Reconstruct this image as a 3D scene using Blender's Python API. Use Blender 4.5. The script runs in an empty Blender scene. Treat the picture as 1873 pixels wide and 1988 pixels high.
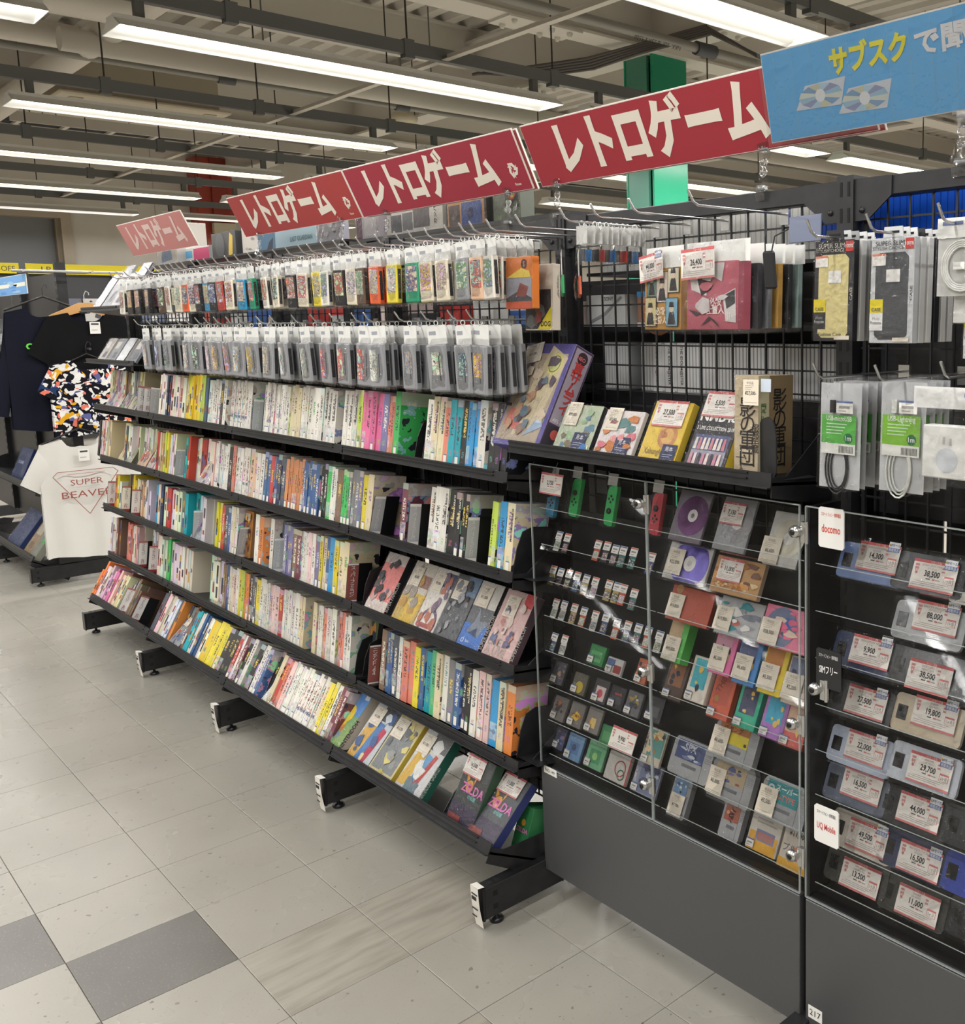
import bpy, math, random
from math import radians as R, sin, cos, pi
from mathutils import Matrix, Vector, Euler
random.seed(7)
S = bpy.context.scene
COL = S.collection

# ---------------------------------------------------------------- camera, world, exposure
cam = bpy.data.objects.new('camera', bpy.data.cameras.new('camera'))
COL.objects.link(cam)
cam.location = (2.74113, -0.49076, 1.56521)
cam.rotation_euler = (Matrix.Rotation(0.767669, 3, 'Z') @ Matrix.Rotation(1.427323, 3, 'X') @ Matrix.Rotation(-0.012992, 3, 'Z')).to_euler()
cam.data.sensor_fit = 'HORIZONTAL'
cam.data.sensor_width = 36.0
cam.data.lens = 36.0 * 1914.881 / 1873.0
cam.data.shift_x = (936.5 - 1385.857) / 1873.0
cam.data.shift_y = -(994.0 - 897.341) / 1873.0
cam.data.clip_start = 0.02
cam.data.clip_end = 80
S.camera = cam
S.view_settings.view_transform = 'Standard'
S.view_settings.look = 'None'
S.view_settings.gamma = 1.0
S.view_settings.use_curve_mapping = False
S.view_settings.exposure = 0.7
S.cycles.use_denoising = True
S.cycles.max_bounces = 8
S.cycles.diffuse_bounces = 4
S.cycles.glossy_bounces = 3
S.cycles.transmission_bounces = 4
S.cycles.transparent_max_bounces = 14
S.cycles.sample_clamp_indirect = 4.0
S.cycles.caustics_reflective = False
S.cycles.caustics_refractive = False
W = bpy.data.worlds.new('world'); S.world = W; W.use_nodes = True
W.node_tree.nodes['Background'].inputs[0].default_value = (0.9, 0.95, 1.0, 1)
W.node_tree.nodes['Background'].inputs[1].default_value = 0.25
LAMP_W = 22.0        # watts of each ceiling lamp

# ---------------------------------------------------------------- helpers: colour, nodes, materials
def lin(c):
    c = c / 255.0
    return c / 12.92 if c <= 0.04045 else ((c + 0.055) / 1.055) ** 2.4
def rgb(r, g, b): return (lin(r), lin(g), lin(b), 1.0)
class NT:
    """tiny helper to write node graphs as expressions"""
    def __init__(s, m): s.nt = m.node_tree; s.b = s.nt.nodes['Principled BSDF']
    def n(s, t, **kw):
        x = s.nt.nodes.new(t)
        for k, v in kw.items(): setattr(x, k, v)
        return x
    def put(s, sock, v):
        if hasattr(v, 'is_output'): s.nt.links.new(v, sock)
        elif v is not None: sock.default_value = v
    def m(s, op, a, b=None, c=None):
        x = s.n('ShaderNodeMath', operation=op); s.put(x.inputs[0], a); s.put(x.inputs[1], b)
        if c is not None: s.put(x.inputs[2], c)
        return x.outputs[0]
    def mix(s, f, a, b, mode='MIX'):
        x = s.n('ShaderNodeMix', data_type='RGBA', blend_type=mode)
        s.put(x.inputs[0], f); s.put(x.inputs[6], a); s.put(x.inputs[7], b); return x.outputs[2]
    def noise(s, vec, scale, detail=2.0, out=0, rough=0.5):
        x = s.n('ShaderNodeTexNoise'); s.put(x.inputs['Vector'], vec); x.inputs['Scale'].default_value = scale
        x.inputs['Detail'].default_value = detail; x.inputs['Roughness'].default_value = rough; return x.outputs[out]
    def vor(s, vec, scale, out='Color', feature='F1'):
        x = s.n('ShaderNodeTexVoronoi', feature=feature); s.put(x.inputs['Vector'], vec); x.inputs['Scale'].default_value = scale; return x.outputs[out]
    def ramp(s, f, stops, interp='LINEAR'):
        x = s.n('ShaderNodeValToRGB'); x.color_ramp.interpolation = interp; e = x.color_ramp.elements
        while len(e) < len(stops): e.new(0.5)
        for q, (p, c) in zip(e, stops): q.position = p; q.color = c
        s.put(x.inputs[0], f); return x.outputs[0]
    def coord(s, name='Object'): return s.n('ShaderNodeTexCoord').outputs[name]
    def xyz(s, v): x = s.n('ShaderNodeSeparateXYZ'); s.put(x.inputs[0], v); return x.outputs
    def vec(s, a, b, c=0.0):
        x = s.n('ShaderNodeCombineXYZ'); s.put(x.inputs[0], a); s.put(x.inputs[1], b); s.put(x.inputs[2], c); return x.outputs[0]
    def bump(s, h, st=0.3, d=0.01):
        x = s.n('ShaderNodeBump'); s.put(x.inputs['Height'], h); x.inputs['Strength'].default_value = st; x.inputs['Distance'].default_value = d; return x.outputs[0]
    def set(s, **kw):
        for k, v in kw.items(): s.put(s.b.inputs[k.replace('_', ' ')], v)
    def val(s, v):
        x = s.n('ShaderNodeValue'); x.outputs[0].default_value = v; return x.outputs[0]
    def info(s): return s.n('ShaderNodeObjectInfo').outputs
MATS = {}
def mat(name, col=(200, 200, 200), rough=0.5, metal=0.0, spec=0.5, coat=0.0, emit=0.0, build=None, alpha=None):
    if name in MATS: return MATS[name]
    m = bpy.data.materials.new(name); m.use_nodes = True; MATS[name] = m
    g = NT(m); c = rgb(*col)
    g.set(Base_Color=c, Roughness=rough, Metallic=metal)
    g.b.inputs['Specular IOR Level'].default_value = spec
    if coat: g.set(Coat_Weight=coat, Coat_Roughness=0.08)
    if emit: g.set(Emission_Color=c, Emission_Strength=emit)
    m.diffuse_color = c
    if build: build(g)
    return m
def P(r, g, b, rough=0.55, **kw):
    """a plain printed / painted colour"""
    return mat('paint_%d_%d_%d_%d' % (r, g, b, int(rough * 100)), (r, g, b), rough, **kw)

# ---------------------------------------------------------------- helpers: meshes
class MB:
    """collects faces; build() links them as ONE mesh object"""
    def __init__(s): s.v = []; s.f = []; s.mi = []; s.mats = []; s.sm = []
    def slot(s, m):
        if m not in s.mats: s.mats.append(m)
        return s.mats.index(m)
    def add(s, verts, faces, m, T=None, smooth=False):
        o = len(s.v); k = s.slot(m)
        s.v += [tuple(T @ Vector(p)) for p in verts] if T is not None else [tuple(p) for p in verts]
        for f in faces: s.f.append(tuple(o + i for i in f)); s.mi.append(k); s.sm.append(smooth)
        return s
    def box(s, lo, hi, m, T=None, bev=0.0):
        x0, y0, z0 = lo; x1, y1, z1 = hi
        if bev:
            b = bev
            prof = [(x0+b, y0), (x1-b, y0), (x1, y0+b), (x1, y1-b), (x1-b, y1), (x0+b, y1), (x0, y1-b), (x0, y0+b)]
            V = [(x, y, z0+b) for x, y in prof] + [(x, y, z1-b) for x, y in prof]
            V += [(x0+b, y0+b, z0), (x1-b, y0+b, z0), (x1-b, y1-b, z0), (x0+b, y1-b, z0), (x0+b, y0+b, z1), (x1-b, y0+b, z1), (x1-b, y1-b, z1), (x0+b, y1-b, z1)]
            F = [(i, (i+1) % 8, 8+(i+1) % 8, 8+i) for i in range(8)]
            F += [(19, 18, 17, 16), (20, 21, 22, 23)]
            F += [(1, 0, 16, 17), (3, 2, 17, 18), (5, 4, 18, 19), (7, 6, 19, 16), (2, 1, 17), (4, 3, 18), (6, 5, 19), (0, 7, 16)]
            F += [(8, 9, 21, 20), (10, 11, 22, 21), (12, 13, 23, 22), (14, 15, 20, 23), (9, 10, 21), (11, 12, 22), (13, 14, 23), (15, 8, 20)]
            return s.add(V, F, m, T)
        V = [(x0, y0, z0), (x1, y0, z0), (x1, y1, z0), (x0, y1, z0), (x0, y0, z1), (x1, y0, z1), (x1, y1, z1), (x0, y1, z1)]
        return s.add(V, [(3, 2, 1, 0), (4, 5, 6, 7), (0, 1, 5, 4), (1, 2, 6, 5), (2, 3, 7, 6), (3, 0, 4, 7)], m, T)
    def prism(s, pts, z0, z1, m, T=None, m2=None, smooth=False):
        """pts: polygon in local xy, counter-clockwise"""
        n = len(pts)
        V = [(x, y, z0) for x, y in pts] + [(x, y, z1) for x, y in pts]
        s.add(V, [tuple(range(n-1, -1, -1)), tuple(range(n, 2*n))], m2 or m, T)
        s.add(V, [(i, (i+1) % n, n+(i+1) % n, n+i) for i in range(n)], m, T, smooth); return s
    def tube(s, path, r, m, n=6, T=None, closed=False, caps=True, smooth=True):
        path = [Vector(p) for p in path]; V = []; F = []; k = len(path)
        up = None
        for i, p in enumerate(path):
            if closed: d = path[(i+1) % k] - path[i-1]
            else: d = path[min(i+1, k-1)] - path[max(i-1, 0)]
            d.normalize()
            if up is None: up = d.orthogonal().normalized()
            else: up = (up - d * up.dot(d)).normalized()
            w = d.cross(up)
            rr = r[i] if isinstance(r, (list, tuple)) else r
            for j in range(n):
                a = 2*pi*j/n; V.append(tuple(p + (up*cos(a) + w*sin(a)) * rr))
        for i in range(k if closed else k-1):
            for j in range(n):
                a = i*n+j; b = i*n+(j+1) % n; c = ((i+1) % k)*n+(j+1) % n; d = ((i+1) % k)*n+j
                F.append((a, b, c, d))
        s.add(V, F, m, T, smooth)
        if caps and not closed: s.add(V, [tuple(range(n-1, -1, -1)), tuple(range((k-1)*n, k*n))], m, T)
        return s
    def lathe(s, prof, m, n=12, T=None, smooth=True):
        """prof: (radius, z) list; around local z"""
        V = [(r*cos(2*pi*j/n), r*sin(2*pi*j/n), z) for r, z in prof for j in range(n)]
        F = [(i*n+j, i*n+(j+1) % n, (i+1)*n+(j+1) % n, (i+1)*n+j) for i in range(len(prof)-1) for j in range(n)]
        s.add(V, F, m, T, smooth)
        s.add(V, [tuple(range(n-1, -1, -1)), tuple(range((len(prof)-1)*n, len(prof)*n))], m, T); return s
    def quad(s, a, b, c, d, m, T=None): return s.add([a, b, c, d], [(0, 1, 2, 3)], m, T)
    def rect(s, x0, y0, x1, y1, z, m, T=None): return s.quad((x0, y0, z), (x1, y0, z), (x1, y1, z), (x0, y1, z), m, T)
    def disc(s, cx, cy, r, z, m, n=16, r0=0.0, T=None):
        o = [(cx+r*cos(2*pi*i/n), cy+r*sin(2*pi*i/n), z) for i in range(n)]
        if r0 <= 0: return s.add(o, [tuple(range(n))], m, T)
        q = [(cx+r0*cos(2*pi*i/n), cy+r0*sin(2*pi*i/n), z) for i in range(n)]
        return s.add(o+q, [(i, (i+1) % n, n+(i+1) % n, n+i) for i in range(n)], m, T)
    def text(s, txt, x, y, size, m, z=0.0, bold=0.0, align='LEFT', rot=0.0, fitw=None, T=None, vert=False, sx=1.0, shear=0.0):
        """flat lettering in local xy; size = letter height in metres"""
        V, F, w = glyphs(txt, bold, vert)
        k = size
        kx = k * sx
        if fitw: kx = fitw / max(w, 1e-6)
        ox = {'LEFT': 0, 'CENTER': -w/2, 'RIGHT': -w}[align]
        c, sn = cos(rot), sin(rot); out = []
        for px, py in V:
            a = (px + ox) * kx + shear * py * k; b = py * k
            out.append((x + a*c - b*sn, y + a*sn + b*c, z))
        return s.add(out, F, m, T)
    def grid(s, nu, nv, fn, m, T=None, smooth=True, flip=False):
        V = [fn(u/nu, v/nv) for v in range(nv+1) for u in range(nu+1)]
        w = nu+1
        F = [(v*w+u, v*w+u+1, (v+1)*w+u+1, (v+1)*w+u) for v in range(nv) for u in range(nu)]
        if flip: F = [f[::-1] for f in F]
        return s.add(V, F, m, T, smooth)
    def mesh(s, name):
        me = bpy.data.meshes.new(name); me.from_pydata(s.v, [], s.f)
        for m in s.mats: me.materials.append(m)
        if s.f:
            me.polygons.foreach_set('material_index', s.mi); me.polygons.foreach_set('use_smooth', s.sm)
        me.update(); return me
    def build(s, name, parent=None, loc=(0, 0, 0), rot=(0, 0, 0), color=None):
        return obj(name, s.mesh(name), parent, loc, rot, color)
GL = {}
def glyphs(txt, bold=0.0, vert=False):
    """outline of a line of lettering in units of letter height -> (verts, faces, width)"""
    key = (txt, bold, vert)
    if key in GL: return GL[key]
    if vert:
        V = []; F = []; w = 0; y = 0
        for ch in txt:
            v, f, cw = glyphs(ch, bold)
            x0 = min((p[0] for p in v), default=0); x1 = max((p[0] for p in v), default=0)
            o = len(V)
            ch_rot = ch in 'ー－-'
            for px, py in v:
                if ch_rot: V.append(((py-0.35), y - px - 0.1 + 0.0))
                else: V.append((px - (x0+x1)/2, py + y - 0.75))
            F += [tuple(o+i for i in q) for q in f]
            y -= 1.05; w = max(w, x1-x0)
        GL[key] = (V, F, 0.0); return GL[key]
    cu = bpy.data.curves.new('lettering', 'FONT'); cu.body = txt; cu.size = 1.37
    cu.resolution_u = 2; cu.offset = bold; cu.fill_mode = 'FRONT'
    ob = bpy.data.objects.new('lettering', cu)
    me = bpy.data.meshes.new_from_object(ob)
    V = [(v.co.x, v.co.y) for v in me.vertices]; F = [tuple(p.vertices) for p in me.polygons]
    if V:
        x0 = min(p[0] for p in V); V = [(p[0]-x0, p[1]) for p in V]; w = max(p[0] for p in V)
    else: w = 0.0
    bpy.data.meshes.remove(me); bpy.data.objects.remove(ob); bpy.data.curves.remove(cu)
    GL[key] = (V, F, w); return GL[key]

# ---------------------------------------------------------------- helpers: objects
def obj(name, me, parent=None, loc=(0, 0, 0), rot=(0, 0, 0), color=None):
    o = bpy.data.objects.new(name, me); COL.objects.link(o)
    o.location = loc; o.rotation_euler = rot
    if parent is not None: o.parent = parent
    if color: o.color = color
    return o
def tag(o, label=None, cat=None, group=None, kind=None):
    if label: o['label'] = label
    if cat: o['category'] = cat
    if group: o['group'] = group
    if kind: o['kind'] = kind
    return o
def thing(name, label, cat, loc=(0, 0, 0), rot=(0, 0, 0), group=None):
    o = bpy.data.objects.new(name, None); COL.objects.link(o); o.empty_display_size = 0.05
    o.location = loc; o.rotation_euler = rot
    return tag(o, label, cat, group)
def copy_tree(o, parent=None):
    c = o.copy(); COL.objects.link(c); c.parent = parent
    for ch in list(o.children): copy_tree(ch, c)
    return c
def struct(o): o['kind'] = 'structure'; return o
ORD = 'first second third fourth fifth sixth seventh eighth ninth tenth eleventh twelfth thirteenth fourteenth fifteenth sixteenth seventeenth eighteenth nineteenth twentieth'.split()
TENS = {2: 'twenty', 3: 'thirty', 4: 'forty', 5: 'fifty', 6: 'sixty', 7: 'seventy', 8: 'eighty', 9: 'ninety'}
TENTH = {2: 'twentieth', 3: 'thirtieth', 4: 'fortieth', 5: 'fiftieth', 6: 'sixtieth', 7: 'seventieth', 8: 'eightieth', 9: 'ninetieth'}
def nth(i):
    """1 -> first, 23 -> twenty-third"""
    if i <= 20: return ORD[i-1]
    t, u = divmod(i, 10)
    if i >= 100: return 'hundred-and-' + nth(i-100) if i > 100 else 'hundredth'
    return TENTH[t] if u == 0 else TENS[t] + '-' + ORD[u-1]
# ================================================================ the room
TS = 0.303
def b_floor(g):
    i = g.info(); co = g.n('ShaderNodeNewGeometry').outputs['Position']
    base = g.ramp(g.noise(co, 2.2, 3), [(0.3, rgb(142, 138, 129)), (0.7, rgb(154, 150, 140))])
    base = g.mix(g.m('MULTIPLY', i['Random'], 0.25), base, rgb(142, 139, 131))
    sp = g.noise(co, 160, 2); dots = g.m('GREATER_THAN', sp, 0.68)
    base = g.mix(g.m('MULTIPLY', dots, 0.35), base, rgb(112, 104, 96))
    d2 = g.m('GREATER_THAN', g.noise(co, 45, 1), 0.735); base = g.mix(g.m('MULTIPLY', d2, 0.6), base, rgb(84, 76, 68))
    scuff = g.m('GREATER_THAN', g.noise(co, 9, 6, rough=0.8), 0.64); base = g.mix(g.m('MULTIPLY', scuff, 0.22), base, rgb(128, 120, 110))
    g.set(Base_Color=base, Roughness=g.m('MULTIPLY_ADD', g.noise(co, 3.0, 3), 0.22, 0.17))
    g.b.inputs['Specular IOR Level'].default_value = 0.45
    g.set(Normal=g.bump(g.noise(co, 14, 2), 0.06, 0.004))
def b_far_floor(g):
    co = g.n('ShaderNodeNewGeometry').outputs['Position']
    x = g.n('ShaderNodeTexBrick'); x.offset = 0.0; x.inputs['Scale'].default_value = 1.0
    g.put(x.inputs['Vector'], co)
    for k, v in (('Mortar Size', 0.0012), ('Brick Width', TS), ('Row Height', TS), ('Mortar Smooth', 0.1), ('Bias', 0.0)): x.inputs[k].default_value = v
    x.inputs['Color1'].default_value = rgb(154, 148, 137); x.inputs['Color2'].default_value = rgb(160, 154, 142); x.inputs['Mortar'].default_value = rgb(120, 112, 102)
    d = g.m('GREATER_THAN', g.noise(co, 160, 2), 0.68)
    g.set(Base_Color=g.mix(g.m('MULTIPLY', d, 0.35), x.outputs[0], rgb(112, 104, 96)), Roughness=0.28)
def b_grey_tile(g):
    co = g.n('ShaderNodeNewGeometry').outputs['Position']
    base = g.ramp(g.noise(co, 4, 3), [(0.3, rgb(92, 89, 84)), (0.7, rgb(104, 101, 96))])
    d = g.m('GREATER_THAN', g.noise(co, 180, 2), 0.64)
    g.set(Base_Color=g.mix(g.m('MULTIPLY', d, 0.25), base, rgb(160, 152, 142)), Roughness=0.34)
def b_marble_tile(g):
    co = g.xyz(g.n('ShaderNodeNewGeometry').outputs['Position'])
    v = g.vec(g.m('MULTIPLY', co[0], 36), g.m('MULTIPLY', co[1], 5), 0.0)
    base = g.ramp(g.noise(v, 1.0, 4), [(0.32, rgb(132, 127, 116)), (0.52, rgb(147, 142, 131)), (0.7, rgb(154, 149, 137))])
    g.set(Base_Color=base, Roughness=0.32)
M_FLOOR = mat('floor_vinyl', (182, 174, 160), 0.3, build=b_floor)
M_FARFLOOR = mat('floor_vinyl_far', (182, 174, 160), 0.3, build=b_far_floor)
M_GREY = mat('grey_vinyl', (120, 116, 110), 0.34, build=b_grey_tile)
M_MARBLE = mat('marbled_vinyl', (186, 177, 158), 0.32, build=b_marble_tile)
M_GROUT = P(66, 58, 50, 0.9)
# floor slab with a hole where the single tiles lie would be hidden; the slab sits just below them
fl = MB(); fl.box((-12.6, -7.0, -0.2), (9.0, 14.0, -0.003), M_FARFLOOR)
floor = struct(fl.build('floor'))
def tile_mesh(m):
    b = MB(); g = 0.0007; e = 0.0012; h = TS
    b.prism([(g, g), (h-g, g), (h-g, h-g), (g, h-g)], -0.0028, -0.0006, m)
    b.add([(g, g, -0.0006), (h-g, g, -0.0006), (h-g, h-g, -0.0006), (g, h-g, -0.0006), (g+e, g+e, 0), (h-g-e, g+e, 0), (h-g-e, h-g-e, 0), (g+e, h-g-e, 0)],
          [(0, 1, 5, 4), (1, 2, 6, 5), (2, 3, 7, 6), (3, 0, 4, 7), (4, 5, 6, 7)], m)
    return b.mesh('tile')
TM = {k: tile_mesh(m) for k, m in (('n', M_FLOOR), ('g', M_GREY), ('m', M_MARBLE))}
gb = MB(); gb.box((-18*TS, -8*TS, -0.0032), (6*TS, 5*TS, -0.0029), M_GROUT); gb.build('grout_bed', floor)
for i in range(-18, 6):
    for j in range(-8, 5):
        if i < -12 and j < -1 or i < -6 and j < -4: continue
        k = 'n'
        if (i, j) in ((0, 0), (-1, -1), (1, -1), (-4, -1), (-6, -3)): k = 'g'
        if (i, j) in ((1, 1), (1, 2), (3, 1)): k = 'm'
        o = obj('floor_tile', TM[k], floor, (i*TS, j*TS, random.uniform(-0.0004, 0.0)))
        if k == 'g': o['label'] = 'dark grey floor tile'
# walls
def b_wall(g):
    co = g.coord()
    g.set(Base_Color=g.ramp(g.noise(co, 1.3, 3), [(0.3, rgb(196, 190, 180)), (0.7, rgb(212, 207, 198))]), Roughness=0.85)
M_WALL = mat('wall_paint', (206, 200, 190), 0.85, build=b_wall)
M_TRIM = P(176, 164, 146, 0.6); M_WINGREY = mat('frosted_pane', (128, 130, 134), 0.45)
w = MB()
WX = -12.5
w.box((WX-0.2, 3.2, 0), (WX, 14, 4.6), M_WALL); w.box((WX-0.2, -7, 3.09), (WX, 3.2, 4.6), M_WALL); w.box((WX-0.2, -7, 0), (WX, 3.2, 0.9), M_WALL); w.box((WX-0.2, -7, 0.9), (WX, 0.1, 3.09), M_WALL)
wl = struct(w.build('wall_left'))
seam = P(178, 172, 162, 0.8)
for y in (4.25, 5.6, 7.0): MB().box((WX, y-0.006, 0), (WX+0.004, y+0.006, 4.6), seam).build('panel_joint', wl)
for nm, lo, hi in (('wall_back', (-12.7, 14, 0), (9.2, 14.2, 4.6)), ('wall_right', (9, -7, 0), (9.2, 14, 4.6)), ('wall_front', (-12.7, -7.2, 0), (9.2, -7, 4.6))):
    struct(MB().box(lo, hi, M_WALL).build(nm))
# the big window with grey panes in the far wall
win = struct(MB().box((WX-0.16, 0.1, 0.9), (WX-0.13, 3.11, 2.99), M_WINGREY).build('window_1'))
f = MB()
f.box((WX-0.15, 3.1, 0.9), (WX+0.05, 3.22, 3.1), M_TRIM); f.box((WX-0.15, 0.04, 2.98), (WX+0.05, 3.1, 3.1), M_TRIM); f.box((WX-0.15, 0.04, 0.9), (WX+0.05, 0.14, 2.98), M_TRIM)
f.build('window_frame', win)
MB().box((WX-0.12, 3.05, 0.9), (WX-0.02, 3.1, 2.98), P(150, 138, 120, 0.6)).build('window_frame', win)
# red column against the far wall
M_RED = mat('red_enamel', (158, 66, 52), 0.32)
t = struct(MB().box((WX, 4.7, 0), (WX+0.3, 5.2, 3.9), M_RED, bev=0.012).build('column_red'))
MB().box((WX+0.3, 4.9, 0), (WX+0.34, 5.12, 3.9), P(140, 56, 44, 0.35)).build('column_flange', t)
MB().box((WX+0.34, 4.86, 2.86), (WX+0.42, 5.16, 3.0), P(206, 196, 172, 0.5)).build('junction_box', t)
# green column behind the shelves
M_GREEN = mat('green_enamel', (20, 150, 112), 0.25)
gx, gy, gz = -3.1, 4.93, 3.6
t = MB(); t.box((gx-0.02, gy, 0), (gx, gy+0.37, gz), M_GREEN); t.box((gx-0.33, gy, 0), (gx-0.31, gy+0.37, gz), M_GREEN); t.box((gx-0.31, gy+0.18, 0), (gx-0.02, gy+0.2, gz), M_GREEN)
t.box((gx-0.31, gy+0.005, 0), (gx-0.07, gy+0.03, gz), mat('green_panel', (84, 150, 128), 0.3)); t.box((gx-0.31, gy+0.34, 0), (gx-0.02, gy+0.36, gz), M_GREEN)
struct(t.build('column_green'))

# ---------------------------------------------------------------- ceiling
def b_deck(g):
    co = g.coord(); g.set(Base_Color=g.ramp(g.noise(co, 2, 3), [(0.3, rgb(200, 195, 187)), (0.7, rgb(218, 213, 205))]), Roughness=0.8)
M_DECK = mat('deck_paint', (180, 172, 162), 0.8, build=b_deck); M_BEAM = mat('beam_paint', (214, 209, 200), 0.6)
d = MB(); pr_ = []
y = -7.0; V = []; F = []
while y < 14.0:
    for dy, z in ((0, 4.34), (0.10, 4.34), (0.125, 4.40), (0.215, 4.40), (0.24, 4.34)): pr_.append((y+dy, z))
    y += 0.24
for yy, z in pr_: V += [(-12.6, yy, z), (9.0, yy, z)]
for k in range(len(pr_)-1): F.append((2*k, 2*k+1, 2*k+3, 2*k+2))
d.add(V, F, M_DECK); d.box((-12.6, -7, 4.45), (9.0, 14, 4.6), M_DECK)
ceil = struct(d.build('ceiling'))
def ibeam(p0, axis, length, zb, wf, hb, name='ceiling_beam'):
    b = MB(); L = length; tt = 0.02
    def bx(a0, a1, c0, c1, z0, z1):
        if axis == 'y': b.box((p0[0]+c0, p0[1]+a0, z0), (p0[0]+c1, p0[1]+a1, z1), M_BEAM)
        else: b.box((p0[0]+a0, p0[1]+c0, z0), (p0[0]+a1, p0[1]+c1, z1), M_BEAM)
    bx(0, L, -wf/2, wf/2, zb, zb+tt); bx(0, L, -wf/2, wf/2, zb+hb-tt, zb+hb); bx(0, L, -tt/2, tt/2, zb+tt, zb+hb-tt)
    return struct(b.build(name, None))
b1 = ibeam((-3.3, -7), 'y', 21, 3.66, 0.24, 0.6)
b2 = ibeam((-12.4, 5.12), 'x', 21.2, 3.66, 0.24, 0.55)
b3 = ibeam((-8.3, -7), 'y', 21, 3.66, 0.24, 0.6)
b4 = ibeam((1.7, -7), 'y', 21, 3.66, 0.24, 0.6)
ibeam((-12.4, 9.6), 'x', 21.2, 3.74, 0.24, 0.55); ibeam((-12.4, -0.6), 'x', 21.2, 3.74, 0.24, 0.55)
for x in (-10.8, -5.8, -0.8): ibeam((x, -7), 'y', 21, 3.98, 0.14, 0.36)
# bolted splice plates
BOLT = MB().lathe([(0.022, 0), (0.022, 0.014), (0.012, 0.03), (0.0, 0.03)], M_BEAM, 8).mesh('bolt')
def splice(parent, x, y, z, ax):
    p = MB().box((x-0.13, y-0.32, z-0.018), (x+0.13, y+0.32, z), M_BEAM).build('splice_plate', parent) if ax == 'y' else MB().box((x-0.32, y-0.13, z-0.018), (x+0.32, y+0.13, z), M_BEAM).build('splice_plate', parent)
    for i in range(4):
        for s in (-0.075, 0.075):
            u = -0.24 + 0.16*i
            obj('bolt', BOLT, p, (x+s, y+u, z-0.018) if ax == 'y' else (x+u, y+s, z-0.018), (pi, 0, 0))
splice(b1, -3.3, 4.0, 3.66, 'y'); splice(b1, -3.3, 6.4, 3.66, 'y'); splice(b2, -2.2, 5.12, 3.66, 'x'); splice(b2, -4.6, 5.12, 3.66, 'x')
# haunch between the column and the beams
MB().box((-3.5, 4.86, 3.6), (-3.02, 5.38, 3.66), M_BEAM).build('column_cap', b2)
# ================================================================ ceiling lamps on steel channels
M_LAMPW = mat('lamp_white', (236, 236, 232), 0.45)
M_TUBE = mat('lamp_tube', (255, 252, 246), 0.5, emit=5.0)
M_CHAN = mat('galvanised_channel', (112, 114, 114), 0.5, metal=0.3)
LX = [-0.42 - 2.06*k for k in range(-3, 6)]
LL = 2.46
LY = [-4.42, -1.71, 1.02, 3.75, 6.48, 9.21]
LZ = 2.90
def lamp_meshes():
    body = MB()   # reflector: trapezoid trough open below; local y along the lamp, z up
    w0, w1, h = 0.13, 0.055, 0.045
    for s in (-1, 1):
        body.add([(s*w0, 0, 0), (s*w0, LL, 0), (s*w1, LL, h), (s*w1, 0, h), (s*(w0+0.006), 0, 0), (s*(w0+0.006), LL, 0), (s*(w1+0.006), LL, h), (s*(w1+0.006), 0, h)],
                 [(0, 1, 2, 3), (7, 6, 5, 4), (0, 4, 5, 1), (3, 2, 6, 7)], M_LAMPW)
    body.box((-w1-0.006, 0, h), (w1+0.006, LL, h+0.02), M_LAMPW)
    for y0, y1 in ((-0.004, 0.0), (LL, LL+0.004)):
        body.prism([(-w0, 0), (w0, 0), (w1, h), (-w1, h)], y0, y1, M_LAMPW, Matrix(((1, 0, 0, 0), (0, 0, 1, 0), (0, 1, 0, 0), (0, 0, 0, 1))))
    tube = MB()
    n = 7; prof = [(0.045*cos(pi + pi*i/n), 0.044 + 0.03*sin(pi + pi*i/n)) for i in range(n+1)]
    tube.prism(prof, 0.03, LL-0.03, M_TUBE, Matrix(((1, 0, 0, 0), (0, 0, 1, 0), (0, 1, 0, 0), (0, 0, 0, 1))), smooth=True)
    br = MB().box((-0.02, 0.1, 0.06), (0.02, 0.14, 0.15), M_CHAN)
    return body.mesh('reflector'), tube.mesh('tube'), br.mesh('bracket')
LB, LT, LBR = lamp_meshes()
LD = bpy.data.lights.new('lamp_light', 'AREA'); LD.shape = 'RECTANGLE'; LD.size = 0.1; LD.size_y = LL-0.08; LD.energy = LAMP_W; LD.color = (1.0, 0.99, 0.975)
ROWN = {1: 'over the boxed-game shelves', 2: 'one lamp behind the front row', 3: 'two lamps behind the front row', 0: 'before the shelves', 4: 'far behind the shelves', -1: 'behind'}
for ix, x in enumerate(LX):
    for iy, y in enumerate(LY):
        if iy == 0 and ix > 6: continue
        lab = 'white trough lamp, %s from the camera, in the %s row along the ceiling' % (nth(ix+1), nth(iy+1))
        t = thing('ceiling_lamp', lab, 'lamp', (x, y, LZ), group='trough lamps on the steel channels')
        obj('reflector', LB, t); obj('tube', LT, t); obj('bracket', LBR, t); obj('bracket', LBR, t, (0, LL-0.25, 0))
        l = bpy.data.objects.new('lamp_light', LD); COL.objects.link(l); l.parent = t; l.location = (0, LL/2, 0.012)
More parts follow.
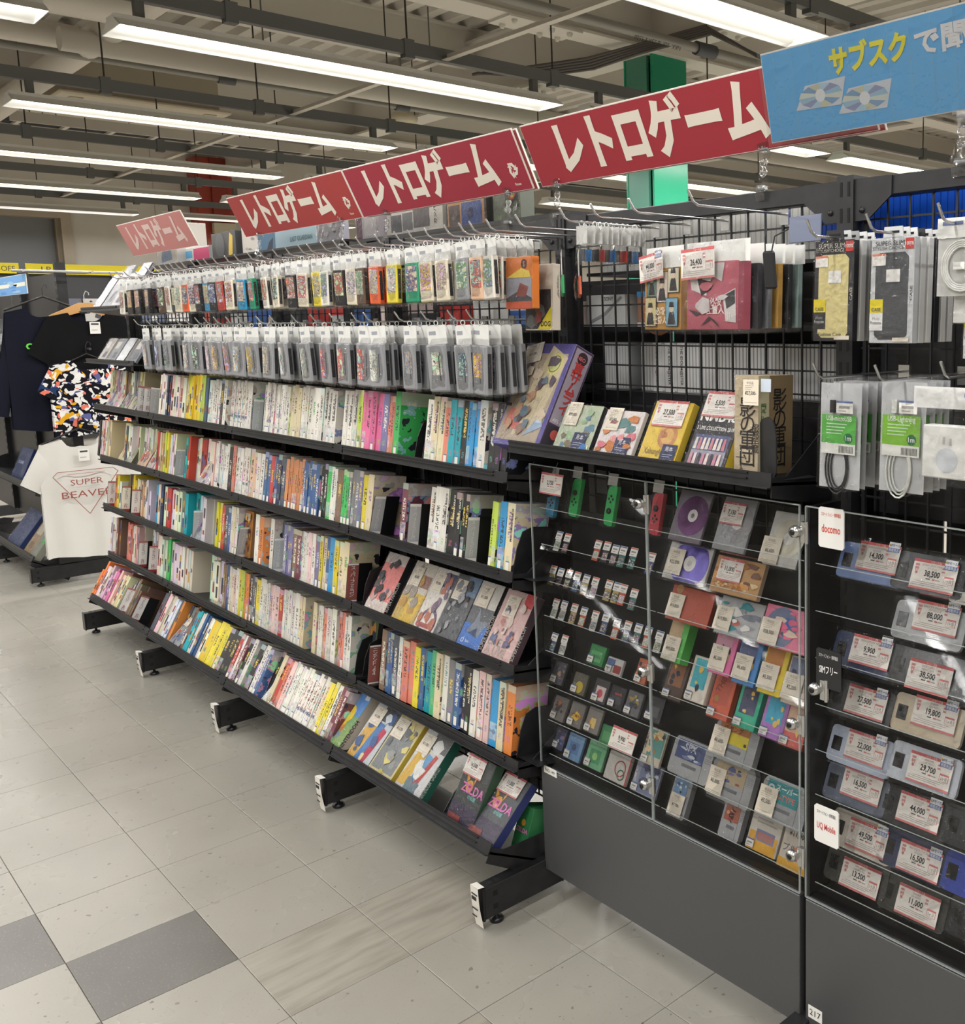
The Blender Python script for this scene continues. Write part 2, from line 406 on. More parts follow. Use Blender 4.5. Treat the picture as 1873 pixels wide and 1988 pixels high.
# channels: C section hung on threaded rods
for ix, x in enumerate(LX):
    t = thing('light_channel', 'grey steel channel carrying the %s line of trough lamps from the camera' % nth(ix+1), 'rail', (x, 0, LZ+0.13), group='steel channels below the roof')
    c = MB()
    c.box((-0.022, -5, 0.018), (0.022, 12.5, 0.021), M_CHAN); c.box((-0.022, -5, 0.021), (-0.019, 12.5, 0.085), M_CHAN); c.box((0.019, -5, 0.021), (0.022, 12.5, 0.085), M_CHAN); c.box((-0.022, -5, 0.085), (-0.01, 12.5, 0.088), M_CHAN); c.box((0.01, -5, 0.085), (0.022, 12.5, 0.088), M_CHAN)
    c.build('channel', t)
    for k, y in enumerate((0.35, 1.55, 2.5, 3.5, 4.9, 6.3, 7.8)):
        r = MB(); r.tube([(0, y, 0.0), (0, y, 1.35)], 0.0055, P(70, 68, 64, 0.5, metal=0.5), 5); r.build('hanger_rod', t)
        MB().box((-0.028, y-0.03, 0.0), (0.028, y+0.03, 0.1), M_CHAN).build('hanger_clip', t)
# flat bars tying the channels together
M_BAR = mat('pale_bar', (204, 198, 188), 0.5)
for k in range(len(LX)-1):
    for yb, nm in ((2.72, 'near'), (6.1, 'far')):
        b = MB(); x0, x1 = LX[k+1]+0.02, LX[k]-0.02
        b.box((x0, yb-0.02, LZ+0.152), (x1, yb+0.02, LZ+0.157), M_BAR); b.box((x0, yb+0.015, LZ+0.157), (x1, yb+0.02, LZ+0.19), M_BAR)
        tag(b.build('tie_bar'), 'pale flat bar tying the %s and %s lamp channels together, %s' % (nth(k+1), nth(k+2), 'above the shelves' if nm == 'near' else 'far behind the shelves'), 'bar', 'tie bars between lamp channels')
# ---------------------------------------------------------------- pipes
M_PIPE = mat('lagged_pipe', (214, 208, 198), 0.6); M_COND = mat('steel_pipe', (140, 138, 132), 0.45, metal=0.25)
tag(MB().tube([(-4.85, 1.4, 3.40), (-4.85, 13.8, 3.40)], 0.075, M_PIPE, 14).build('duct_pipe'), 'pale thick lagged pipe running over the shelves beside a thin steel pipe', 'pipe')
tag(MB().tube([(-12.3, 1.68, 3.5), (8.8, 1.68, 3.5)], 0.095, M_PIPE, 16).build('duct_pipe'), 'pale thick pipe crossing below the lagged pipes near the window', 'pipe')
tag(MB().tube([(-4.1, -6.9, 3.45), (-4.1, 1.62, 3.45)], 0.1, M_PIPE, 16).build('duct_pipe'), 'pale thick pipe that ends at the crossing pipe, upper left', 'pipe')
tag(MB().tube([(-5.2, -6.9, 3.5), (-5.2, 1.6, 3.5)], 0.08, M_PIPE, 14).build('duct_pipe'), 'second pale pipe that ends at the crossing pipe, below the first', 'pipe')
t = thing('conduit', 'thin grey steel pipe with couplings below the lagged pipe', 'pipe')
MB().tube([(-5.33, 0.5, 3.42), (-5.33, 13.8, 3.42)], 0.026, M_COND, 10).build('pipe', t)
for y in (2.6, 4.05, 6.4):
    MB().tube([(-5.33, y-0.06, 3.42), (-5.33, y+0.06, 3.42)], 0.04, P(84, 84, 86, 0.5), 10).build('coupling', t); MB().tube([(-5.33, y+0.3, 3.42), (-5.33, y+0.3, 4.3)], 0.006, M_CHAN, 5).build('hanger_rod', t)
t = thing('conduit', 'grey steel pipe with printed lettering passing beside the green column', 'pipe')
MB().tube([(-1.95, -6.9, 3.30), (-1.95, 13.8, 3.30)], 0.03, M_COND, 10).build('pipe', t)
MB().tube([(-1.95, 4.25, 3.30), (-1.95, 4.42, 3.30)], 0.044, P(72, 74, 80, 0.5), 10).build('coupling', t)
MB().text('NKK  SGP-B 25A x 5500', 0, 0, 0.028, P(50, 46, 44), T=Matrix.Translation((-1.93, 4.1, 3.276)) @ Euler((R(118), 0, R(90))).to_matrix().to_4x4() @ Matrix.Rotation(pi, 4, 'Z')).build('pipe_print', t)
# cable ladder
t = thing('cable_ladder', 'pale cable ladder with rungs carrying dark cables behind the lamps', 'cable ladder')
for x in (-9.75, -9.25): MB().box((x-0.012, 2.0, 3.60), (x+0.012, 13, 3.70), M_PIPE).build('side_rail', t)
RUNG = MB().box((-0.24, -0.02, -0.012), (0.24, 0.02, 0.012), M_PIPE).mesh('rung')
y = 2.1
while y < 9: obj('rung', RUNG, t, (-9.5, y, 3.625)); y += 0.42
for dx in (-0.14, -0.05, 0.06, 0.15): MB().tube([(-9.5+dx, 2.0, 3.655), (-9.5+dx*0.8, 5, 3.658), (-9.5+dx, 13, 3.655)], 0.02, P(44, 44, 48, 0.5), 6).build('cable', t)
for y in (2.4, 4.2, 6.0, 8.0):
    for x in (-9.75, -9.25): MB().tube([(x, y, 3.7), (x, y, 4.36)], 0.006, M_CHAN, 5).build('hanger_rod', t)
# air conditioner cassette, smoke detector
t = thing('air_conditioner', 'flat cream ceiling air conditioner above the second lamp line', 'air conditioner', (-7.4, 2.55, 3.47))
MB().box((-0.5, -0.68, 0), (0.5, 0.68, 0.03), P(206, 196, 176, 0.5), bev=0.012).build('face_panel', t); MB().box((-0.42, -0.6, 0.03), (0.42, 0.6, 0.3), P(170, 160, 142, 0.6)).build('housing', t)
for hx in (-0.4, 0.4): MB().tube([(hx, 0, 0.25), (hx, 0, 0.9)], 0.01, M_CHAN, 5).build('hanger_rod', t)
MB().box((-0.3, -0.4, -0.006), (0.3, 0.4, 0.0), P(176, 156, 116, 0.6)).build('intake_grille', t)
for y in (-0.53, 0.53): MB().box((-0.4, y-0.05, -0.008), (0.4, y+0.05, 0.0), P(190, 180, 158, 0.6)).build('air_flap', t)
t = thing('smoke_detector', 'round cream smoke detector under the thin steel pipe', 'smoke detector', (-6.3, 4.6, 3.52))
MB().lathe([(0.06, -0.06), (0.13, -0.03), (0.14, 0.02), (0.1, 0.06), (0.02, 0.07)], P(214, 204, 180, 0.5), 18).build('housing', t)
MB().lathe([(0.03, -0.075), (0.06, -0.06), (0.06, -0.05)], P(196, 186, 160, 0.5), 14).build('sensor', t); MB().tube([(0, 0, 0.06), (0, 0, 0.8)], 0.012, M_COND, 6).build('stem', t)
t = thing('cable_bundle', 'bundle of grey cables draped beneath the beam beside the green column', 'cable')
for k in range(5):
    a = k*0.016
    MB().tube([(-4.6+a, 4.3, 3.6), (-4.0, 4.45+a, 3.58-a), (-3.5, 4.62+a, 3.58-a), (-3.05, 4.75, 3.62-a), (-2.4+a, 4.8, 3.63-a), (-1.98, 4.9+a, 3.36)], 0.012, P(92, 88, 84, 0.6), 6).build('cable', t)
# ================================================================ the long black shelving run
PX = [0.64 + 0.912*k for k in range(-4, 4)]          # uprights
YF = 1.12                                             # front of the uprights
def b_black(g):
    co = g.coord(); g.set(Base_Color=g.ramp(g.noise(co, 30, 2), [(0.35, rgb(26, 26, 28)), (0.7, rgb(36, 36, 38))]), Roughness=0.42)
M_BLK = mat('black_powder_coat', (30, 30, 32), 0.42, build=b_black)
M_BLK2 = mat('black_plastic', (22, 22, 24), 0.35)
M_DKG = mat('dark_grey_coat', (58, 59, 61), 0.45)
M_HOLE = P(8, 8, 8, 0.8)
M_PAPER = P(226, 222, 212, 0.7); M_INK = P(42, 40, 40, 0.7)
gon = thing('shelving_run', 'long black wire-mesh shelving run with five sloping shelves and feet', 'shelving', (0, 0, 0))
def post_mesh():
    b = MB(); b.box((-0.02, YF, 0.1), (0.02, YF+0.055, 1.84), M_BLK)
    z = 0.2
    while z < 1.82:
        for x in (-0.009, 0.009): b.box((x-0.003, YF-0.0006, z), (x+0.003, YF, z+0.028), M_HOLE)
        z += 0.05
    return b.mesh('upright')
PM = post_mesh()
def foot_mesh():
    b = MB(); b.box((-0.02, 0.79, 0.028), (0.02, 1.5, 0.114), M_BLK, bev=0.002)
    b.box((-0.021, 0.784, 0.026), (0.021, 0.79, 0.116), M_BLK2)
    for y in (0.815,):
        for z in (0.048, 0.084): b.box((0.02, y, z), (0.0204, y+0.014, z+0.014), M_HOLE)
    b.box((-0.008, 0.81, 0.114), (0.008, 0.825, 0.1144), M_HOLE); b.box((-0.008, 0.835, 0.114), (0.008, 0.845, 0.1144), M_HOLE)
    return b.mesh('foot')
FM = foot_mesh()
LEV = MB().lathe([(0.018, 0), (0.02, 0.006), (0.016, 0.012), (0.006, 0.014), (0.006, 0.03)], M_BLK2, 12).mesh('leveller')
def tape_mesh():
    b = MB()
    b.grid(3, 6, lambda u, v: (-0.018+0.036*u, -0.006*sin(pi*v) - 0.012*(1-v)**2, 0.122 - 0.11*v - 0.006*(v > 0.9)), M_PAPER)
    b.grid(3, 2, lambda u, v: (-0.018+0.036*u, 0.02*v - 0.012, 0.1225 - 0.003*v), M_PAPER)
    for k, z in enumerate((0.1, 0.085, 0.06, 0.04)): b.box((-0.013, -0.0125, z), (0.013 - 0.006*(k % 2), -0.0115, z+0.0035 + 0.006*(k == 1)), M_INK)
    return b.mesh('paper_tag')
TAPE = tape_mesh()
for i, x in enumerate(PX):
    obj('upright', PM, gon, (x, 0, 0))
    f = obj('foot', FM, gon, (x, 0, 0)); obj('leveller', LEV, f, (0, 0.835, 0)); obj('leveller', LEV, f, (0, 1.42, 0))
    if 1 <= i <= 4: obj('paper_tag', TAPE, f, (0, 0.784, 0))['label'] = 'white paper tag taped to the tip of the foot'
    if i < len(PX)-1:
        w = MB(); x0, x1 = x+0.02, PX[i+1]-0.02; r = 0.0019; ym = YF+0.028
        for s in (x0+0.012, x1-0.012): w.box((s-0.004, ym-0.004, 0.16), (s+0.004, ym+0.004, 1.80), M_BLK)
        k = 1
        while x0+0.012+0.05*k < x1-0.03:
            xx = x0+0.012+0.05*k; w.box((xx-r, ym-r, 0.16), (xx+r, ym+r, 1.80), M_BLK); k += 1
        z = 0.155
        while z < 1.80: w.box((x0, ym+r, z-r), (x1, ym+3*r, z+r), M_BLK); z += 0.05
        w.build('wire_mesh', gon)
        t = MB(); t.box((x0, YF+0.008, 1.795), (x1, YF+0.046, 1.832), M_BLK, bev=0.002)
        for s, e in ((x0, 1), (x1, -1)):
            pts = [(s, 1.832), (s, 1.752), (s+e*0.03, 1.752), (s+e*0.085, 1.795), (s+e*0.085, 1.832)]
            if e < 0: pts = pts[::-1]
            t.prism(pts[::-1], 0, 0.004, M_BLK, Matrix(((1, 0, 0, 0), (0, 0, -1, YF+0.008), (0, 1, 0, 0), (0, 0, 0, 1))))
            t.lathe([(0.006, 0), (0.006, 0.003), (0, 0.003)], M_BLK2, 8, Matrix.Translation((s+e*0.018, YF+0.004, 1.772)) @ Matrix.Rotation(R(90), 4, 'X'))
        t.build('top_rail', gon)
# ---------------------------------------------------------------- sloping shelves
#        name                         Y     z     tilt  lip
ROWS = {'A': ('top',                 0.945, 1.168, 9, 0.016), 'B': ('second', 0.948, 0.906, 9, 0.016), 'C': ('third', 0.940, 0.656, 8, 0.016),
        'D': ('fourth',              0.940, 0.402, 8, 0.016), 'E': ('bottom', 0.838, 0.188, 29, 0.02)}
BAYN = ['leftmost', 'second-from-left', 'second-from-right', 'rightmost']
def shelf_thing(label, x0, x1, y, z, tilt, lip, depth, plates=True, name='shelf'):
    t = thing(name, label, 'shelf', (x0, y, z), (R(-tilt), 0, 0), 'sloping black shelves of the long run')
    b = MB(); wdt = x1-x0
    b.box((0, -0.012, -0.006), (wdt, depth, 0.0), M_BLK); b.build('base', t)
    l = MB(); l.box((0, -0.016, -0.012), (wdt, -0.012, lip), M_BLK); l.box((0, -0.026, -0.012), (wdt, -0.016, -0.009), M_BLK)
    l.box((0, -0.019, lip-0.006), (wdt-0.06, -0.016, lip-0.002), M_BLK2); l.box((0, -0.02, 0.002), (wdt-0.06, -0.016, 0.005), M_BLK2)
    l.build('front_lip', t)
    if plates:
        for xx in (0.0, wdt-0.002):
            p = MB(); pts = [(-0.012, -0.03), (depth, -0.05), (depth, 0.12), (depth*0.72, 0.1), (0.03, 0.012), (-0.012, 0.01)]
            p.prism(pts, xx, xx+0.002, M_BLK, Matrix(((0, 0, 1, 0), (1, 0, 0, 0), (0, 1, 0, 0), (0, 0, 0, 1)))); p.build('end_bracket', t)
    return t
for r, (rn, y, z, tl, lip) in ROWS.items():
    for k in range(4):
        x0, x1 = PX[k]+0.004, PX[k+1]-0.004
        dz = -0.012 if (r == 'D' and k == 3) else 0.0
        dep = (YF-0.004-y)/cos(R(tl)) if r != 'E' else 0.28
        shelf_thing('%s sloping black shelf of the %s bay of the shelving run' % (rn, BAYN[k]), x0, x1, y, z+dz, tl, lip, dep)
# measured places: (centre x, centre z, width, height) in metres unless said otherwise
H1X = [(-2.273, 'w', 3), (-2.172, 'k', 3), (-2.07, 'k', 3), (-1.941, 'k', 4), (-1.767, 'h', 2), (-1.681, 'w', 2), (-1.615, 'k', 3), (-1.545, 'c', 2), (-1.484, 'o', 1), (-1.422, 'c', 2), (-1.359, 'k', 4), (-1.253, 'l', 1), (-1.191, 'k', 3), (-1.125, 'r', 2), (-1.037, 'c', 3), (-0.924, 'l', 2), (-0.837, 'G', 2), (-0.722, 'w', 4), (-0.624, 'c', 2), (-0.518, 'k', 5), (-0.422, 'c', 3), (-0.326, 'y', 3), (-0.264, 'w', 3), (-0.171, 'k', 6), (-0.09, 'c', 2), (-0.03, 'h', 3), (0.049, 'o', 4), (0.16, 'y', 4), (0.266, 'G', 2), (0.334, 'c', 4), (0.417, 'c', 3), (0.514, 'g', 4), (0.582, 'f', 4), (0.628, 'W', 5)]
H2X = [(-1.987, 2), (-1.829, 3), (-1.721, 3), (-1.48, 3), (-1.376, 3), (-1.263, 3), (-1.174, 3), (-1.074, 2), (-0.96, 2), (-0.847, 3), (-0.694, 3), (-0.58, 3), (-0.413, 3), (-0.276, 2), (-0.146, 3), (-0.007, 2), (0.067, 3), (0.242, 3), (0.381, 3), (0.512, 3), (0.597, 4)]
SDX = [[(0.6804, 0.9941, 0.0203, 0.04), (0.7153, 0.993, 0.0236, 0.039), (0.84, 0.9935, 0.0182, 0.0465), (0.8753, 0.995, 0.0213, 0.0455), (0.9067, 0.9919, 0.0114, 0.0466), (0.9362, 0.9927, 0.0176, 0.0452), (0.9754, 0.995, 0.029, 0.0507), (1.0386, 0.9928, 0.0261, 0.048)], [(0.6491, 0.8965, 0.0236, 0.0414), (0.6814, 0.8946, 0.0259, 0.0427), (0.7166, 0.8966, 0.0172, 0.0523), (0.7512, 0.8964, 0.0255, 0.0545), (0.7882, 0.8958, 0.025, 0.0476), (0.8245, 0.8951, 0.0223, 0.0455), (0.8786, 0.8969, 0.021, 0.053), (0.9087, 0.8964, 0.0163, 0.0494), (0.9339, 0.8962, 0.0248, 0.0493), (0.973, 0.8917, 0.0358, 0.0426)], [(0.6558, 0.8061, 0.0243, 0.0471), (0.6916, 0.8078, 0.0316, 0.0515), (0.735, 0.808, 0.0311, 0.0509), (0.7741, 0.8064, 0.0317, 0.0479), (0.8203, 0.8055, 0.0255, 0.0526), (0.8624, 0.8081, 0.0195, 0.0572), (0.9048, 0.8028, 0.0347, 0.0491), (0.9465, 0.8046, 0.0265, 0.0521), (0.9857, 0.8061, 0.0176, 0.0513), (1.0213, 0.806, 0.0205, 0.0501), (1.0615, 0.8042, 0.0284, 0.0495)], [(0.6431, 0.7086, 0.0316, 0.0472), (0.6879, 0.7121, 0.0439, 0.0481)]]
CASEA = [(0.6461, 1.1032, 0.0155, 0.0765), (0.745, 1.1168, 0.0238, 0.103), (0.885, 1.1125, -0.0034, 0.1042), (1.0507, 1.1131, 0.0551, 0.0934), (1.1768, 1.1248, 0.1007, 0.1188), (1.3134, 1.1244, 0.094, 0.1187), (1.4569, 1.1124, 0.0904, 0.1154), (1.164, 1.0116, 0.1374, 0.0834), (1.3188, 1.0081, 0.1412, 0.0816), (1.1707, 0.9137, 0.1361, 0.0812), (1.3246, 0.9155, 0.1269, 0.0837), (1.4648, 0.9206, 0.1438, 0.0876), (0.8255, 0.716, 0.063, 0.0535), (1.1241, 0.821, 0.0502, 0.0833)]
CASEB = [(0.8946, 0.7029, 0.0681, 0.0303), (0.9997, 0.7153, 0.0276, 0.0678), (0.6609, 0.6277, 0.0562, 0.0597), (0.7498, 0.6195, 0.0776, 0.0438), (0.8369, 0.6217, 0.0475, 0.0598), (0.9018, 0.622, 0.0641, 0.0459), (0.9645, 0.6224, 0.0515, 0.0557), (1.0422, 0.6294, 0.0667, 0.0537), (0.6585, 0.5262, 0.0403, 0.0647), (0.7318, 0.5288, 0.043, 0.0623), (0.8041, 0.5329, 0.0628, 0.0574), (0.8569, 0.5075, 0.0409, 0.0333), (0.9432, 0.5267, 0.0931, 0.0451), (1.0363, 0.5311, 0.0634, 0.0763), (0.6534, 0.4384, 0.0394, 0.0535), (0.7184, 0.4334, 0.0657, 0.0656), (0.8077, 0.4389, 0.0661, 0.0714), (0.8971, 0.4327, 0.0886, 0.0617), (1.0061, 0.4388, 0.0994, 0.0704), (1.2771, 0.8274, 0.0592, 0.0907), (1.349, 0.8226, 0.0547, 0.0889), (1.4233, 0.8194, 0.0576, 0.0853), (1.49, 0.8135, 0.0407, 0.0901), (1.1217, 0.7298, 0.0346, 0.0707), (1.1976, 0.7441, 0.0316, 0.1119), (1.2694, 0.7243, 0.0574, 0.0788), (1.3503, 0.724, 0.0654, 0.0739), (1.4272, 0.7237, 0.0628, 0.0718), (1.4835, 0.7203, 0.0315, 0.0816), (1.1646, 0.538, 0.121, 0.0902), (1.3066, 0.6217, 0.1255, 0.0739), (1.2944, 0.5242, 0.1286, 0.0772), (1.4484, 0.5286, 0.1099, 0.0892), (1.1247, 0.4319, 0.0515, 0.0849), (1.2968, 0.4359, 0.0549, 0.074), (1.3938, 0.4357, 0.0877, 0.0626), (1.4831, 0.433, 0.061, 0.075)]
PHONES = [((1.6514, 1.0953, 0.1632, 0.0539), (1.6857, 1.1078, 0.0883, 0.0456)), ((1.7932, 1.0965, 0.1102, 0.0476), (1.8118, 1.0946, 0.0896, 0.0511)), ((1.791, 1.001, 0.1353, 0.0707), (1.8148, 1.0144, 0.0928, 0.0513)), ((1.6503, 0.9107, 0.1449, 0.0816), (1.6728, 0.9179, 0.0983, 0.0506)), ((1.7816, 0.9109, 0.092, 0.0524), (1.8083, 0.9017, 0.0555, 0.0569)), ((1.6325, 0.8099, 0.1521, 0.0287), (1.664, 0.813, 0.101, 0.0518)), ((1.7953, 0.8178, 0.1581, 0.0605), (1.8167, 0.8288, 0.0963, 0.0392)), ((1.6328, 0.709, 0.1492, 0.0489), (1.6629, 0.7162, 0.0952, 0.0521)), ((1.7934, 0.7185, 0.1629, 0.0721), (1.8109, 0.7176, 0.1002, 0.0518)), ((1.643, 0.6248, 0.1713, 0.062), (1.6536, 0.6341, 0.0907, 0.0529)), ((1.775, 0.6243, 0.1049, 0.0497), (1.7886, 0.6276, 0.0944, 0.0518)), ((1.6476, 0.5297, 0.1226, 0.0523), (1.6703, 0.5301, 0.101, 0.0487)), ((1.7767, 0.5339, 0.1183, 0.0535), (1.7929, 0.53, 0.1045, 0.0478)), ((1.6333, 0.4477, 0.143, 0.0426), (1.6572, 0.4405, 0.0968, 0.0497)), ((1.7716, 0.4394, 0.1365, 0.0433), (1.7904, 0.4369, 0.0995, 0.0512))]
PHONEX = [(1.8688, 0.9126, 0.0726, 0.0636), (1.8925, 1.0912, 0.0605, 0.0413), (1.8869, 0.536, 0.0876, 0.0509), (1.886, 0.6293, 0.0825, 0.0553), (1.9002, 0.4514, 0.0606, 0.0449)]
PLATES = [(1.6266, 1.1706, 0.0594, 0.0557), (1.6217, 0.8903, 0.061, 0.0493), (1.6177, 0.5641, 0.0597, 0.0541), (1.5884, 0.136, 0.0359, 0.0108), (0.6949, 0.3974, 0.0594, 0.0075)]
LOCKS = [[1.0928, 1.1545], [1.549, 1.1536], [1.0925, 0.7554], [1.0886, 0.4754], [1.5406, 0.757], [1.5403, 0.4723]]
HANGR = [(1.6658, 1.6128, 0.0816, 0.1815), (1.7877, 1.61, 0.0859, 0.1825), (1.9213, 1.6472, 0.0736, 0.0954), (1.6796, 1.3552, 0.0984, 0.2037), (1.8078, 1.3615, 0.0733, 0.2007), (1.9074, 1.3795, 0.108, 0.145), (1.2082, 1.6347, 0.1582, 0.1515), (1.4108, 1.6354, 0.1816, 0.1386), (1.5995, 1.6595, 0.0282, 0.0665)]
SHELFR = [(0.8064, 1.3849, -0.0024, 0.2617), (0.9178, 1.3064, 0.1342, 0.124), (1.0635, 1.299, 0.1303, 0.1176), (1.2077, 1.3232, 0.0938, 0.1584), (1.3369, 1.3355, 0.0845, 0.1798), (1.4494, 1.3549, -0.0355, 0.2263)]
# spines on the shelves, left to right: (x from, x to, one letter per box colour), measured along each shelf
ROWDATA = {'A': [(-2.0918, -1.9503, 'wwn'), (-1.9503, -1.7711, 'ewwew'), (-1.7649, -1.5436, 'yyyya'), (-1.5436, -1.3112, 'dwwwwwkw'), (-1.269, -1.0965, 'WWWW'), (-1.0965, -1.0623, 'w'), (-0.9576, -0.7556, 'wWwww'), (-0.7556, -0.4059, 'wcccwwwwwwww'), (-0.4059, -0.3688, 'w'), (-0.325, -0.1984, 'wwwa'), (-0.195, -0.0688, 'pppp'), (-0.0688, -0.0304, 'v'), (-0.0304, 0.0104, 's'), (0.0104, 0.0444, 'G'), (0.1865, 0.287, 'wcc'), (0.287, 0.3487, 'st'), (0.3514, 0.406, 'tk'), (0.406, 0.4642, 'lll'), (0.4642, 0.5012, 'w'), (0.5158, 0.5965, 'kkk')], 'B': [(-3.1347, -2.9191, 'kwswc'), (-2.6827, -2.5939, 'dww'), (-2.2172, -1.9768, 'rfayww'), (-1.8471, -1.7967, 'tr'), (-1.5336, -1.4544, 'ew'), (-1.4378, -1.3558, 'www'), (-1.3504, -1.313, 'k'), (-1.3077, -1.2814, 's'), (-1.2761, -1.2139, 'ww'), (-1.2088, -1.1531, 'W'), (-1.1481, -1.0741, 'ff'), (-1.0741, -1.0067, 'ww'), (-1.0067, -0.9456, 'bb'), (-0.9456, -0.8859, 'rb'), (-0.8859, -0.8231, 'nd'), (-0.8143, -0.6725, 'OOO'), (-0.6725, -0.5943, 'bb'), (-0.5983, -0.5422, 'b'), (-0.5382, -0.4911, 'kk'), (-0.4911, -0.4603, 'G'), (-0.4603, -0.4184, 'w'), (-0.4184, -0.381, 'h'), (-0.3736, -0.3296, 'G'), (-0.3296, -0.29, 'g'), (-0.29, -0.2616, 'g'), (-0.2616, -0.2371, 'v'), (-0.2371, -0.2024, 'y'), (-0.2024, -0.1649, 'c'), (0.0075, 0.0417, 'm'), (0.1731, 0.2048, 'w'), (0.2048, 0.2415, 'w'), (0.2415, 0.2749, 'w'), (0.2777, 0.3159, 'K'), (0.3159, 0.3454, 'K'), (0.3454, 0.385, 'K'), (0.4868, 0.5261, 'a'), (0.5285, 0.5599, 'l'), (0.5622, 0.5977, 'c')], 'C': [(-2.8944, -2.7919, 'oyw'), (-2.4016, -2.3493, 'w'), (-2.2759, -2.1617, 'lwn'), (-2.1547, -1.9976, 'wrrww'), (-1.9976, -1.8541, 'wwgt'), (-1.6626, -1.6269, 'w'), (-1.5164, -1.4599, 'y'), (-1.4599, -1.4265, 'r'), (-1.4265, -1.3663, 'db'), (-1.3663, -1.2966, 'wcw'), (-1.1173, -1.0438, 'wo'), (-0.9817, -0.9488, 'w'), (-0.8526, -0.7771, 'vvv'), (-0.7771, -0.7081, 'hm'), (-0.7081, -0.645, 'www'), (-0.645, -0.5916, 'ew'), (-0.5916, -0.5633, 'v'), (-0.5633, -0.5155, 'yc'), (-0.5155, -0.4881, 'b'), (-0.4881, -0.4532, 'l'), (-0.4532, -0.4227, 'Y'), (-0.4227, -0.3887, 'c'), (-0.3887, -0.3516, 'c')], 'D': [(-3.0593, -2.8918, 'wwh'), (-2.7814, -2.6099, 'sswe'), (-2.3194, -2.2612, 'w'), (-2.254, -2.1339, 'wG'), (-2.1201, -1.9517, 'wwwww'), (-1.9517, -1.9321, 'r'), (-1.9321, -1.8548, 'www'), (-1.616, -1.5004, 'www'), (-1.5004, -1.4609, 'h'), (-1.4609, -1.4165, 'bw'), (-1.4165, -1.3296, 'cew'), (-1.3296, -1.2713, 'ya'), (-1.2713, -1.2297, 'o'), (-1.2297, -1.1988, 'k'), (-1.1988, -1.1582, 'd'), (-1.1582, -1.1232, 'y'), (-1.1232, -1.069, 'w'), (-1.069, -1.0254, 'w'), (-1.0254, -0.9777, 'e'), (-0.9777, -0.9078, 'er'), (-0.9078, -0.8667, 'w'), (-0.8667, -0.8085, 'ww'), (-0.8085, -0.7732, 'w'), (-0.7732, -0.7298, 'c'), (-0.6535, -0.6245, 'c'), (-0.6162, -0.5713, 'w'), (-0.5713, -0.5432, 's'), (-0.5432, -0.4722, 'ww'), (-0.4567, -0.4146, 's'), (-0.4146, -0.3583, 'w'), (-0.1626, -0.132, 'h'), (-0.1253, -0.082, 'b'), (-0.0787, -0.0493, 'd'), (-0.0461, -0.0234, 'w'), (-0.0202, 0.0179, 's'), (0.0179, 0.0524, 's'), (0.0524, 0.0832, 'y'), (0.0832, 0.1106, 'b'), (0.1136, 0.1466, 't'), (0.1466, 0.1761, 'q'), (0.1761, 0.2111, 'c'), (0.2111, 0.2397, 'w'), (0.2426, 0.2764, 'g'), (0.282, 0.3152, 'b'), (0.3207, 0.3398, 'k'), (0.3398, 0.3695, 'k'), (0.3695, 0.4013, 'w'), (0.4066, 0.4379, 'e'), (0.4405, 0.4661, 'e'), (0.4661, 0.5015, 'l'), (0.5066, 0.5388, 'c'), (0.5437, 0.5802, 'o')], 'E': [(-3.0688, -2.9672, 'ow'), (-2.9672, -2.6613, 'eepeec'), (-2.5137, -2.4422, 'h'), (-2.1558, -1.9461, 'decw'), (-1.9461, -1.8991, 'do'), (-1.7749, -1.6803, 'ht'), (-1.6803, -1.5407, 'wbw'), (-1.5407, -1.3568, 'yyyyy'), (-1.3568, -1.2421, 'kkk'), (-1.2421, -1.1891, 'rw'), (-1.1891, -1.0962, 'mkw'), (-1.0558, -0.9818, 'kw'), (-0.9818, -0.9383, 'vb'), (-0.8488, -0.7355, 'crse'), (-0.7444, -0.627, 'www'), (-0.627, -0.4866, 'WWW'), (-0.4866, -0.3882, 'cyyw'), (-0.3805, -0.331, 'm')]}
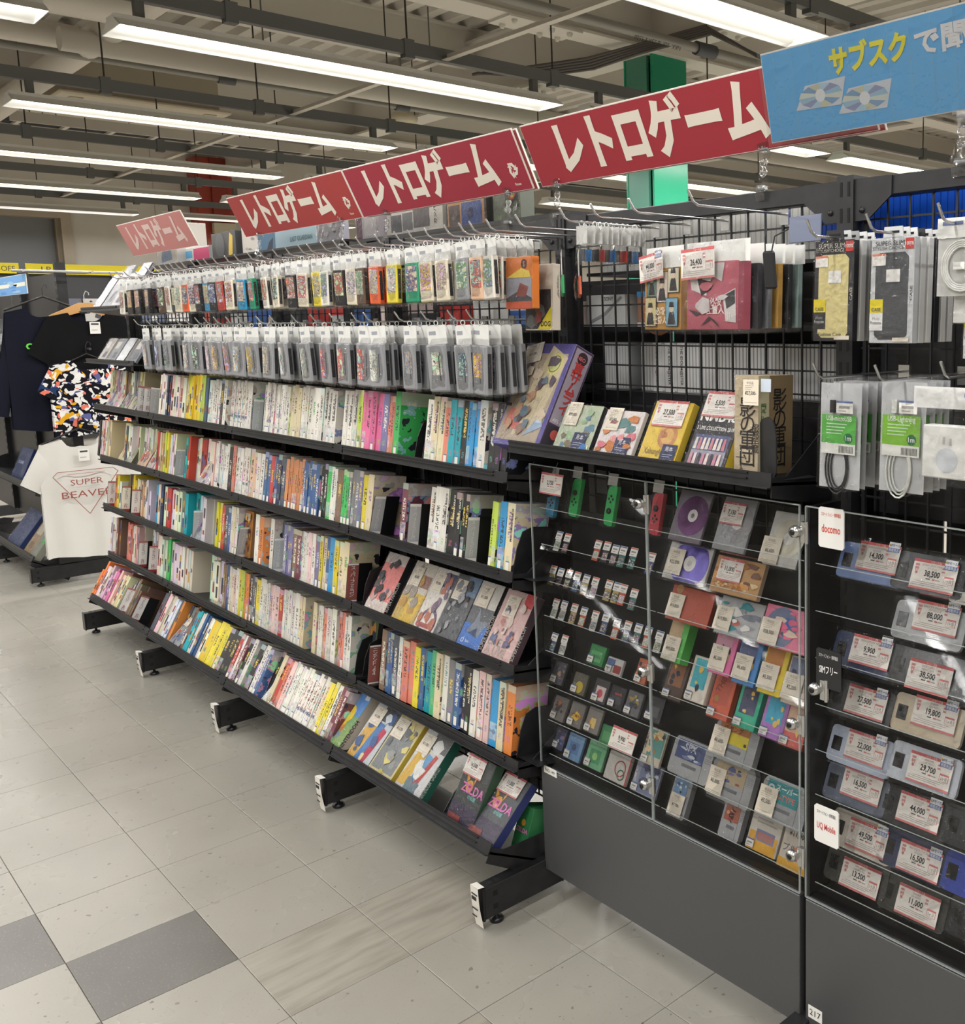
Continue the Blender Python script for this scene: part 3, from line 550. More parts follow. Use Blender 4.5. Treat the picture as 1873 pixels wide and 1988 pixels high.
DIVDATA = [('A', -2.3499, 'f', 'の行', 'red and white divider at the far end of the top shelf', 0), ('A', -2.2616, 'f', 'か行', 'second red and white divider on the top shelf, touching a grey one', 0), ('A', -2.1685, 'g', 'あ行', 'grey divider beside two red and white ones on the top shelf', 0), ('A', -1.0094, 'g', 'か行', 'grey divider standing alone among white boxes on the top shelf', 0), ('B', -1.9178, 'g', 'さ行', 'grey divider farthest from the camera on the second shelf', 0), ('B', -0.138, 'g', 'や行', 'grey divider tilted over beside black boxes on the second shelf', -9), ('B', 0.0964, 'g', 'ら行', 'grey divider in the middle of three near ones on the second shelf', 0), ('B', 0.4109, 'g', 'わ行', 'grey divider before three black boxes near the end of the second shelf', 0), ('C', -2.96, 'f', 'あ行', 'red and white divider at the very far end of the third shelf', 0), ('C', -2.7252, 'f', 'か行', 'red and white divider, second from the far end of the third shelf', 0), ('C', -2.5715, 'f', 'さ行', 'red and white divider before the green box on the third shelf', 0), ('C', -1.7353, 'g', 'た行', 'grey divider beside the orange patterned box on the third shelf', 0), ('C', -1.2546, 'g', 'な行', 'grey divider tilted over in the middle of the third shelf', -12), ('C', -0.9025, 'g', '特典', 'grey divider before violet boxes on the third shelf', 0), ('C', -0.315, 'r', 'スーパーファミコン', 'maroon divider at the end of the upright boxes on the third shelf', 0), ('D', -2.96, 'f', 'た行', 'red and white divider at the very far end of the fourth shelf', 0), ('D', -2.5389, 'f', 'な行', 'red and white divider, second from the far end of the fourth shelf', 0), ('D', -2.386, 'f', 'は行', 'red and white divider, third from the far end of the fourth shelf', 0), ('D', -0.197, 'r', 'ニンテンドー６４', 'maroon divider before the row of tall colourful boxes on the fourth shelf', 0), ('E', -2.5786, 'f', 'ま行', 'red and white divider nearest the far end of the bottom shelf', 0), ('E', -2.3721, 'f', 'や行', 'red and white divider with black plate showing on the bottom shelf', 0)]
BOOKENDS = [('A', 0.1255, 'black bookend beside the green box on the top shelf'), ('A', 0.1692, 'second black bookend beside the green box on the top shelf'), ('B', 0.6, 'black bookend closing the right end of the second shelf'), ('C', -0.2506, 'black bookend behind the maroon divider on the third shelf'), ('D', -0.3398, 'black bookend beside the last white boxes before the fourth shelf steps down'), ('D', -0.2853, 'second black bookend before the maroon divider of the fourth shelf'), ('D', 0.5946, 'black bookend closing the right end of the fourth shelf')]
# ================================================================ printed card boxes
CC = {'w': (226, 222, 212), 'W': (228, 224, 214), 'c': (218, 204, 168), 'k': (34, 34, 37), 'K': (30, 30, 32), 'g': (128, 129, 132), 'y': (222, 204, 52), 'Y': (232, 206, 30), 'o': (222, 132, 62), 'O': (208, 138, 92),
      'r': (190, 62, 56), 'p': (226, 108, 156), 'b': (56, 92, 142), 'n': (44, 56, 88), 't': (30, 158, 172), 'G': (66, 190, 96), 'l': (52, 152, 210), 's': (222, 132, 112), 'm': (116, 58, 72),
      'v': (118, 116, 158), 'f': (222, 184, 152), 'e': (226, 192, 188), 'd': (78, 86, 100), 'h': (128, 102, 82), 'a': (186, 208, 78), 'q': (92, 190, 128)}
CN = {'w': 'white', 'W': 'white', 'c': 'cream', 'k': 'black', 'K': 'black', 'g': 'grey', 'y': 'yellow', 'Y': 'yellow', 'o': 'orange', 'O': 'orange', 'r': 'red', 'p': 'pink', 'b': 'blue', 'n': 'navy', 't': 'teal', 'G': 'green',
      'l': 'light blue', 's': 'salmon', 'm': 'maroon', 'v': 'violet', 'f': 'peach', 'e': 'pale pink', 'd': 'slate', 'h': 'brown', 'a': 'lime', 'q': 'pale green'}
def film_coat(g, co, amt=0.8, scale=14):
    """shrink-wrap: a clear coat with creases"""
    v = g.xyz(co)
    st = g.noise(g.vec(g.m('MULTIPLY', v[0], 1.0), g.m('MULTIPLY', v[1], 0.35), v[2]), scale, 3, rough=0.65)
    g.set(Coat_Weight=amt, Coat_Roughness=0.10)
    g.put(g.b.inputs['Coat Normal'], g.bump(st, 0.55, 0.012))
def hue_col(g, r, k, sat=0.6, val=0.75):
    x = g.n('ShaderNodeCombineColor', mode='HSV'); g.put(x.inputs[0], g.m('FRACT', g.m('MULTIPLY_ADD', r, 7.0 + k*3.3, k*0.37))); x.inputs[1].default_value = sat; x.inputs[2].default_value = val; return x.outputs[0]
def b_spine(g):
    i = g.info(); ge = g.coord('Generated'); v = g.xyz(ge); r = i['Random']; base = i['Color']
    lum = g.n('ShaderNodeRGBToBW'); g.put(lum.inputs[0], base); light = g.m('GREATER_THAN', lum.outputs[0], 0.22)
    ink_d = g.mix(g.m('GREATER_THAN', r, 0.62), rgb(46, 44, 50), hue_col(g, r, 1, 0.75, 0.32)); ink_l = g.mix(g.m('GREATER_THAN', r, 0.5), rgb(230, 226, 214), rgb(226, 196, 90))
    ink = g.mix(light, ink_l, ink_d)
    # letters: columns of irregular strokes down the middle of the spine
    u = g.m('MULTIPLY', v[0], 3.1); w = g.m('MULTIPLY', v[1], 46.0); off = g.m('MULTIPLY', r, 57.0)
    st = g.noise(g.vec(u, g.m('ADD', w, off), off), 1.0, 1.5)
    a0 = g.m('MULTIPLY_ADD', r, 0.3, 0.3); a1 = g.m('MULTIPLY_ADD', g.m('FRACT', g.m('MULTIPLY', r, 13.7)), 0.25, 0.68)
    inside = g.m('MULTIPLY', g.m('MULTIPLY', g.m('GREATER_THAN', v[1], a0), g.m('LESS_THAN', v[1], a1)), g.m('MULTIPLY', g.m('GREATER_THAN', v[0], 0.27), g.m('LESS_THAN', v[0], 0.74)))
    col = g.mix(g.m('MULTIPLY', g.m('MULTIPLY', g.m('GREATER_THAN', st, 0.5), inside), 0.85), base, ink)
    # small second line near the foot
    f2 = g.m('MULTIPLY', g.m('MULTIPLY', g.m('GREATER_THAN', v[1], 0.17), g.m('LESS_THAN', v[1], 0.26)), g.m('MULTIPLY', g.m('GREATER_THAN', v[0], 0.3), g.m('LESS_THAN', v[0], 0.7)))
    col = g.mix(g.m('MULTIPLY', g.m('MULTIPLY', f2, g.m('GREATER_THAN', g.noise(g.vec(u, g.m('MULTIPLY', w, 2.0), off), 1.4, 1), 0.5)), 0.7), col, hue_col(g, r, 2, 0.7, 0.45))
    # picture patch at the head or the foot on some
    patch = g.m('MULTIPLY', g.m('GREATER_THAN', v[1], 0.9), g.m('GREATER_THAN', g.m('FRACT', g.m('MULTIPLY', r, 5.3)), 0.6))
    col = g.mix(g.m('MULTIPLY', patch, 0.5), col, hue_col(g, r, 3, 0.3, 0.75))
    p2 = g.m('MULTIPLY', g.m('MULTIPLY', g.m('LESS_THAN', v[1], 0.36), g.m('GREATER_THAN', v[1], 0.1)), g.m('GREATER_THAN', g.m('FRACT', g.m('MULTIPLY', r, 9.1)), 0.66))
    art = g.vor(g.vec(g.m('MULTIPLY', v[0], 2.2), g.m('MULTIPLY', v[1], 18.0), off), 1.0)
    hs = g.n('ShaderNodeHueSaturation'); hs.inputs['Saturation'].default_value = 0.45; hs.inputs['Value'].default_value = 0.8; g.put(hs.inputs['Color'], art)
    col = g.mix(g.m('MULTIPLY', p2, 0.5), col, hs.outputs[0])
    g.set(Base_Color=col, Roughness=0.5)
    film_coat(g, g.vec(g.m('ADD', v[0], off), g.m('MULTIPLY', v[1], 5.0), off), 0.6, 3.0)
def b_cover(g):
    i = g.info(); ge = g.coord('Generated'); v = g.xyz(ge); r = i['Random']; base = i['Color']; off = g.m('MULTIPLY', r, 91.0)
    co = g.vec(g.m('ADD', v[2], off), g.m('MULTIPLY', v[1], 1.7), off)
    n1 = g.noise(co, 2.4, 3); n2 = g.noise(co, 3.7, 2, 1)
    col = g.mix(g.m('GREATER_THAN', n1, 0.53), base, hue_col(g, r, 1, 0.55, 0.55))
    col = g.mix(g.m('GREATER_THAN', n1, 0.6), col, hue_col(g, r, 2, 0.6, 0.85))
    col = g.mix(g.m('LESS_THAN', n1, 0.37), col, rgb(40, 40, 52))
    col = g.mix(g.m('MULTIPLY', g.m('GREATER_THAN', v[1], 0.8), 0.6), col, rgb(222, 216, 204))
    g.set(Base_Color=col, Roughness=0.5); film_coat(g, g.vec(g.m('ADD', v[2], off), v[1], off), 0.7, 4.0)
def b_plainbox(g):
    i = g.info(); g.set(Base_Color=g.mix(0.35, i['Color'], rgb(120, 116, 108)), Roughness=0.6)
M_SPINE = mat('spine_print', (226, 222, 212), 0.5, build=b_spine); M_COVER = mat('cover_print', (200, 190, 180), 0.5, build=b_cover); M_BOXEDGE = mat('box_edge', (180, 176, 166), 0.6, build=b_plainbox)
BOXM = {}
def gbox_mesh(w, h, d):
    """upright box: x across the spine, y up, front (spine) at z = 0, depth to -d; origin bottom front centre"""
    k = (round(w*500), round(h*200), round(d*200))
    if k in BOXM: return BOXM[k]
    w, h, d = k[0]/500, k[1]/200, k[2]/200; b = MB(); e = 0.0007
    x = w/2
    V = [(-x+e, 0, 0), (x-e, 0, 0), (x-e, h, 0), (-x+e, h, 0), (x, 0, -e), (x, 0, -d), (x, h, -d), (x, h, -e), (-x, 0, -d), (-x, 0, -e), (-x, h, -e), (-x, h, -d)]
    b.add(V, [(0, 1, 2, 3), (1, 4, 7, 2), (9, 0, 3, 10)], M_SPINE); b.add(V, [(4, 5, 6, 7), (8, 9, 10, 11)], M_COVER)
    b.add(V, [(3, 2, 7, 6, 11, 10), (5, 8, 11, 6), (0, 9, 8, 5, 4, 1)], M_BOXEDGE)
    BOXM[k] = b.mesh('game_box'); return BOXM[k]
STICKER = MB().rect(-0.0075, 0.008, 0.0075, 0.036, 0.0008, M_PAPER).rect(-0.0075, 0.033, 0.0075, 0.036, 0.0010, P(90, 104, 150)).mesh('price_sticker')
TOPSTK = MB().rect(0.0, -0.03, 0.034, 0.0, 0.0, M_PAPER).mesh('price_sticker')
def row_frame(r, x, back=0.0, tilt=None):
    n, y, z, t, lip = ROWS[r]; t0 = R(t)
    return (x, y + back*cos(t0), z - back*sin(t0)), (R(90 - (t if tilt is None else tilt)), 0, 0)
FILL = {'A': [(-2.96, -2.42, 'wcewhwgc')], 'B': [(-2.80, -2.56, 'wcgw'), (-2.50, -2.16, 'wwcwe'), (-1.80, -1.50, 'wrwcw')], 'C': [(-2.80, -2.5, 'hywc'), (-2.2, -2.05, 'Gw'), (-1.85, -1.62, 'twgw'), (-1.42, -1.36, 'w'), (-1.1, -0.85, 'nwdb')], 'D': [(-2.82, -2.6, 'chw'), (-2.5, -2.2, 'whgw'), (-1.72, -1.47, 'wwcw'), (-0.58, -0.5, 'ch')], 'E': [(-2.75, -2.45, 'hgwh'), (-2.2, -2.02, 'gdw'), (-1.98, -1.76, 'wdgw'), (-1.02, -0.8, 'wkbw')]}
ALLB = []
for r in ROWDATA:
    for a, b, cs in ROWDATA[r] + FILL.get(r, []):
        w = (b-a)/len(cs); cs0 = cs
        if w > 0.034:                                # a run of alike boxes
            rep = max(1, round(w/0.026)); cs = ''.join(q*rep for q in cs); w /= rep
        for k, ch in enumerate(cs): ALLB.append((r, a + w*(k+0.5), w, ch, (a, b, cs0) in FILL.get(r, [])))
XCUT = -1.5
far = MB(); FARM = {}
cnt = {r: sum(1 for q in ALLB if q[0] == r and q[1] > XCUT) for r in ROWS}
seen = {r: 0 for r in ROWS}
SLEEVE = []
ALLB.sort(key=lambda q: (q[0], q[1]))
for r, x, w, ch, deep in ALLB:
    h = 0.19 + random.uniform(-0.006, 0.006); d = 0.11
    if r == 'E' and x < -2.3 or r == 'C' and x < -2.3: h *= random.choice((0.75, 0.9, 1.0))
    if r == 'A' and ch in 'yGa': h += 0.008
    if x < XCUT:
        loc, rot = row_frame(r, x, random.uniform(0, 0.008) + (0.03 if deep else 0))
        T = Matrix.LocRotScale(Vector(loc), Euler(rot), None)
        c = CC[ch]; sp = tuple(int(max(0, min(255, q*random.uniform(0.85, 1.03)))) // 6 * 6 for q in c)
        far.box((-w/2+0.0006, 0, -d), (w/2-0.0006, h, 0), P(*sp, 0.5), T)
        for q in range(random.choice((2, 3, 4))):    # print on the spine
            y0 = random.uniform(0.03, h-0.06); far.rect(-w*0.24, y0, w*0.24, y0+random.uniform(0.015, 0.05), 0.0006, P(*random.choice(((60, 60, 66), (150, 60, 56), (70, 90, 130), (206, 200, 186), (190, 150, 70))), 0.5), T)
        continue
    seen[r] += 1
    c = CC[ch]; j = random.uniform(0.93, 1.03)
    col = rgb(*[max(0, min(255, q*j)) for q in c])
    loc, rot = row_frame(r, x, random.uniform(0, 0.006) + (0.03 if deep else 0))
    rot = (rot[0] + random.uniform(-0.006, 0.01), random.uniform(-0.006, 0.006), 0)
    o = obj('game_box', gbox_mesh(w-0.0012, h, d), None, loc, rot, col)
    tag(o, '%s upright game box, %s from the right end of the %s shelf' % (CN[ch], nth(cnt[r]-seen[r]+1), ROWS[r][0]), 'game box', 'upright game boxes on the %s shelf' % ROWS[r][0])
    if random.random() < (0.5 if r in 'AB' else 0.25) and w > 0.019: obj('price_sticker', STICKER, o)
    if ch == 'W':
        q = MB(); q.text('スーパーゲーム', 0, h*0.82, 0.013, P(150, 50, 46), z=0.001, vert=True); q.text('HE', 0, 0.05, 0.012, P(50, 60, 120), z=0.001, align='CENTER', bold=0.02); q.build('spine_lettering', o)
    if ch in 'Kwck' and w > 0.02 and x > -0.45 and random.random() < 0.75:
        ink = P(222, 218, 208) if ch in 'Kk' else P(60, 58, 60)
        q = MB(); q.text('SUPER FAMICOM', 0.003, h*0.93, 0.0085, ink, z=0.0012, rot=-pi/2, bold=0.02, fitw=h*0.46); q.build('spine_lettering', o)
tag(far.build('distant_game_boxes'), 'rows of small game boxes standing on the far half of the shelves', 'game boxes', kind='stuff')
# ---------------------------------------------------------------- shelf index dividers
M_LABG = P(186, 186, 186, 0.5); M_LABW = P(240, 236, 232, 0.5); M_LABR = P(158, 58, 56, 0.5); M_WHITE = P(230, 228, 222, 0.5)
def divider(r, x, kind, kana, ref, lean=0, back=0.0, h=0.128):
    loc, rot = row_frame(r, x - 0.02, back - 0.006); lw = 0.038
    t = thing('index_divider', ref, 'divider', loc, (rot[0], R(-lean), 0), 'shelf index dividers')
    MB().box((-0.0015, 0, -0.085), (0.0015, h, 0.0), M_BLK2).box((0.0015, 0, -0.08), (0.03, 0.002, -0.004), M_BLK2).build('plastic_plate', t)
    b = MB(); c = lw/2; T = Matrix(((0, 0, 1, 0.0016), (0, 1, 0, 0), (-1, 0, 0, 0), (0, 0, 0, 1)))
    b.rect(0.0005, 0, lw, h, 0.0002, M_LABW, T)
    if kind == 'g':
        b.rect(0.0005, 0.014, lw, h-0.008, 0.0005, M_LABG, T)
        b.text('スーパーファミコン', c, h-0.012, 0.0082, M_WHITE, z=0.0009, vert=True, T=T, sx=1.2); b.text(kana, c, 0.036, 0.0085, M_WHITE, z=0.0009, vert=True, T=T, sx=1.2)
    elif kind == 'r':
        b.rect(0.0005, 0.006, lw, h-0.005, 0.0005, P(150, 84, 78, 0.5), T); b.text(kana, c, h-0.011, 0.0108, M_WHITE, z=0.0009, vert=True, bold=0.01, T=T, sx=1.3)
    else:
        b.rect(0.0005, 0, lw, 0.014, 0.0005, M_LABR, T); b.rect(0.0005, h-0.008, lw, h, 0.0005, P(190, 120, 116), T)
        b.text('ファミコン', c, h-0.014, 0.0105, P(96, 70, 70), z=0.0009, vert=True, T=T, sx=1.2); b.text(kana, c, 0.038, 0.0098, M_LABR, z=0.0009, vert=True, bold=0.01, T=T, sx=1.2)
    b.build('index_label', t)
def bookend(r, x, ref, h=0.13, dep=0.12, flip=1):
    loc, rot = row_frame(r, x, 0.01)
    t = thing('bookend', ref, 'bookend', loc, rot, 'black steel bookends')
    pts = [(0, 0), (-dep, 0), (-dep, h), (-0.05, h), (-0.02, h*0.9), (-0.006, h*0.55)]
    b = MB(); b.prism(pts[::-1], -0.0015, 0.0015, M_BLK, Matrix(((0, 0, 1, 0), (0, 1, 0, 0), (1, 0, 0, 0), (0, 0, 0, 1)))); b.build('upright_plate', t)
    MB().box((-0.09 if flip < 0 else 0, 0, -dep), (0 if flip < 0 else 0.09, 0.0012, -0.005), M_BLK).build('base_plate', t)
for q in DIVDATA: divider(*q)
for q in BOOKENDS: bookend(*q)
# ================================================================ flat print, price cards, clear film
def art(b, w, h, spec, z=0.0005, x0=None, y0=0.0):
    """draws print given in fractions of a face w x h whose lower left corner is (x0, y0)"""
    if x0 is None: x0 = -w/2
    X = lambda u: x0 + u*w
    Y = lambda v: y0 + v*h
    for q in spec:
        z += 0.0002; k = q[0]
        if k == 'r': b.rect(X(q[1]), Y(q[2]), X(q[3]), Y(q[4]), z, P(*q[5]))
        elif k == 'd': b.disc(X(q[1]), Y(q[2]), q[3]*w, z, P(*q[4]), 18, (q[5]*w if len(q) > 5 else 0))
        elif k == 'p': b.add([(X(u), Y(v), z) for u, v in q[1]], [tuple(range(len(q[1])))], P(*q[2]))
        elif k == 't': b.text(q[1], X(q[2]), Y(q[3]), q[4]*h, P(*q[5]), z=z, bold=(q[6] if len(q) > 6 else 0.0), align='CENTER', rot=R(q[7]) if len(q) > 7 else 0.0, fitw=(q[8]*w if len(q) > 8 and q[8] else None))
    return z
def blobs(cols, n, seed, lo=0.1, hi=0.9, r=(0.06, 0.2)):
    """irregular patches of print for a picture area"""
    rn = random.Random(seed); out = []
    for _ in range(n):
        cx, cy, rr = rn.uniform(lo, hi), rn.uniform(lo, hi), rn.uniform(*r); k = rn.randint(5, 8); a0 = rn.random()*6
        pts = [(min(0.98, max(0.02, cx+rr*rn.uniform(0.5, 1.2)*cos(a0+2*pi*i/k))), min(0.98, max(0.02, cy+0.7*rr*rn.uniform(0.5, 1.2)*sin(a0+2*pi*i/k)))) for i in range(k)]
        out.append(('p', pts, rn.choice(cols)))
    return out
CARD_R, CARD_P = (196, 92, 92), (232, 226, 218)
def red_card(b, cx, cy, w, h, price, z=0.001, top='リユース品', line1='', line2='', rot=0.0, blue=False):
    T = Matrix.Translation((cx, cy, 0)) @ Matrix.Rotation(rot, 4, 'Z')
    q = MB(); x0, y0 = -w/2, -h/2
    q.rect(x0, y0, -x0, -y0, z, P(*CARD_P)); q.rect(x0, -y0-h*0.1, -x0, -y0, z+0.0002, P(*CARD_R)); q.rect(x0, y0, -x0, y0+h*0.07, z+0.0002, P(206, 120, 118))
    q.text(top, 0, -y0-h*0.085, h*0.06, P(240, 230, 226), z=z+0.0004, align='CENTER')
    q.text('¥', x0+w*0.06, h*-0.02, h*0.17, P(176, 62, 66), z=z+0.0003); q.text(price, -w*0.04, -h*0.04, h*0.2, P(38, 36, 38), z=z+0.0003, bold=0.035, align='CENTER', sx=0.78)
    for k, v in enumerate((0.26, 0.15)): q.rect(x0+w*0.05, h*v, x0+w*0.14, h*(v+0.08), z+0.0003, P(206, 140, 138)); q.rect(-x0-w*0.34, h*v, -x0-w*0.27, h*(v+0.06), z+0.0003, P(206, 140, 138))
    if line1: q.text(line1, -w*0.06, h*0.29, h*0.075, P(150, 120, 120), z=z+0.0003, align='CENTER')
    if line2: q.text(line2, -w*0.06, h*0.19, h*0.075, P(150, 146, 142), z=z+0.0003, align='CENTER')
    q.rect(-w*0.16, -h*0.14, -w*0.06, -h*0.105, z+0.0003, P(80, 76, 76)); q.rect(-w*0.02, -h*0.15, w*0.05, -h*0.1, z+0.0003, P(200, 110, 108)); q.rect(w*0.06, -h*0.14, w*0.16, -h*0.11, z+0.0003, P(150, 146, 142))
    for k in range(3): q.rect(x0+w*(0.05+0.1*(k == 0)), y0+h*(0.25-0.06*k), -x0-w*(0.12+0.08*k), y0+h*(0.268-0.06*k), z+0.0003, P(170, 160, 154))
    q.rect(-x0-w*0.26, -h*0.2, -x0-w*0.05, h*0.06, z+0.0003, P(206, 120, 118)); q.rect(-x0-w*0.25, -h*0.19, -x0-w*0.06, -h*0.0, z+0.0005, P(*CARD_P)); q.text('1ヶ月', -x0-w*0.155, -h*0.16, h*0.12, P(110, 106, 104), z=z+0.0007, align='CENTER', sx=0.6)
    if blue:
        q.rect(w*0.2, h*0.28, w*0.47, h*0.62, z+0.001, P(226, 228, 230)); q.rect(w*0.2, h*0.28, w*0.47, h*0.42, z+0.0012, P(84, 106, 160)); q.text('掲載商品', w*0.335, h*0.305, h*0.09, P(236, 238, 240), z=z+0.0014, align='CENTER', sx=0.8); q.text('offモール', w*0.345, h*0.47, h*0.09, P(50, 70, 130), z=z+0.0014, align='CENTER', bold=0.02, sx=0.85); q.disc(w*0.225, h*0.52, h*0.035, z+0.0013, P(226, 196, 40), 10)
    b.v, b.f  # merge
    o = len(b.v); b.v += [tuple(T @ Vector(p)) for p in q.v]
    for f, mi in zip(q.f, q.mi): b.f.append(tuple(o+i for i in f)); b.mi.append(b.slot(q.mats[mi])); b.sm.append(False)
    return b
def plain_card(b, cx, cy, w, h, price, z=0.001, col=(226, 216, 198), rot=0.0):
    q = MB(); x0, y0 = -w/2, -h/2
    q.rect(x0, y0, -x0, -y0, z, P(*col)); q.text('中古品', -w*0.05, h*0.32, h*0.085, P(120, 112, 104), z=z+0.0003, align='CENTER')
    for k in range(3): q.rect(x0+w*0.12, h*(0.25-0.07*k), x0+w*(0.7-0.1*k), h*(0.268-0.07*k), z+0.0003, P(176, 166, 152))
    q.text('¥'+price+'-', -w*0.02, -h*0.1, h*0.15, P(52, 48, 46), z=z+0.0003, align='CENTER', bold=0.02, sx=0.75, shear=0.1); q.rect(x0+w*0.1, -h*0.4, -x0-w*0.1, -h*0.385, z+0.0003, P(176, 166, 152))
    T = Matrix.Translation((cx, cy, 0)) @ Matrix.Rotation(rot, 4, 'Z'); o = len(b.v); b.v += [tuple(T @ Vector(p)) for p in q.v]
    for f, mi in zip(q.f, q.mi): b.f.append(tuple(o+i for i in f)); b.mi.append(b.slot(q.mats[mi])); b.sm.append(False)
    return b
def tiny_tag(b, x0, y0, w, h, z=0.001, col=(90, 110, 160)):
    b.rect(x0, y0, x0+w, y0+h, z, P(230, 228, 222)); b.rect(x0, y0+h*0.84, x0+w, y0+h, z+0.0002, P(*col)); b.rect(x0+w*0.15, y0+h*0.4, x0+w*0.8, y0+h*0.6, z+0.0002, P(150, 148, 146)); b.rect(x0+w*0.15, y0+h*0.15, x0+w*0.6, y0+h*0.25, z+0.0002, P(170, 168, 164)); return b
def film_mat(name, base, gl, rough, bscale, bstr, fr=0.6):
    if name in MATS: return MATS[name]
    m = bpy.data.materials.new(name); m.use_nodes = True; MATS[name] = m; g = NT(m); nt = m.node_tree
    out = nt.nodes['Material Output']; nt.nodes.remove(g.b)
    tr = g.n('ShaderNodeBsdfTransparent'); tr.inputs[0].default_value = (base, base, base, 1)
    gls = g.n('ShaderNodeBsdfGlossy'); gls.inputs['Roughness'].default_value = rough
    co = g.coord(); i = g.info(); v = g.n('ShaderNodeVectorMath', operation='ADD'); g.put(v.inputs[0], co); g.put(v.inputs[1], g.vec(i['Random'], i['Random'], i['Random']))
    h = g.noise(v.outputs[0], bscale, 3, rough=0.6)
    bp = g.bump(h, bstr, 0.02); g.put(gls.inputs['Normal'], bp)
    lw = g.n('ShaderNodeLayerWeight'); lw.inputs[0].default_value = 0.3; g.put(lw.inputs['Normal'], bp)
    fac = g.m('MULTIPLY_ADD', lw.outputs['Fresnel'], fr, gl)
    mx = g.n('ShaderNodeMixShader'); g.put(mx.inputs[0], fac); nt.links.new(tr.outputs[0], mx.inputs[1]); nt.links.new(gls.outputs[0], mx.inputs[2]); nt.links.new(mx.outputs[0], out.inputs[0]); return m
M_FILM = film_mat('clear_film', 0.985, 0.015, 0.08, 38, 0.9, 0.55)
M_ACRYL = film_mat('clear_acrylic', 0.99, 0.0, 0.025, 3, 0.015, 0.45)
M_ACHILITE = mat('acrylic_edge_highlight', (176, 184, 182), 0.25, build=lambda g: g.set(Alpha=0.6))  # pale tone paints the bright highlight along acrylic edges
M_CLEAR = film_mat('clear_plastic', 0.93, 0.12, 0.08, 20, 0.2)
def crinkle(w, h, d, seed, nx=5, ny=7, amp=0.002):
    """a clear bag: front and back sheets, slightly crumpled; x centred, y from 0, front towards +z"""
    rn = random.Random(seed); b = MB(); off = [[rn.uniform(-amp, amp) for _ in range(nx+1)] for _ in range(ny+1)]
    def f(u, v):
        i, j = round(u*nx), round(v*ny); e = 0 if i in (0, nx) or j in (0, ny) else 1
        return (-w/2+w*u, h*v, (d + off[j][i]) * e + 0.0004)
    b.grid(nx, ny, f, M_FILM); return b
# ================================================================ boxes shown face-out on the shelves
def faceout(label, r, x, w, h, d, tilt, base, spec, side=(40, 40, 44), yaw=0.0, back=0.004, card=None, sidetext=None, film=True, name='face_out_box', grp='boxes shown face-out', yz=None, top=None):
    loc, rot = row_frame(r, x, back, tilt) if yz is None else ((x, yz[0], yz[1]), (R(90-tilt), 0, 0))
    loc = (loc[0], loc[1] + sin(R(tilt))*0.0 + d*0.02, loc[2] + 0.002)
    t = thing(name, label, 'game box', loc, (rot[0], 0, R(yaw)), grp)
    b = MB(); b.box((-w/2, 0, -d), (w/2, h, 0), P(*base), bev=0.0012); b.rect(-w/2+0.001, 0.001, w/2-0.001, h-0.001, 0.0002, P(*base)); art(b, w, h, spec, 0.0003)
    sm = P(*side); b.quad((w/2+0.0003, 0.001, -0.001), (w/2+0.0003, 0.001, -d+0.001), (w/2+0.0003, h-0.001, -d+0.001), (w/2+0.0003, h-0.001, -0.001), sm)
    b.build('card_box', t)
    if sidetext:
        T = Matrix(((0, 0, 1, w/2+0.0008), (0, 1, 0, 0), (-1, 0, 0, 0), (0, 0, 0, 1)))
        q = MB(); q.text(sidetext[0], d*0.32, h*0.06, d*0.42, P(*sidetext[1]), rot=pi/2, bold=0.02, fitw=h*0.5, T=T); q.build('side_lettering', t)
    if card:
        c = MB(); k = card[0]
        if k == 'red': red_card(c, *card[1:6], z=0.0035, rot=R(card[6]) if len(card) > 6 else 0)
        else: plain_card(c, *card[1:6], z=0.0035, rot=R(card[6]) if len(card) > 6 else 0)
        c.build('price_card', t)
    if film: obj('shrink_wrap', crinkle(w+0.004, h+0.004, 0.003, int(abs(x)*1000) + ord(r), 6, 9, 0.0016).mesh('shrink_wrap'), t, (0, -0.002, 0.0035))
    return t
WT, BK, RD, BL_, YL, GR, PK, OR_, GY = (226, 222, 214), (34, 34, 38), (182, 56, 60), (66, 112, 172), (226, 196, 60), (70, 140, 80), (226, 132, 140), (222, 140, 70), (120, 122, 126)
SF = ('SUPER FAMICOM', (226, 224, 216))
CX = [(-0.166, 0.126), (0.012, 0.13), (0.134, 0.115), (0.255, 0.12), (0.375, 0.11), (0.513, 0.132)]
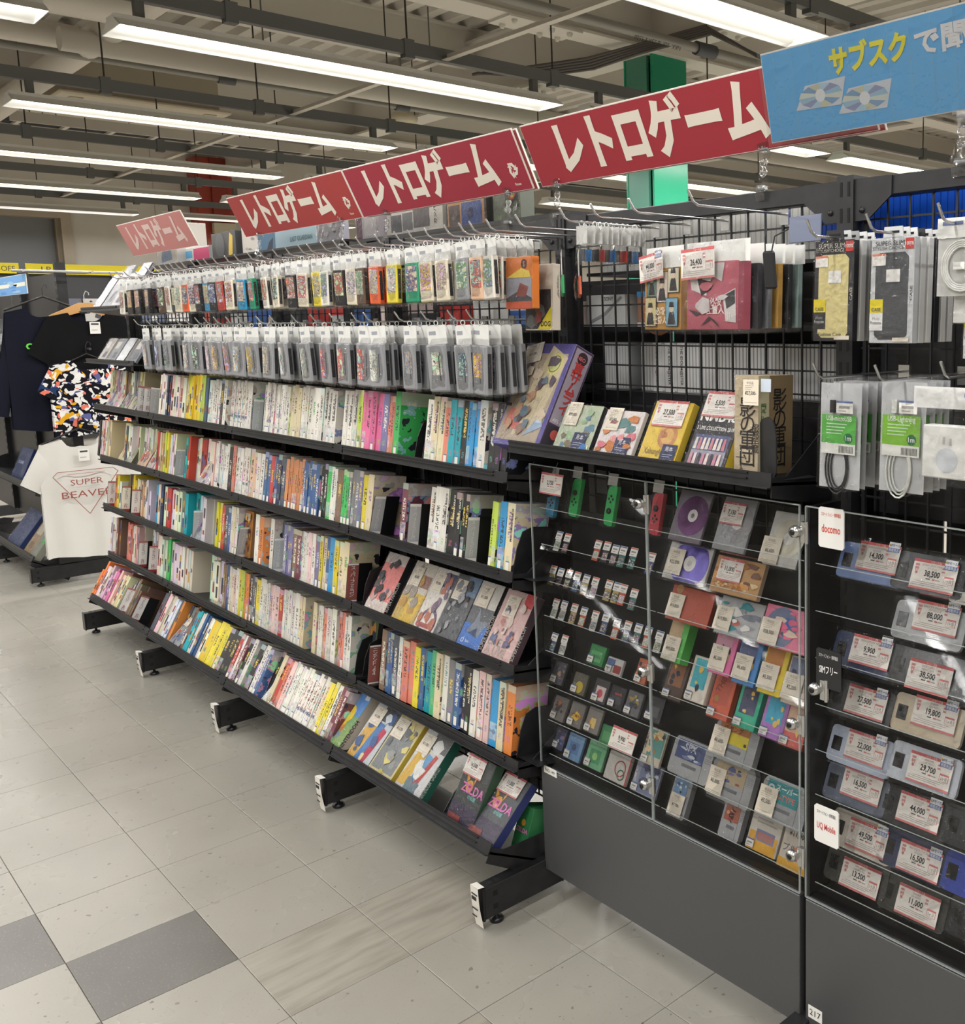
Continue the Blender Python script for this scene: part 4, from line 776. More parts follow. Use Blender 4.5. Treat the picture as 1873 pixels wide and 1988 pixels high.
CSPEC = [
 ('pink box with grey machines and black side, first face-out on the third shelf', (222, 128, 124), [('r', 0, 0.82, 1, 1, (205, 196, 190)), ('r', 0, 0, 1, 0.2, (214, 200, 192))] + blobs([(70, 66, 72), (110, 106, 112), (200, 170, 164), (60, 58, 62)], 16, 3, r=(0.06, 0.18)), BK, SF, None),
 ('yellow box with brown edge, second face-out on the third shelf', (206, 198, 184), [('r', 0, 0, 1, 0.5, (196, 168, 92)), ('p', [(0.3, 0), (0.8, 0), (1, 0.5), (0.4, 0.5)], (214, 178, 70)), ('r', 0.55, 0.6, 0.95, 0.8, (150, 110, 100))] + blobs([(226, 208, 140), (190, 150, 80), (160, 150, 140)], 10, 5), (112, 70, 56), ('GAME', (206, 150, 60)), ('plain', -0.02, 0.148, 0.05, 0.06, '8,800')),
 ('white box with swirling purple print, third face-out on the third shelf', (220, 214, 206), [('r', 0.5, 0.72, 1, 0.95, (74, 78, 112)), ('d', 0.55, 0.14, 0.4, (110, 92, 120), 0.3), ('r', 0.1, 0.05, 0.9, 0.12, (170, 90, 84))] + blobs([(180, 110, 90), (150, 130, 150), (206, 190, 170), (120, 100, 120)], 14, 8), (200, 196, 188), None, ('plain', -0.018, 0.15, 0.05, 0.06, '9,900')),
 ('dark grey box of fine line drawing, fourth face-out on the third shelf', (92, 94, 98), [('r', 0.5, 0.7, 1, 1, (110, 132, 160))] + blobs([(60, 62, 66), (130, 130, 134), (160, 160, 164), (76, 78, 84)], 22, 11, r=(0.05, 0.14)), (52, 54, 58), None, ('plain', -0.022, 0.15, 0.052, 0.062, '11,000')),
 ('grey and blue box with a flying creature, fifth face-out on the third shelf', (98, 100, 106), [('r', 0, 0.62, 1, 1, (206, 202, 194)), ('r', 0, 0, 1, 0.36, (70, 116, 190)), ('p', [(0.2, 0.24), (0.75, 0.2), (0.95, 0.44), (0.6, 0.42), (0.42, 0.6), (0.38, 0.4)], (126, 134, 146)), ('p', [(0.3, 0.22), (0.7, 0.18), (0.6, 0.32)], (60, 76, 110)), ('d', 0.2, 0.1, 0.06, (220, 226, 236), 0.04), ('t', 'ENIX', 0.42, 0.085, 0.03, (220, 226, 236), 0.02)], BK, SF, ('plain', -0.012, 0.153, 0.056, 0.062, '11,000')),
 ('pink and grey box with big initials, last face-out on the third shelf', (206, 172, 168), [('r', 0.7, 0.8, 1, 1, (206, 72, 76)), ('t', 'LIVE', 0.3, 0.18, 0.12, (150, 150, 146), 0.03), ('t', 'A LIVE', 0.42, 0.06, 0.12, (176, 160, 150), 0.03)] + blobs([(96, 90, 120), (150, 110, 120), (220, 200, 190), (110, 116, 150), (190, 130, 120)], 24, 14, 0.2, 0.8, (0.05, 0.13)), (84, 66, 72), SF, ('plain', -0.016, 0.15, 0.056, 0.062, '44,000'))]
for (x, w), (lab, base, spec, side, stx, card) in zip(CX, CSPEC): faceout(lab, 'C', x, w, 0.197, 0.03, 32, base, spec, side, card=card, sidetext=stx)
EX = [(-0.337, 0.135), (-0.145, 0.14), (0.0, 0.14), (0.166, 0.142)]
ESPEC = [
 ('green and blue box with a large yellow shape, first face-out on the bottom shelf', (110, 150, 96), [('r', 0, 0.6, 1, 1, (84, 136, 200)), ('p', [(0, 0.55), (1, 0.4), (1, 0), (0, 0)], (126, 158, 90)), ('d', 0.52, 0.6, 0.24, (236, 204, 60)), ('d', 0.46, 0.46, 0.2, (236, 204, 60)), ('t', 'でんき', 0.42, 0.3, 0.1, (214, 120, 60), 0.04), ('t', 'げんき', 0.42, 0.18, 0.1, (120, 140, 190), 0.04), ('r', 0.78, 0.9, 0.97, 0.98, (200, 200, 204))], (196, 184, 168), ('NINTENDO64', (50, 46, 46)), None),
 ('bagged box with red and blue streaks, second face-out on the bottom shelf', (190, 196, 200), [('p', [(0, 0), (0.3, 0), (0.5, 0.75), (0.1, 0.75)], (206, 160, 60)), ('p', [(0.3, 0), (0.62, 0), (0.75, 0.7), (0.5, 0.72)], (66, 120, 180)), ('p', [(0.55, 0.05), (0.75, 0.02), (0.92, 0.62), (0.72, 0.66)], (180, 50, 76)), ('r', 0.4, 0.74, 1, 1, (66, 66, 70))] + blobs([(206, 214, 220), (60, 90, 140), (230, 210, 150)], 8, 21), (60, 96, 84), None, ('plain', -0.03, 0.155, 0.062, 0.06, '11,000')),
 ('bagged yellow box with grey figures, third face-out on the bottom shelf', (206, 192, 140), [('r', 0.05, 0.1, 0.95, 0.7, (128, 132, 134))] + blobs([(190, 176, 90), (150, 152, 150), (100, 104, 108), (214, 200, 130)], 16, 25), (190, 164, 50), None, ('plain', -0.03, 0.155, 0.066, 0.064, '13,200')),
 ('bagged box with dark green lettered side, fourth face-out on the bottom shelf', (196, 196, 196), [('p', [(0, 0.1), (0.28, 0.1), (0.5, 0.7), (0.15, 0.75)], (206, 166, 66)), ('p', [(0.3, 0.05), (0.6, 0.05), (0.75, 0.62), (0.5, 0.66)], (96, 150, 190)), ('p', [(0.5, 0.1), (0.66, 0.08), (0.86, 0.66), (0.74, 0.68)], (176, 66, 60)), ('r', 0.4, 0.72, 1, 1, (100, 100, 100))] + blobs([(214, 214, 210), (100, 120, 130)], 6, 29), (36, 92, 78), ('NINTENDO64  GAUNTLET', (200, 206, 196)), ('plain', -0.035, 0.152, 0.062, 0.06, '11,000'))]
for (x, w), (lab, base, spec, side, stx, card) in zip(EX, ESPEC): faceout(lab, 'E', x, w, 0.2, 0.036, 43, base, spec, side, card=card, sidetext=stx, back=0.002)
ZSP = [('r', 0, 0, 1, 0.3, (60, 52, 72)), ('d', 0.4, 0.56, 0.13, (206, 150, 60)), ('d', 0.4, 0.56, 0.06, (150, 50, 60)), ('p', [(0.27, 0.6), (0.1, 0.8), (0.33, 0.66)], (196, 140, 60)), ('p', [(0.5, 0.66), (0.62, 0.84), (0.53, 0.6)], (196, 140, 60)), ('t', 'ZELDA', 0.56, 0.47, 0.13, (206, 110, 170), 0.03), ('t', 'の伝説', 0.62, 0.4, 0.05, (120, 190, 180), 0.02), ('r', 0.06, 0.05, 0.5, 0.13, (130, 60, 56))]
faceout('dark box with pink lettering and red price card, farther of two on the bottom shelf', 'E', 0.43, 0.128, 0.19, 0.032, 30, (58, 62, 62), ZSP, (44, 78, 56), card=('red', -0.02, 0.16, 0.09, 0.056, '16,500'), back=0.02)
faceout('dark box with pink lettering in glossy wrap at the very end of the bottom shelf', 'E', 0.54, 0.13, 0.19, 0.03, 46, (76, 78, 82), ZSP, (50, 58, 110), card=('red', 0.0, 0.162, 0.096, 0.056, '11,000'), back=0.014)
faceout('green box lying behind the two dark boxes at the end of the bottom shelf', 'E', 0.585, 0.06, 0.12, 0.1, 20, (44, 112, 66), [('t', 'ZELDA', 0.5, 0.4, 0.1, (206, 110, 170), 0.03), ('d', 0.5, 0.62, 0.15, (206, 150, 60))], (50, 118, 72), back=0.12, film=False)
def bookend_loose(x, y, z, lab, h, dep, tilt):
    t = thing('bookend', lab, 'bookend', (x, y, z), (R(90-tilt), 0, 0), 'black steel bookends')
    pts = [(0, 0), (-dep, 0), (-dep, h), (-dep*0.35, h), (-dep*0.1, h*0.6)]
    MB().prism(pts[::-1], -0.0015, 0.0015, M_BLK, Matrix(((0, 0, 1, 0), (0, 1, 0, 0), (1, 0, 0, 0), (0, 0, 0, 1)))).build('upright_plate', t); MB().box((0, 0, -dep), (0.08, 0.0012, -0.004), M_BLK).build('base_plate', t)
bookend_loose(0.325, 0.875, 0.176, 'black bookend holding the dark boxes at the end of the bottom shelf', 0.1, 0.1, 29)
# leaning bagged boxes at the far half of the shelves
LEAN = [('A', -2.83, 0.12, (190, 184, 172)), ('A', -2.72, 0.1, (206, 196, 180)), ('A', -2.6, 0.11, (160, 164, 150)), ('A', -2.48, 0.11, (196, 180, 150)), ('B', -2.73, 0.1, (206, 196, 150)), ('B', -2.62, 0.1, (180, 176, 150)), ('B', -2.42, 0.12, (206, 170, 146)), ('B', -2.28, 0.12, (186, 180, 168)), ('B', -1.62, 0.13, (196, 190, 188)), ('C', -1.73, 0.14, (160, 166, 172)), ('D', -1.56, 0.125, (176, 184, 178)), ('E', -1.83, 0.12, (140, 142, 146))]
for k, (r, x, w, c) in enumerate(LEAN):
    rn = random.Random(k+50); cols = [tuple(max(0, min(255, int(q*rn.uniform(0.5, 1.15)))) for q in c) for _ in range(4)] + [(190, 90, 70), (80, 110, 150)]
    faceout('bagged picture box on the %s shelf, %s of the leaning ones' % (ROWS[r][0], nth(1+sum(1 for q in LEAN[:k] if q[0] == r))), r, x, w, 0.16 if r == 'A' else 0.185, 0.028, 33 if r != 'E' else 46, c, blobs(cols, 14, k+90), tuple(int(q*0.5) for q in c), back=-0.002, card=('plain', -0.02, 0.125, 0.045, 0.05, '3,300') if k % 2 else None)
faceout('white picture box leaning among upright boxes on the bottom shelf', 'E', -0.83, 0.12, 0.19, 0.03, 47, (222, 220, 214), blobs([(190, 190, 196), (120, 120, 130), (226, 180, 150)], 10, 77), (214, 206, 190), sidetext=('くるりん', (206, 150, 60)), back=-0.002)
faceout('orange patterned picture box standing open beside the grey divider on the third shelf', 'C', -1.27, 0.085, 0.185, 0.02, 10, (196, 130, 60), blobs([(226, 170, 60), (60, 50, 60), (150, 60, 60), (90, 130, 80)], 40, 78, r=(0.04, 0.09)), (150, 110, 70), back=0.03, card=('plain', 0, 0.16, 0.05, 0.03, '980'))
faceout('dark blue picture box seen behind the tilted divider on the third shelf', 'C', -0.97, 0.1, 0.175, 0.02, 10, (50, 58, 92), [('t', 'ドラゴンクエスト', 0.5, 0.85, 0.08, (150, 150, 160), 0.02, 0, 0.8), ('r', 0.1, 0.45, 0.9, 0.75, (80, 84, 104)), ('r', 0.12, 0.1, 0.88, 0.4, (40, 56, 110)), ('r', 0.3, 0.42, 0.7, 0.5, (206, 150, 60))], (60, 60, 80), back=0.05)
faceout('white box with a picture cover, leaning upright near the maroon divider', 'D', -0.36, 0.09, 0.18, 0.02, 12, (90, 110, 80), blobs([(206, 190, 80), (226, 160, 70), (50, 60, 90), (200, 190, 180)], 16, 80), (60, 60, 60), back=0.06)

# ================================================================ hooks with bagged cartridges
M_CHROME = mat('chrome_wire', (196, 196, 194), 0.22, metal=0.9)
def hook_mesh(tag_=True):
    b = MB()
    b.tube([(0, 0.012, 0), (0, -0.255, 0.0), (0, -0.268, 0.006), (0, -0.282, 0.026)], 0.0026, M_CHROME, 6)
    b.box((-0.012, 0.0, -0.022), (0.012, 0.008, 0.012), M_CHROME); return b.mesh('hook')
HOOK = hook_mesh()
RING = MB().tube([(0.0, 0.006*cos(a)+0.004, 0.006*sin(a)) for a in [2*pi*i/9 for i in range(9)]], 0.0013, P(236, 236, 232, 0.4), 5, closed=True).mesh('hang_ring')
def headers(w, h): return MB().prism([(-w/2, -h), (w/2, -h), (w/2, -0.006), (w/2-0.004, 0), (0.008, 0), (0, -0.004), (-0.008, 0), (-w/2+0.004, 0), (-w/2, -0.006)], -0.0006, 0.0006, P(224, 224, 220, 0.35)).rect(-w*0.42, -h*0.5, -w*0.05, -h*0.3, 0.0009, P(150, 152, 160)).mesh('header_card')
HEAD1, HEAD2 = headers(0.075, 0.042), headers(0.085, 0.05)
BAG1 = [crinkle(0.084, 0.135, 0.010, s, 4, 6, 0.003).mesh('clear_bag') for s in (1, 2, 3, 4)]
BAG2 = [crinkle(0.1, 0.15, 0.0115, s, 4, 6, 0.003).mesh('clear_bag') for s in (5, 6, 7, 8)]
def b_objcol(g): g.set(Base_Color=g.info()['Color'])
M_CART = mat('cartridge_plastic', (150, 150, 150), 0.42, build=b_objcol)
def b_label(g):
    i = g.info(); v = g.xyz(g.coord('Generated')); r = i['Random']; off = g.m('MULTIPLY', r, 61.0); co = g.vec(g.m('ADD', v[0], off), g.m('MULTIPLY', v[1], 2.2), off)
    n1 = g.noise(co, 2.6, 3); c = g.mix(g.m('GREATER_THAN', n1, 0.5), i['Color'], hue_col(g, r, 1, 0.4, 0.35)); c = g.mix(g.m('GREATER_THAN', n1, 0.57), c, hue_col(g, r, 2, 0.35, 0.7)); c = g.mix(g.m('LESS_THAN', n1, 0.4), c, rgb(216, 210, 198)); c = g.mix(g.m('LESS_THAN', n1, 0.34), c, rgb(52, 48, 56)); g.set(Base_Color=c, Roughness=0.45)
M_LABEL = mat('cartridge_label', (180, 120, 90), 0.45, build=b_label)
def cart1():
    b = MB(); w, h, d = 0.062, 0.106, 0.017
    b.box((-w/2, 0, -d/2), (w/2, h, d/2), M_CART, bev=0.003)
    b.box((w/2-0.0002, 0.012, -d/2+0.004), (w/2+0.0005, h-0.012, d/2-0.004), P(26, 24, 24, 0.7))
    for k in range(5): b.box((-w/2+0.006+k*0.0, 0.004+0.002*k, d/2), (w/2-0.006, 0.005+0.002*k, d/2+0.0005), M_CART)
    return b.mesh('cartridge')
def cart2():
    b = MB(); w, h, d = 0.088, 0.126, 0.02
    b.box((-w/2, 0, -d/2), (w/2, h, d/2), M_CART, bev=0.004)
    b.box((w*0.12, 0.03, d/2), (w*0.17, h-0.03, d/2+0.0006), P(84, 84, 88, 0.6)); b.box((w*0.17, 0.006, d/2), (w/2-0.006, 0.03, d/2+0.0006), M_CART); b.box((w*0.17, h-0.03, d/2), (w/2-0.006, h-0.006, d/2+0.0006), M_CART)
    b.box((w/2-0.0002, 0.02, -d/2+0.005), (w/2+0.0006, h-0.02, d/2-0.005), P(40, 40, 44, 0.7))
    return b.mesh('cartridge')
CART1, CART2 = cart1(), cart2()
LAB1 = MB().box((-0.024, 0.03, 0.0085), (0.024, 0.098, 0.0092), M_LABEL).mesh('label'); LAB2 = MB().box((-0.037, 0.018, 0.01), (0.0, 0.108, 0.0106), M_LABEL).mesh('label')
LAB3 = MB().box((-0.02, 0.045, 0.01), (0.022, 0.105, 0.0106), M_LABEL).mesh('label')
cartc = dict(CC); cartc.update({'g': (140, 141, 144), 'c': (222, 212, 190), 'w': (226, 222, 210), 'k': (36, 35, 38), 'h': (92, 66, 50), 'l': (40, 140, 186), 'G': (30, 150, 110), 'o': (226, 98, 48), 'W': (222, 216, 206)})
def hang(x, zh, n, cols, kind, label, y0, grp, sw=0.0):
    t = thing('display_hook', label, 'hook', (x, YF+0.02, zh)); obj('hook_wire', HOOK, t)
    rn = random.Random(int((x+9)*1000)+kind)
    for k in range(n):
        y = y0 + k*(0.028 if kind == 1 else 0.03) + rn.uniform(-0.003, 0.003); c = cols[k % len(cols)]
        pos = ('front' if k == 0 else nth(k+1)) 
        cn = CN.get(c, 'grey')
        if y > YF-0.02: break
        b = thing('bagged_cartridge', '%s bagged cartridge, %s on %s' % (cn, pos, label.replace('chrome ', '', 1)), 'cartridge', (x + rn.uniform(-0.004, 0.004), y, zh-0.012), (R(90) + rn.uniform(-0.03, 0.05), rn.uniform(-0.05, 0.05), rn.uniform(-0.12, 0.12)), grp)
        col = rgb(*cartc[c])
        obj('hang_ring', RING, b, (0, 0.002, 0))
        obj('header_card', HEAD1 if kind == 1 else HEAD2, b)
        dy = -0.148 if kind == 1 else -0.176
        cb = obj('cartridge', CART1 if kind == 1 else CART2, b, (0, dy, 0), (0, 0, 0), col)
        obj('label', (LAB1 if kind == 1 else (LAB2 if x < 0.1 else LAB3)), cb, color=rgb(*rn.choice(((206, 190, 160), (190, 90, 70), (80, 96, 130), (206, 170, 70), (60, 60, 66), (216, 210, 200), (110, 150, 100)))))
        obj('clear_bag', rn.choice(BAG1 if kind == 1 else BAG2), b, (0, dy-0.008, 0))
SIDE = {'w': 'wcw', 'k': 'kkkk', 'h': 'hkk', 'c': 'cwc', 'o': 'ook', 'l': 'lkk', 'r': 'rkc', 'y': 'ykc', 'G': 'Gkk', 'g': 'gg', 'f': 'fch', 'W': 'WWw'}
for k, (x, c, n) in enumerate(H1X): hang(x, 1.782, n, SIDE[c], 1, 'chrome hook of the upper hook row, %s from the right' % nth(len(H1X)-k), 0.91, 'bagged cartridges on the upper hooks')
for k, (x, n) in enumerate(H2X): hang(x, 1.572, n, 'gg', 2, 'chrome hook of the lower hook row, %s from the right' % nth(len(H2X)-k), 0.9, 'bagged cartridges on the lower hooks')
# ================================================================ signs clipped to the top rail
def sign_frame(x0, x1, yt, zt, yb, zb): 
    h = math.hypot(zt-zb, yb-yt); th = math.atan2(yb-yt, zt-zb)
    return (x1-x0), h, (x0, yb, zb), (R(90)+th, 0, 0)
def board(b, w, h, col, th=0.005):
    b.box((0, 0, -th), (w, h, 0), P(232, 226, 216, 0.6)); b.rect(0.0015, 0.0015, w-0.0015, h-0.003, 0.0004, P(*col, 0.45)); return b
def recycle(b, x, y, s, m):
    for k in range(3):
        a = 2*pi*k/3 + pi/2
        T = Matrix.Translation((x, y, 0)) @ Matrix.Rotation(a-pi/2, 4, 'Z')
        b.add([(-0.35*s, 0.42*s, 0.001), (0.12*s, 0.42*s, 0.001), (0.3*s, 0.2*s, 0.001), (0.12*s, 0.1*s, 0.001), (0.0, 0.25*s, 0.001), (-0.3*s, 0.25*s, 0.001)], [(5, 4, 3, 2, 1, 0)], m, T)
        b.add([(0.42*s, 0.3*s, 0.001), (0.05*s, 0.0, 0.001), (0.34*s, -0.06*s, 0.001)], [(1, 2, 0)], m, T)
SIGNS = [(-2.86, -1.96, 'faded pink hanging sign farthest along the shelving run', (196, 128, 124), (222, 196, 188)),
         (-1.43, -0.445, 'red sign with white lettering, farthest of the three bright red ones', (168, 56, 56), (232, 224, 210)),
         (-0.435, 0.515, 'crimson sign with white lettering and arrow mark between two red ones', (160, 44, 62), (232, 224, 210)),
         (0.555, 1.62, 'large red sign with white lettering, nearest of the red ones', (162, 46, 58), (232, 224, 210))]
for x0, x1, lab, col, ink in SIGNS:
    w, h, loc, rot = sign_frame(x0, x1, 1.068, 2.065, 1.135, 1.918)
    t = thing('hanging_sign', lab, 'sign', loc, rot, 'signs above the shelving run')
    board(MB(), w, h, col).build('board', t); board(MB(), w, h, (150, 50, 56)).build('board', t, (0.012, -0.004, -0.006)) if x0 > -1 else None
    m = P(*ink, 0.5); b = MB()
    wl = 0.895 if x0 < 0.5 else 0.9
    b.text('レトロゲーム', 0.115*w/0.95 if x0 < 0.5 else 0.125, h*0.22, h*0.62, m, z=0.0012, bold=0.065, fitw=0.71 if x0 < 0.5 else 0.685)
    b.build('lettering', t)
    if x0 < 0.5 and x0 > -2: b = MB(); recycle(b, w-0.055, h*0.36, 0.045, m); b.text('Reuse', w-0.055, h*0.1, h*0.05, m, z=0.0012, align='CENTER', bold=0.02); b.build('recycle_mark', t)
w, h, loc, rot = sign_frame(1.395, 2.46, 1.05, 2.083, 1.085, 1.917)
t = thing('hanging_sign', 'blue sign with yellow lettering and two drawn discs above the phone case', 'sign', loc, rot, 'signs above the shelving run')
b = board(MB(), w, h, (84, 176, 238)); b.build('board', t)
b = MB()
for k in range(24): b.rect(0.03+k*0.044, 0.002, 0.0315+k*0.044, h-0.004, 0.0007, P(110, 182, 226))
b.text('サブスク', 0.165, h*0.62, h*0.22, P(240, 230, 30), z=0.0015, bold=0.06, fitw=0.17); b.text('で聞かなくちゃ', 0.35, h*0.62, h*0.2, P(230, 232, 236), z=0.0015, bold=0.045, fitw=0.36)
for cx, cy in ((0.135, 0.42), (0.235, 0.30)):
    X, Y, sx, sy = cx, cy*h, 0.062, h*0.145
    b.add([(X-sx, Y-sy*0.8, 0.0010), (X+sx*0.75, Y-sy*0.95, 0.0010), (X+sx, Y+sy, 0.0010), (X-sx*0.55, Y+sy*0.9, 0.0010)], [(0, 1, 2, 3)], P(206, 214, 226))
    cols = [(150, 190, 216), (206, 216, 206), (120, 160, 200), (196, 200, 176), (170, 206, 226), (140, 150, 190)]
    for k in range(12):
        a0, a1 = 2*pi*k/12, 2*pi*(k+1)/12
        b.add([(X+0.012*cos(a0), Y+0.009*sin(a0), 0.0012), (X+0.052*cos(a0), Y+0.022*sin(a0), 0.0012), (X+0.052*cos(a1), Y+0.022*sin(a1), 0.0012), (X+0.012*cos(a1), Y+0.009*sin(a1), 0.0012)], [(0, 1, 2, 3)], P(*cols[(k*5) % 6]))
    b.disc(X, Y, 0.012, 0.0013, P(226, 230, 234), 12)
b.build('print', t)
MB().rect(-0.006, -0.006, w, h+0.006, 0.003, M_CLEAR).build('clear_sleeve', t)
# clear plastic sign clips
def clip_mesh():
    b = MB(); m = M_CLEAR; s = P(190, 194, 196, 0.3)
    for sgn in (-1, 1):
        b.add([(-0.013, sgn*0.003, 0), (0.013, sgn*0.003, 0), (0.016, sgn*0.012, 0.03), (-0.016, sgn*0.012, 0.03), (-0.010, sgn*0.006, 0.052), (0.010, sgn*0.006, 0.052)], [(0, 1, 2, 3), (3, 2, 5, 4)], m)
    b.box((-0.009, -0.008, 0.02), (0.009, 0.008, 0.032), m); b.lathe([(0.003, 0.05), (0.007, 0.054), (0.009, 0.06), (0.007, 0.066), (0.004, 0.07), (0.007, 0.075), (0.009, 0.081), (0.007, 0.087), (0.003, 0.09)], m, 8)
    for sgn in (-1, 1):
        b.add([(-0.010, sgn*0.006, 0.088), (0.010, sgn*0.006, 0.088), (0.016, sgn*0.012, 0.108), (-0.016, sgn*0.012, 0.108), (-0.015, sgn*0.004, 0.142), (0.015, sgn*0.004, 0.142)], [(0, 1, 2, 3), (3, 2, 5, 4)], m)
    b.box((-0.009, -0.008, 0.102), (0.009, 0.008, 0.114), m)
    for z in (0.026, 0.108): b.tube([(-0.011, 0, z), (0.011, 0, z)], 0.004, s, 6)
    return b.mesh('clip_body')
CLIP = clip_mesh()
for k, x in enumerate((-1.3, -0.6, -0.28, 0.40, 0.62, 1.33, 1.80)):
    t = thing('sign_clip', 'clear plastic clip gripping the sign edge, %s from the far end of the rail' % nth(k+1), 'clip', (x, 1.125, 1.812), (R(-6), 0, R(random.uniform(-12, 12))), 'clear sign clips on the top rail')
    obj('clip_body', CLIP, t)

# ================================================================ glazed display cases
M_PANEL = mat('cabinet_grey', (86, 87, 88), 0.42, metal=0.35, build=lambda g: (g.set(Normal=g.bump(g.noise(g.coord(), 500, 1), 0.12, 0.001)),))
M_BACKB = mat('backboard_black', (20, 20, 22), 0.6)
YC = 0.985
def case(label, x0, x1, split, name='display_case'):
    t = thing(name, label, 'display case', (0, 0, 0))
    MB().box((x0, YC, 0.088), (x1, YC+0.018, 0.383), M_PANEL, bev=0.0015).build('front_panel', t)
    MB().box((x0+0.002, YC+0.018, 0.30), (x1-0.002, YC+0.125, 0.383), M_BLK).build('case_floor', t)
    MB().box((x0+0.01, YC+0.122, 0.385), (x1-0.01, YC+0.128, 1.07), M_BACKB).build('back_panel', t)
    zt, zb = 1.205, 0.388; th = 0.004
    doors = [(x0, split-0.002), (split+0.002, x1)] if split else [(x0, x1)]
    for a, c in doors:
        d = MB().quad((a, YC, zb), (c, YC, zb), (c, YC, zt), (a, YC, zt), M_ACRYL).build('acrylic_door', t)
        e = MB(); r = 0.0011
        for xx in (a, c): e.box((xx-r, YC-0.0005, zb), (xx+r, YC+th, zt), M_ACHILITE)
        for zz in (zb, zt): e.box((a, YC-0.0005, zz-r), (c, YC+th, zz+r), M_ACHILITE)
        e.build('edge_highlight', d)  # thin strips carry the painted edge highlight of the door
    MB().quad((x0, YC+th, zt), (x1, YC+th, zt), (x1, YC+0.128, zt), (x0, YC+0.128, zt), M_ACRYL).build('acrylic_top', t)
    e = MB()
    for xx in (x0, x1): e.quad((xx, YC+th, zb), (xx, YC+0.128, zb), (xx, YC+0.128, zt), (xx, YC+th, zt), M_ACRYL)
    e.build('acrylic_side', t)
    MB().box((x0, YC+0.002, 0.383), (x1, YC+0.128, 0.388), M_ACRYL).build('acrylic_floor', t)
    segs = [(x0+0.006, split-0.004), (split+0.004, x1-0.006)] if split else [(x0+0.006, x1-0.006)]
    for a, c in segs:
        for k in range(8):
            zc = 1.073 - k*0.0965
            T = Matrix.Translation((0, 1.018, zc)) @ Matrix.Rotation(R(-25), 4, 'X')
            q = MB(); q.quad((a, 0.014, -0.004), (c, 0.014, -0.004), (c, 0.014, 0.082), (a, 0.014, 0.082), M_ACRYL, T); q.quad((a, -0.012, -0.004), (c, -0.012, -0.004), (c, 0.014, -0.004), (a, 0.014, -0.004), M_ACRYL, T); q.quad((a, -0.013, -0.004), (c, -0.013, -0.004), (c, -0.013, 0.010), (a, -0.013, 0.010), M_ACRYL, T)
            q.box((a, -0.0145, 0.0092), (c, -0.0115, 0.0108), M_ACHILITE, T)  # pale strip paints the highlight on the tray lip
            q.build('display_tray', t)
    return t
C1 = case('clear display case of cartridges, discs and memory cards on a dark grey panel', 0.656, 1.546, 1.1)
MB().box((1.547, 1.0, 0.12), (1.561, 1.1, 1.2), M_BLK2).build('dark_gap_filler', gon)  # black filler strip added to keep the gap between the cases dark
C2 = case('clear display case of used phones at the right edge of the picture', 1.562, 2.458, None)
MB().box((-0.018, -0.0006, 0), (0.018, 0, 0.028), P(232, 230, 224)).text('217', 0, 0.008, 0.014, P(30, 30, 30), T=Matrix(((1, 0, 0, 0), (0, 0, 1, -0.0012), (0, 1, 0, 0), (0, 0, 0, 1))), align='CENTER').build('number_label', C2, (PLATES[3][0], YC-0.0004, PLATES[3][1]-0.014))
MB().box((-0.028, -0.0006, 0), (0.028, 0, 0.02), P(226, 224, 218)).text('NO.149', 0, 0.006, 0.009, P(60, 60, 60), T=Matrix(((1, 0, 0, 0), (0, 0, 1, -0.0012), (0, 1, 0, 0), (0, 0, 0, 1))), align='CENTER').build('number_label', C1, (PLATES[4][0]+0.002, YC-0.0004, PLATES[4][1]-0.026))
FT = Matrix(((1, 0, 0, 0), (0, 0, -1, 0), (0, 1, 0, 0), (0, 0, 0, 1)))
def plate(par, r, bg, lines, h):
    b = MB(); w = 0.06; pts = [(-w/2+0.004, 0), (w/2-0.004, 0), (w/2, 0.004), (w/2, h-0.004), (w/2-0.004, h), (-w/2+0.004, h), (-w/2, h-0.004), (-w/2, 0.004)]
    b.prism(pts, 0, 0.003, P(*bg, 0.35), FT)
    for tx, y, s, c, bo in lines: b.text(tx, 0, y, s, P(*c), z=0.0035, T=FT, align='CENTER', bold=bo, fitw=0.046 if len(tx) > 7 else 0.044)
    b.build('carrier_plate', par, (r[0], YC-0.001, r[1]-h/2))
plate(C2, PLATES[0], (230, 228, 224), [('スマートフォン・携帯電話', 0.062, 0.006, (206, 70, 50), 0.01), ('docomo', 0.03, 0.016, (206, 66, 44), 0.02)], 0.078)
plate(C2, PLATES[1], (34, 34, 36), [('スマートフォン・携帯電話', 0.062, 0.006, (206, 206, 206), 0.01), ('SIMフリー', 0.03, 0.014, (232, 232, 230), 0.02)], 0.078)
plate(C2, PLATES[2], (230, 228, 224), [('スマートフォン・携帯電話', 0.062, 0.006, (40, 40, 60), 0.01), ('UQ Mobile', 0.03, 0.014, (200, 80, 80), 0.02)], 0.078)
def lock_mesh():
    b = MB(); b.box((0.004, -0.004, -0.02), (0.018, 0.006, 0.02), M_CHROME); b.tube([(0.018, -0.002, -0.022), (0.018, -0.002, 0.022)], 0.004, M_CHROME, 8)
    b.lathe([(0.012, 0), (0.013, 0.004), (0.011, 0.012), (0.0, 0.013)], M_CHROME, 14, Matrix.Translation((-0.006, -0.004, 0)) @ Matrix.Rotation(R(90), 4, 'X')); b.lathe([(0.006, 0), (0.006, 0.0135), (0, 0.0135)], P(20, 20, 20, 0.3), 10, Matrix.Translation((-0.006, -0.0045, 0)) @ Matrix.Rotation(R(90), 4, 'X')); return b.mesh('lock')
LOCK = lock_mesh()
for x, z in LOCKS: obj('lock', LOCK, C1, (x, YC-0.001, z))
obj('lock', LOCK, C2, (1.598, YC-0.001, 0.845))
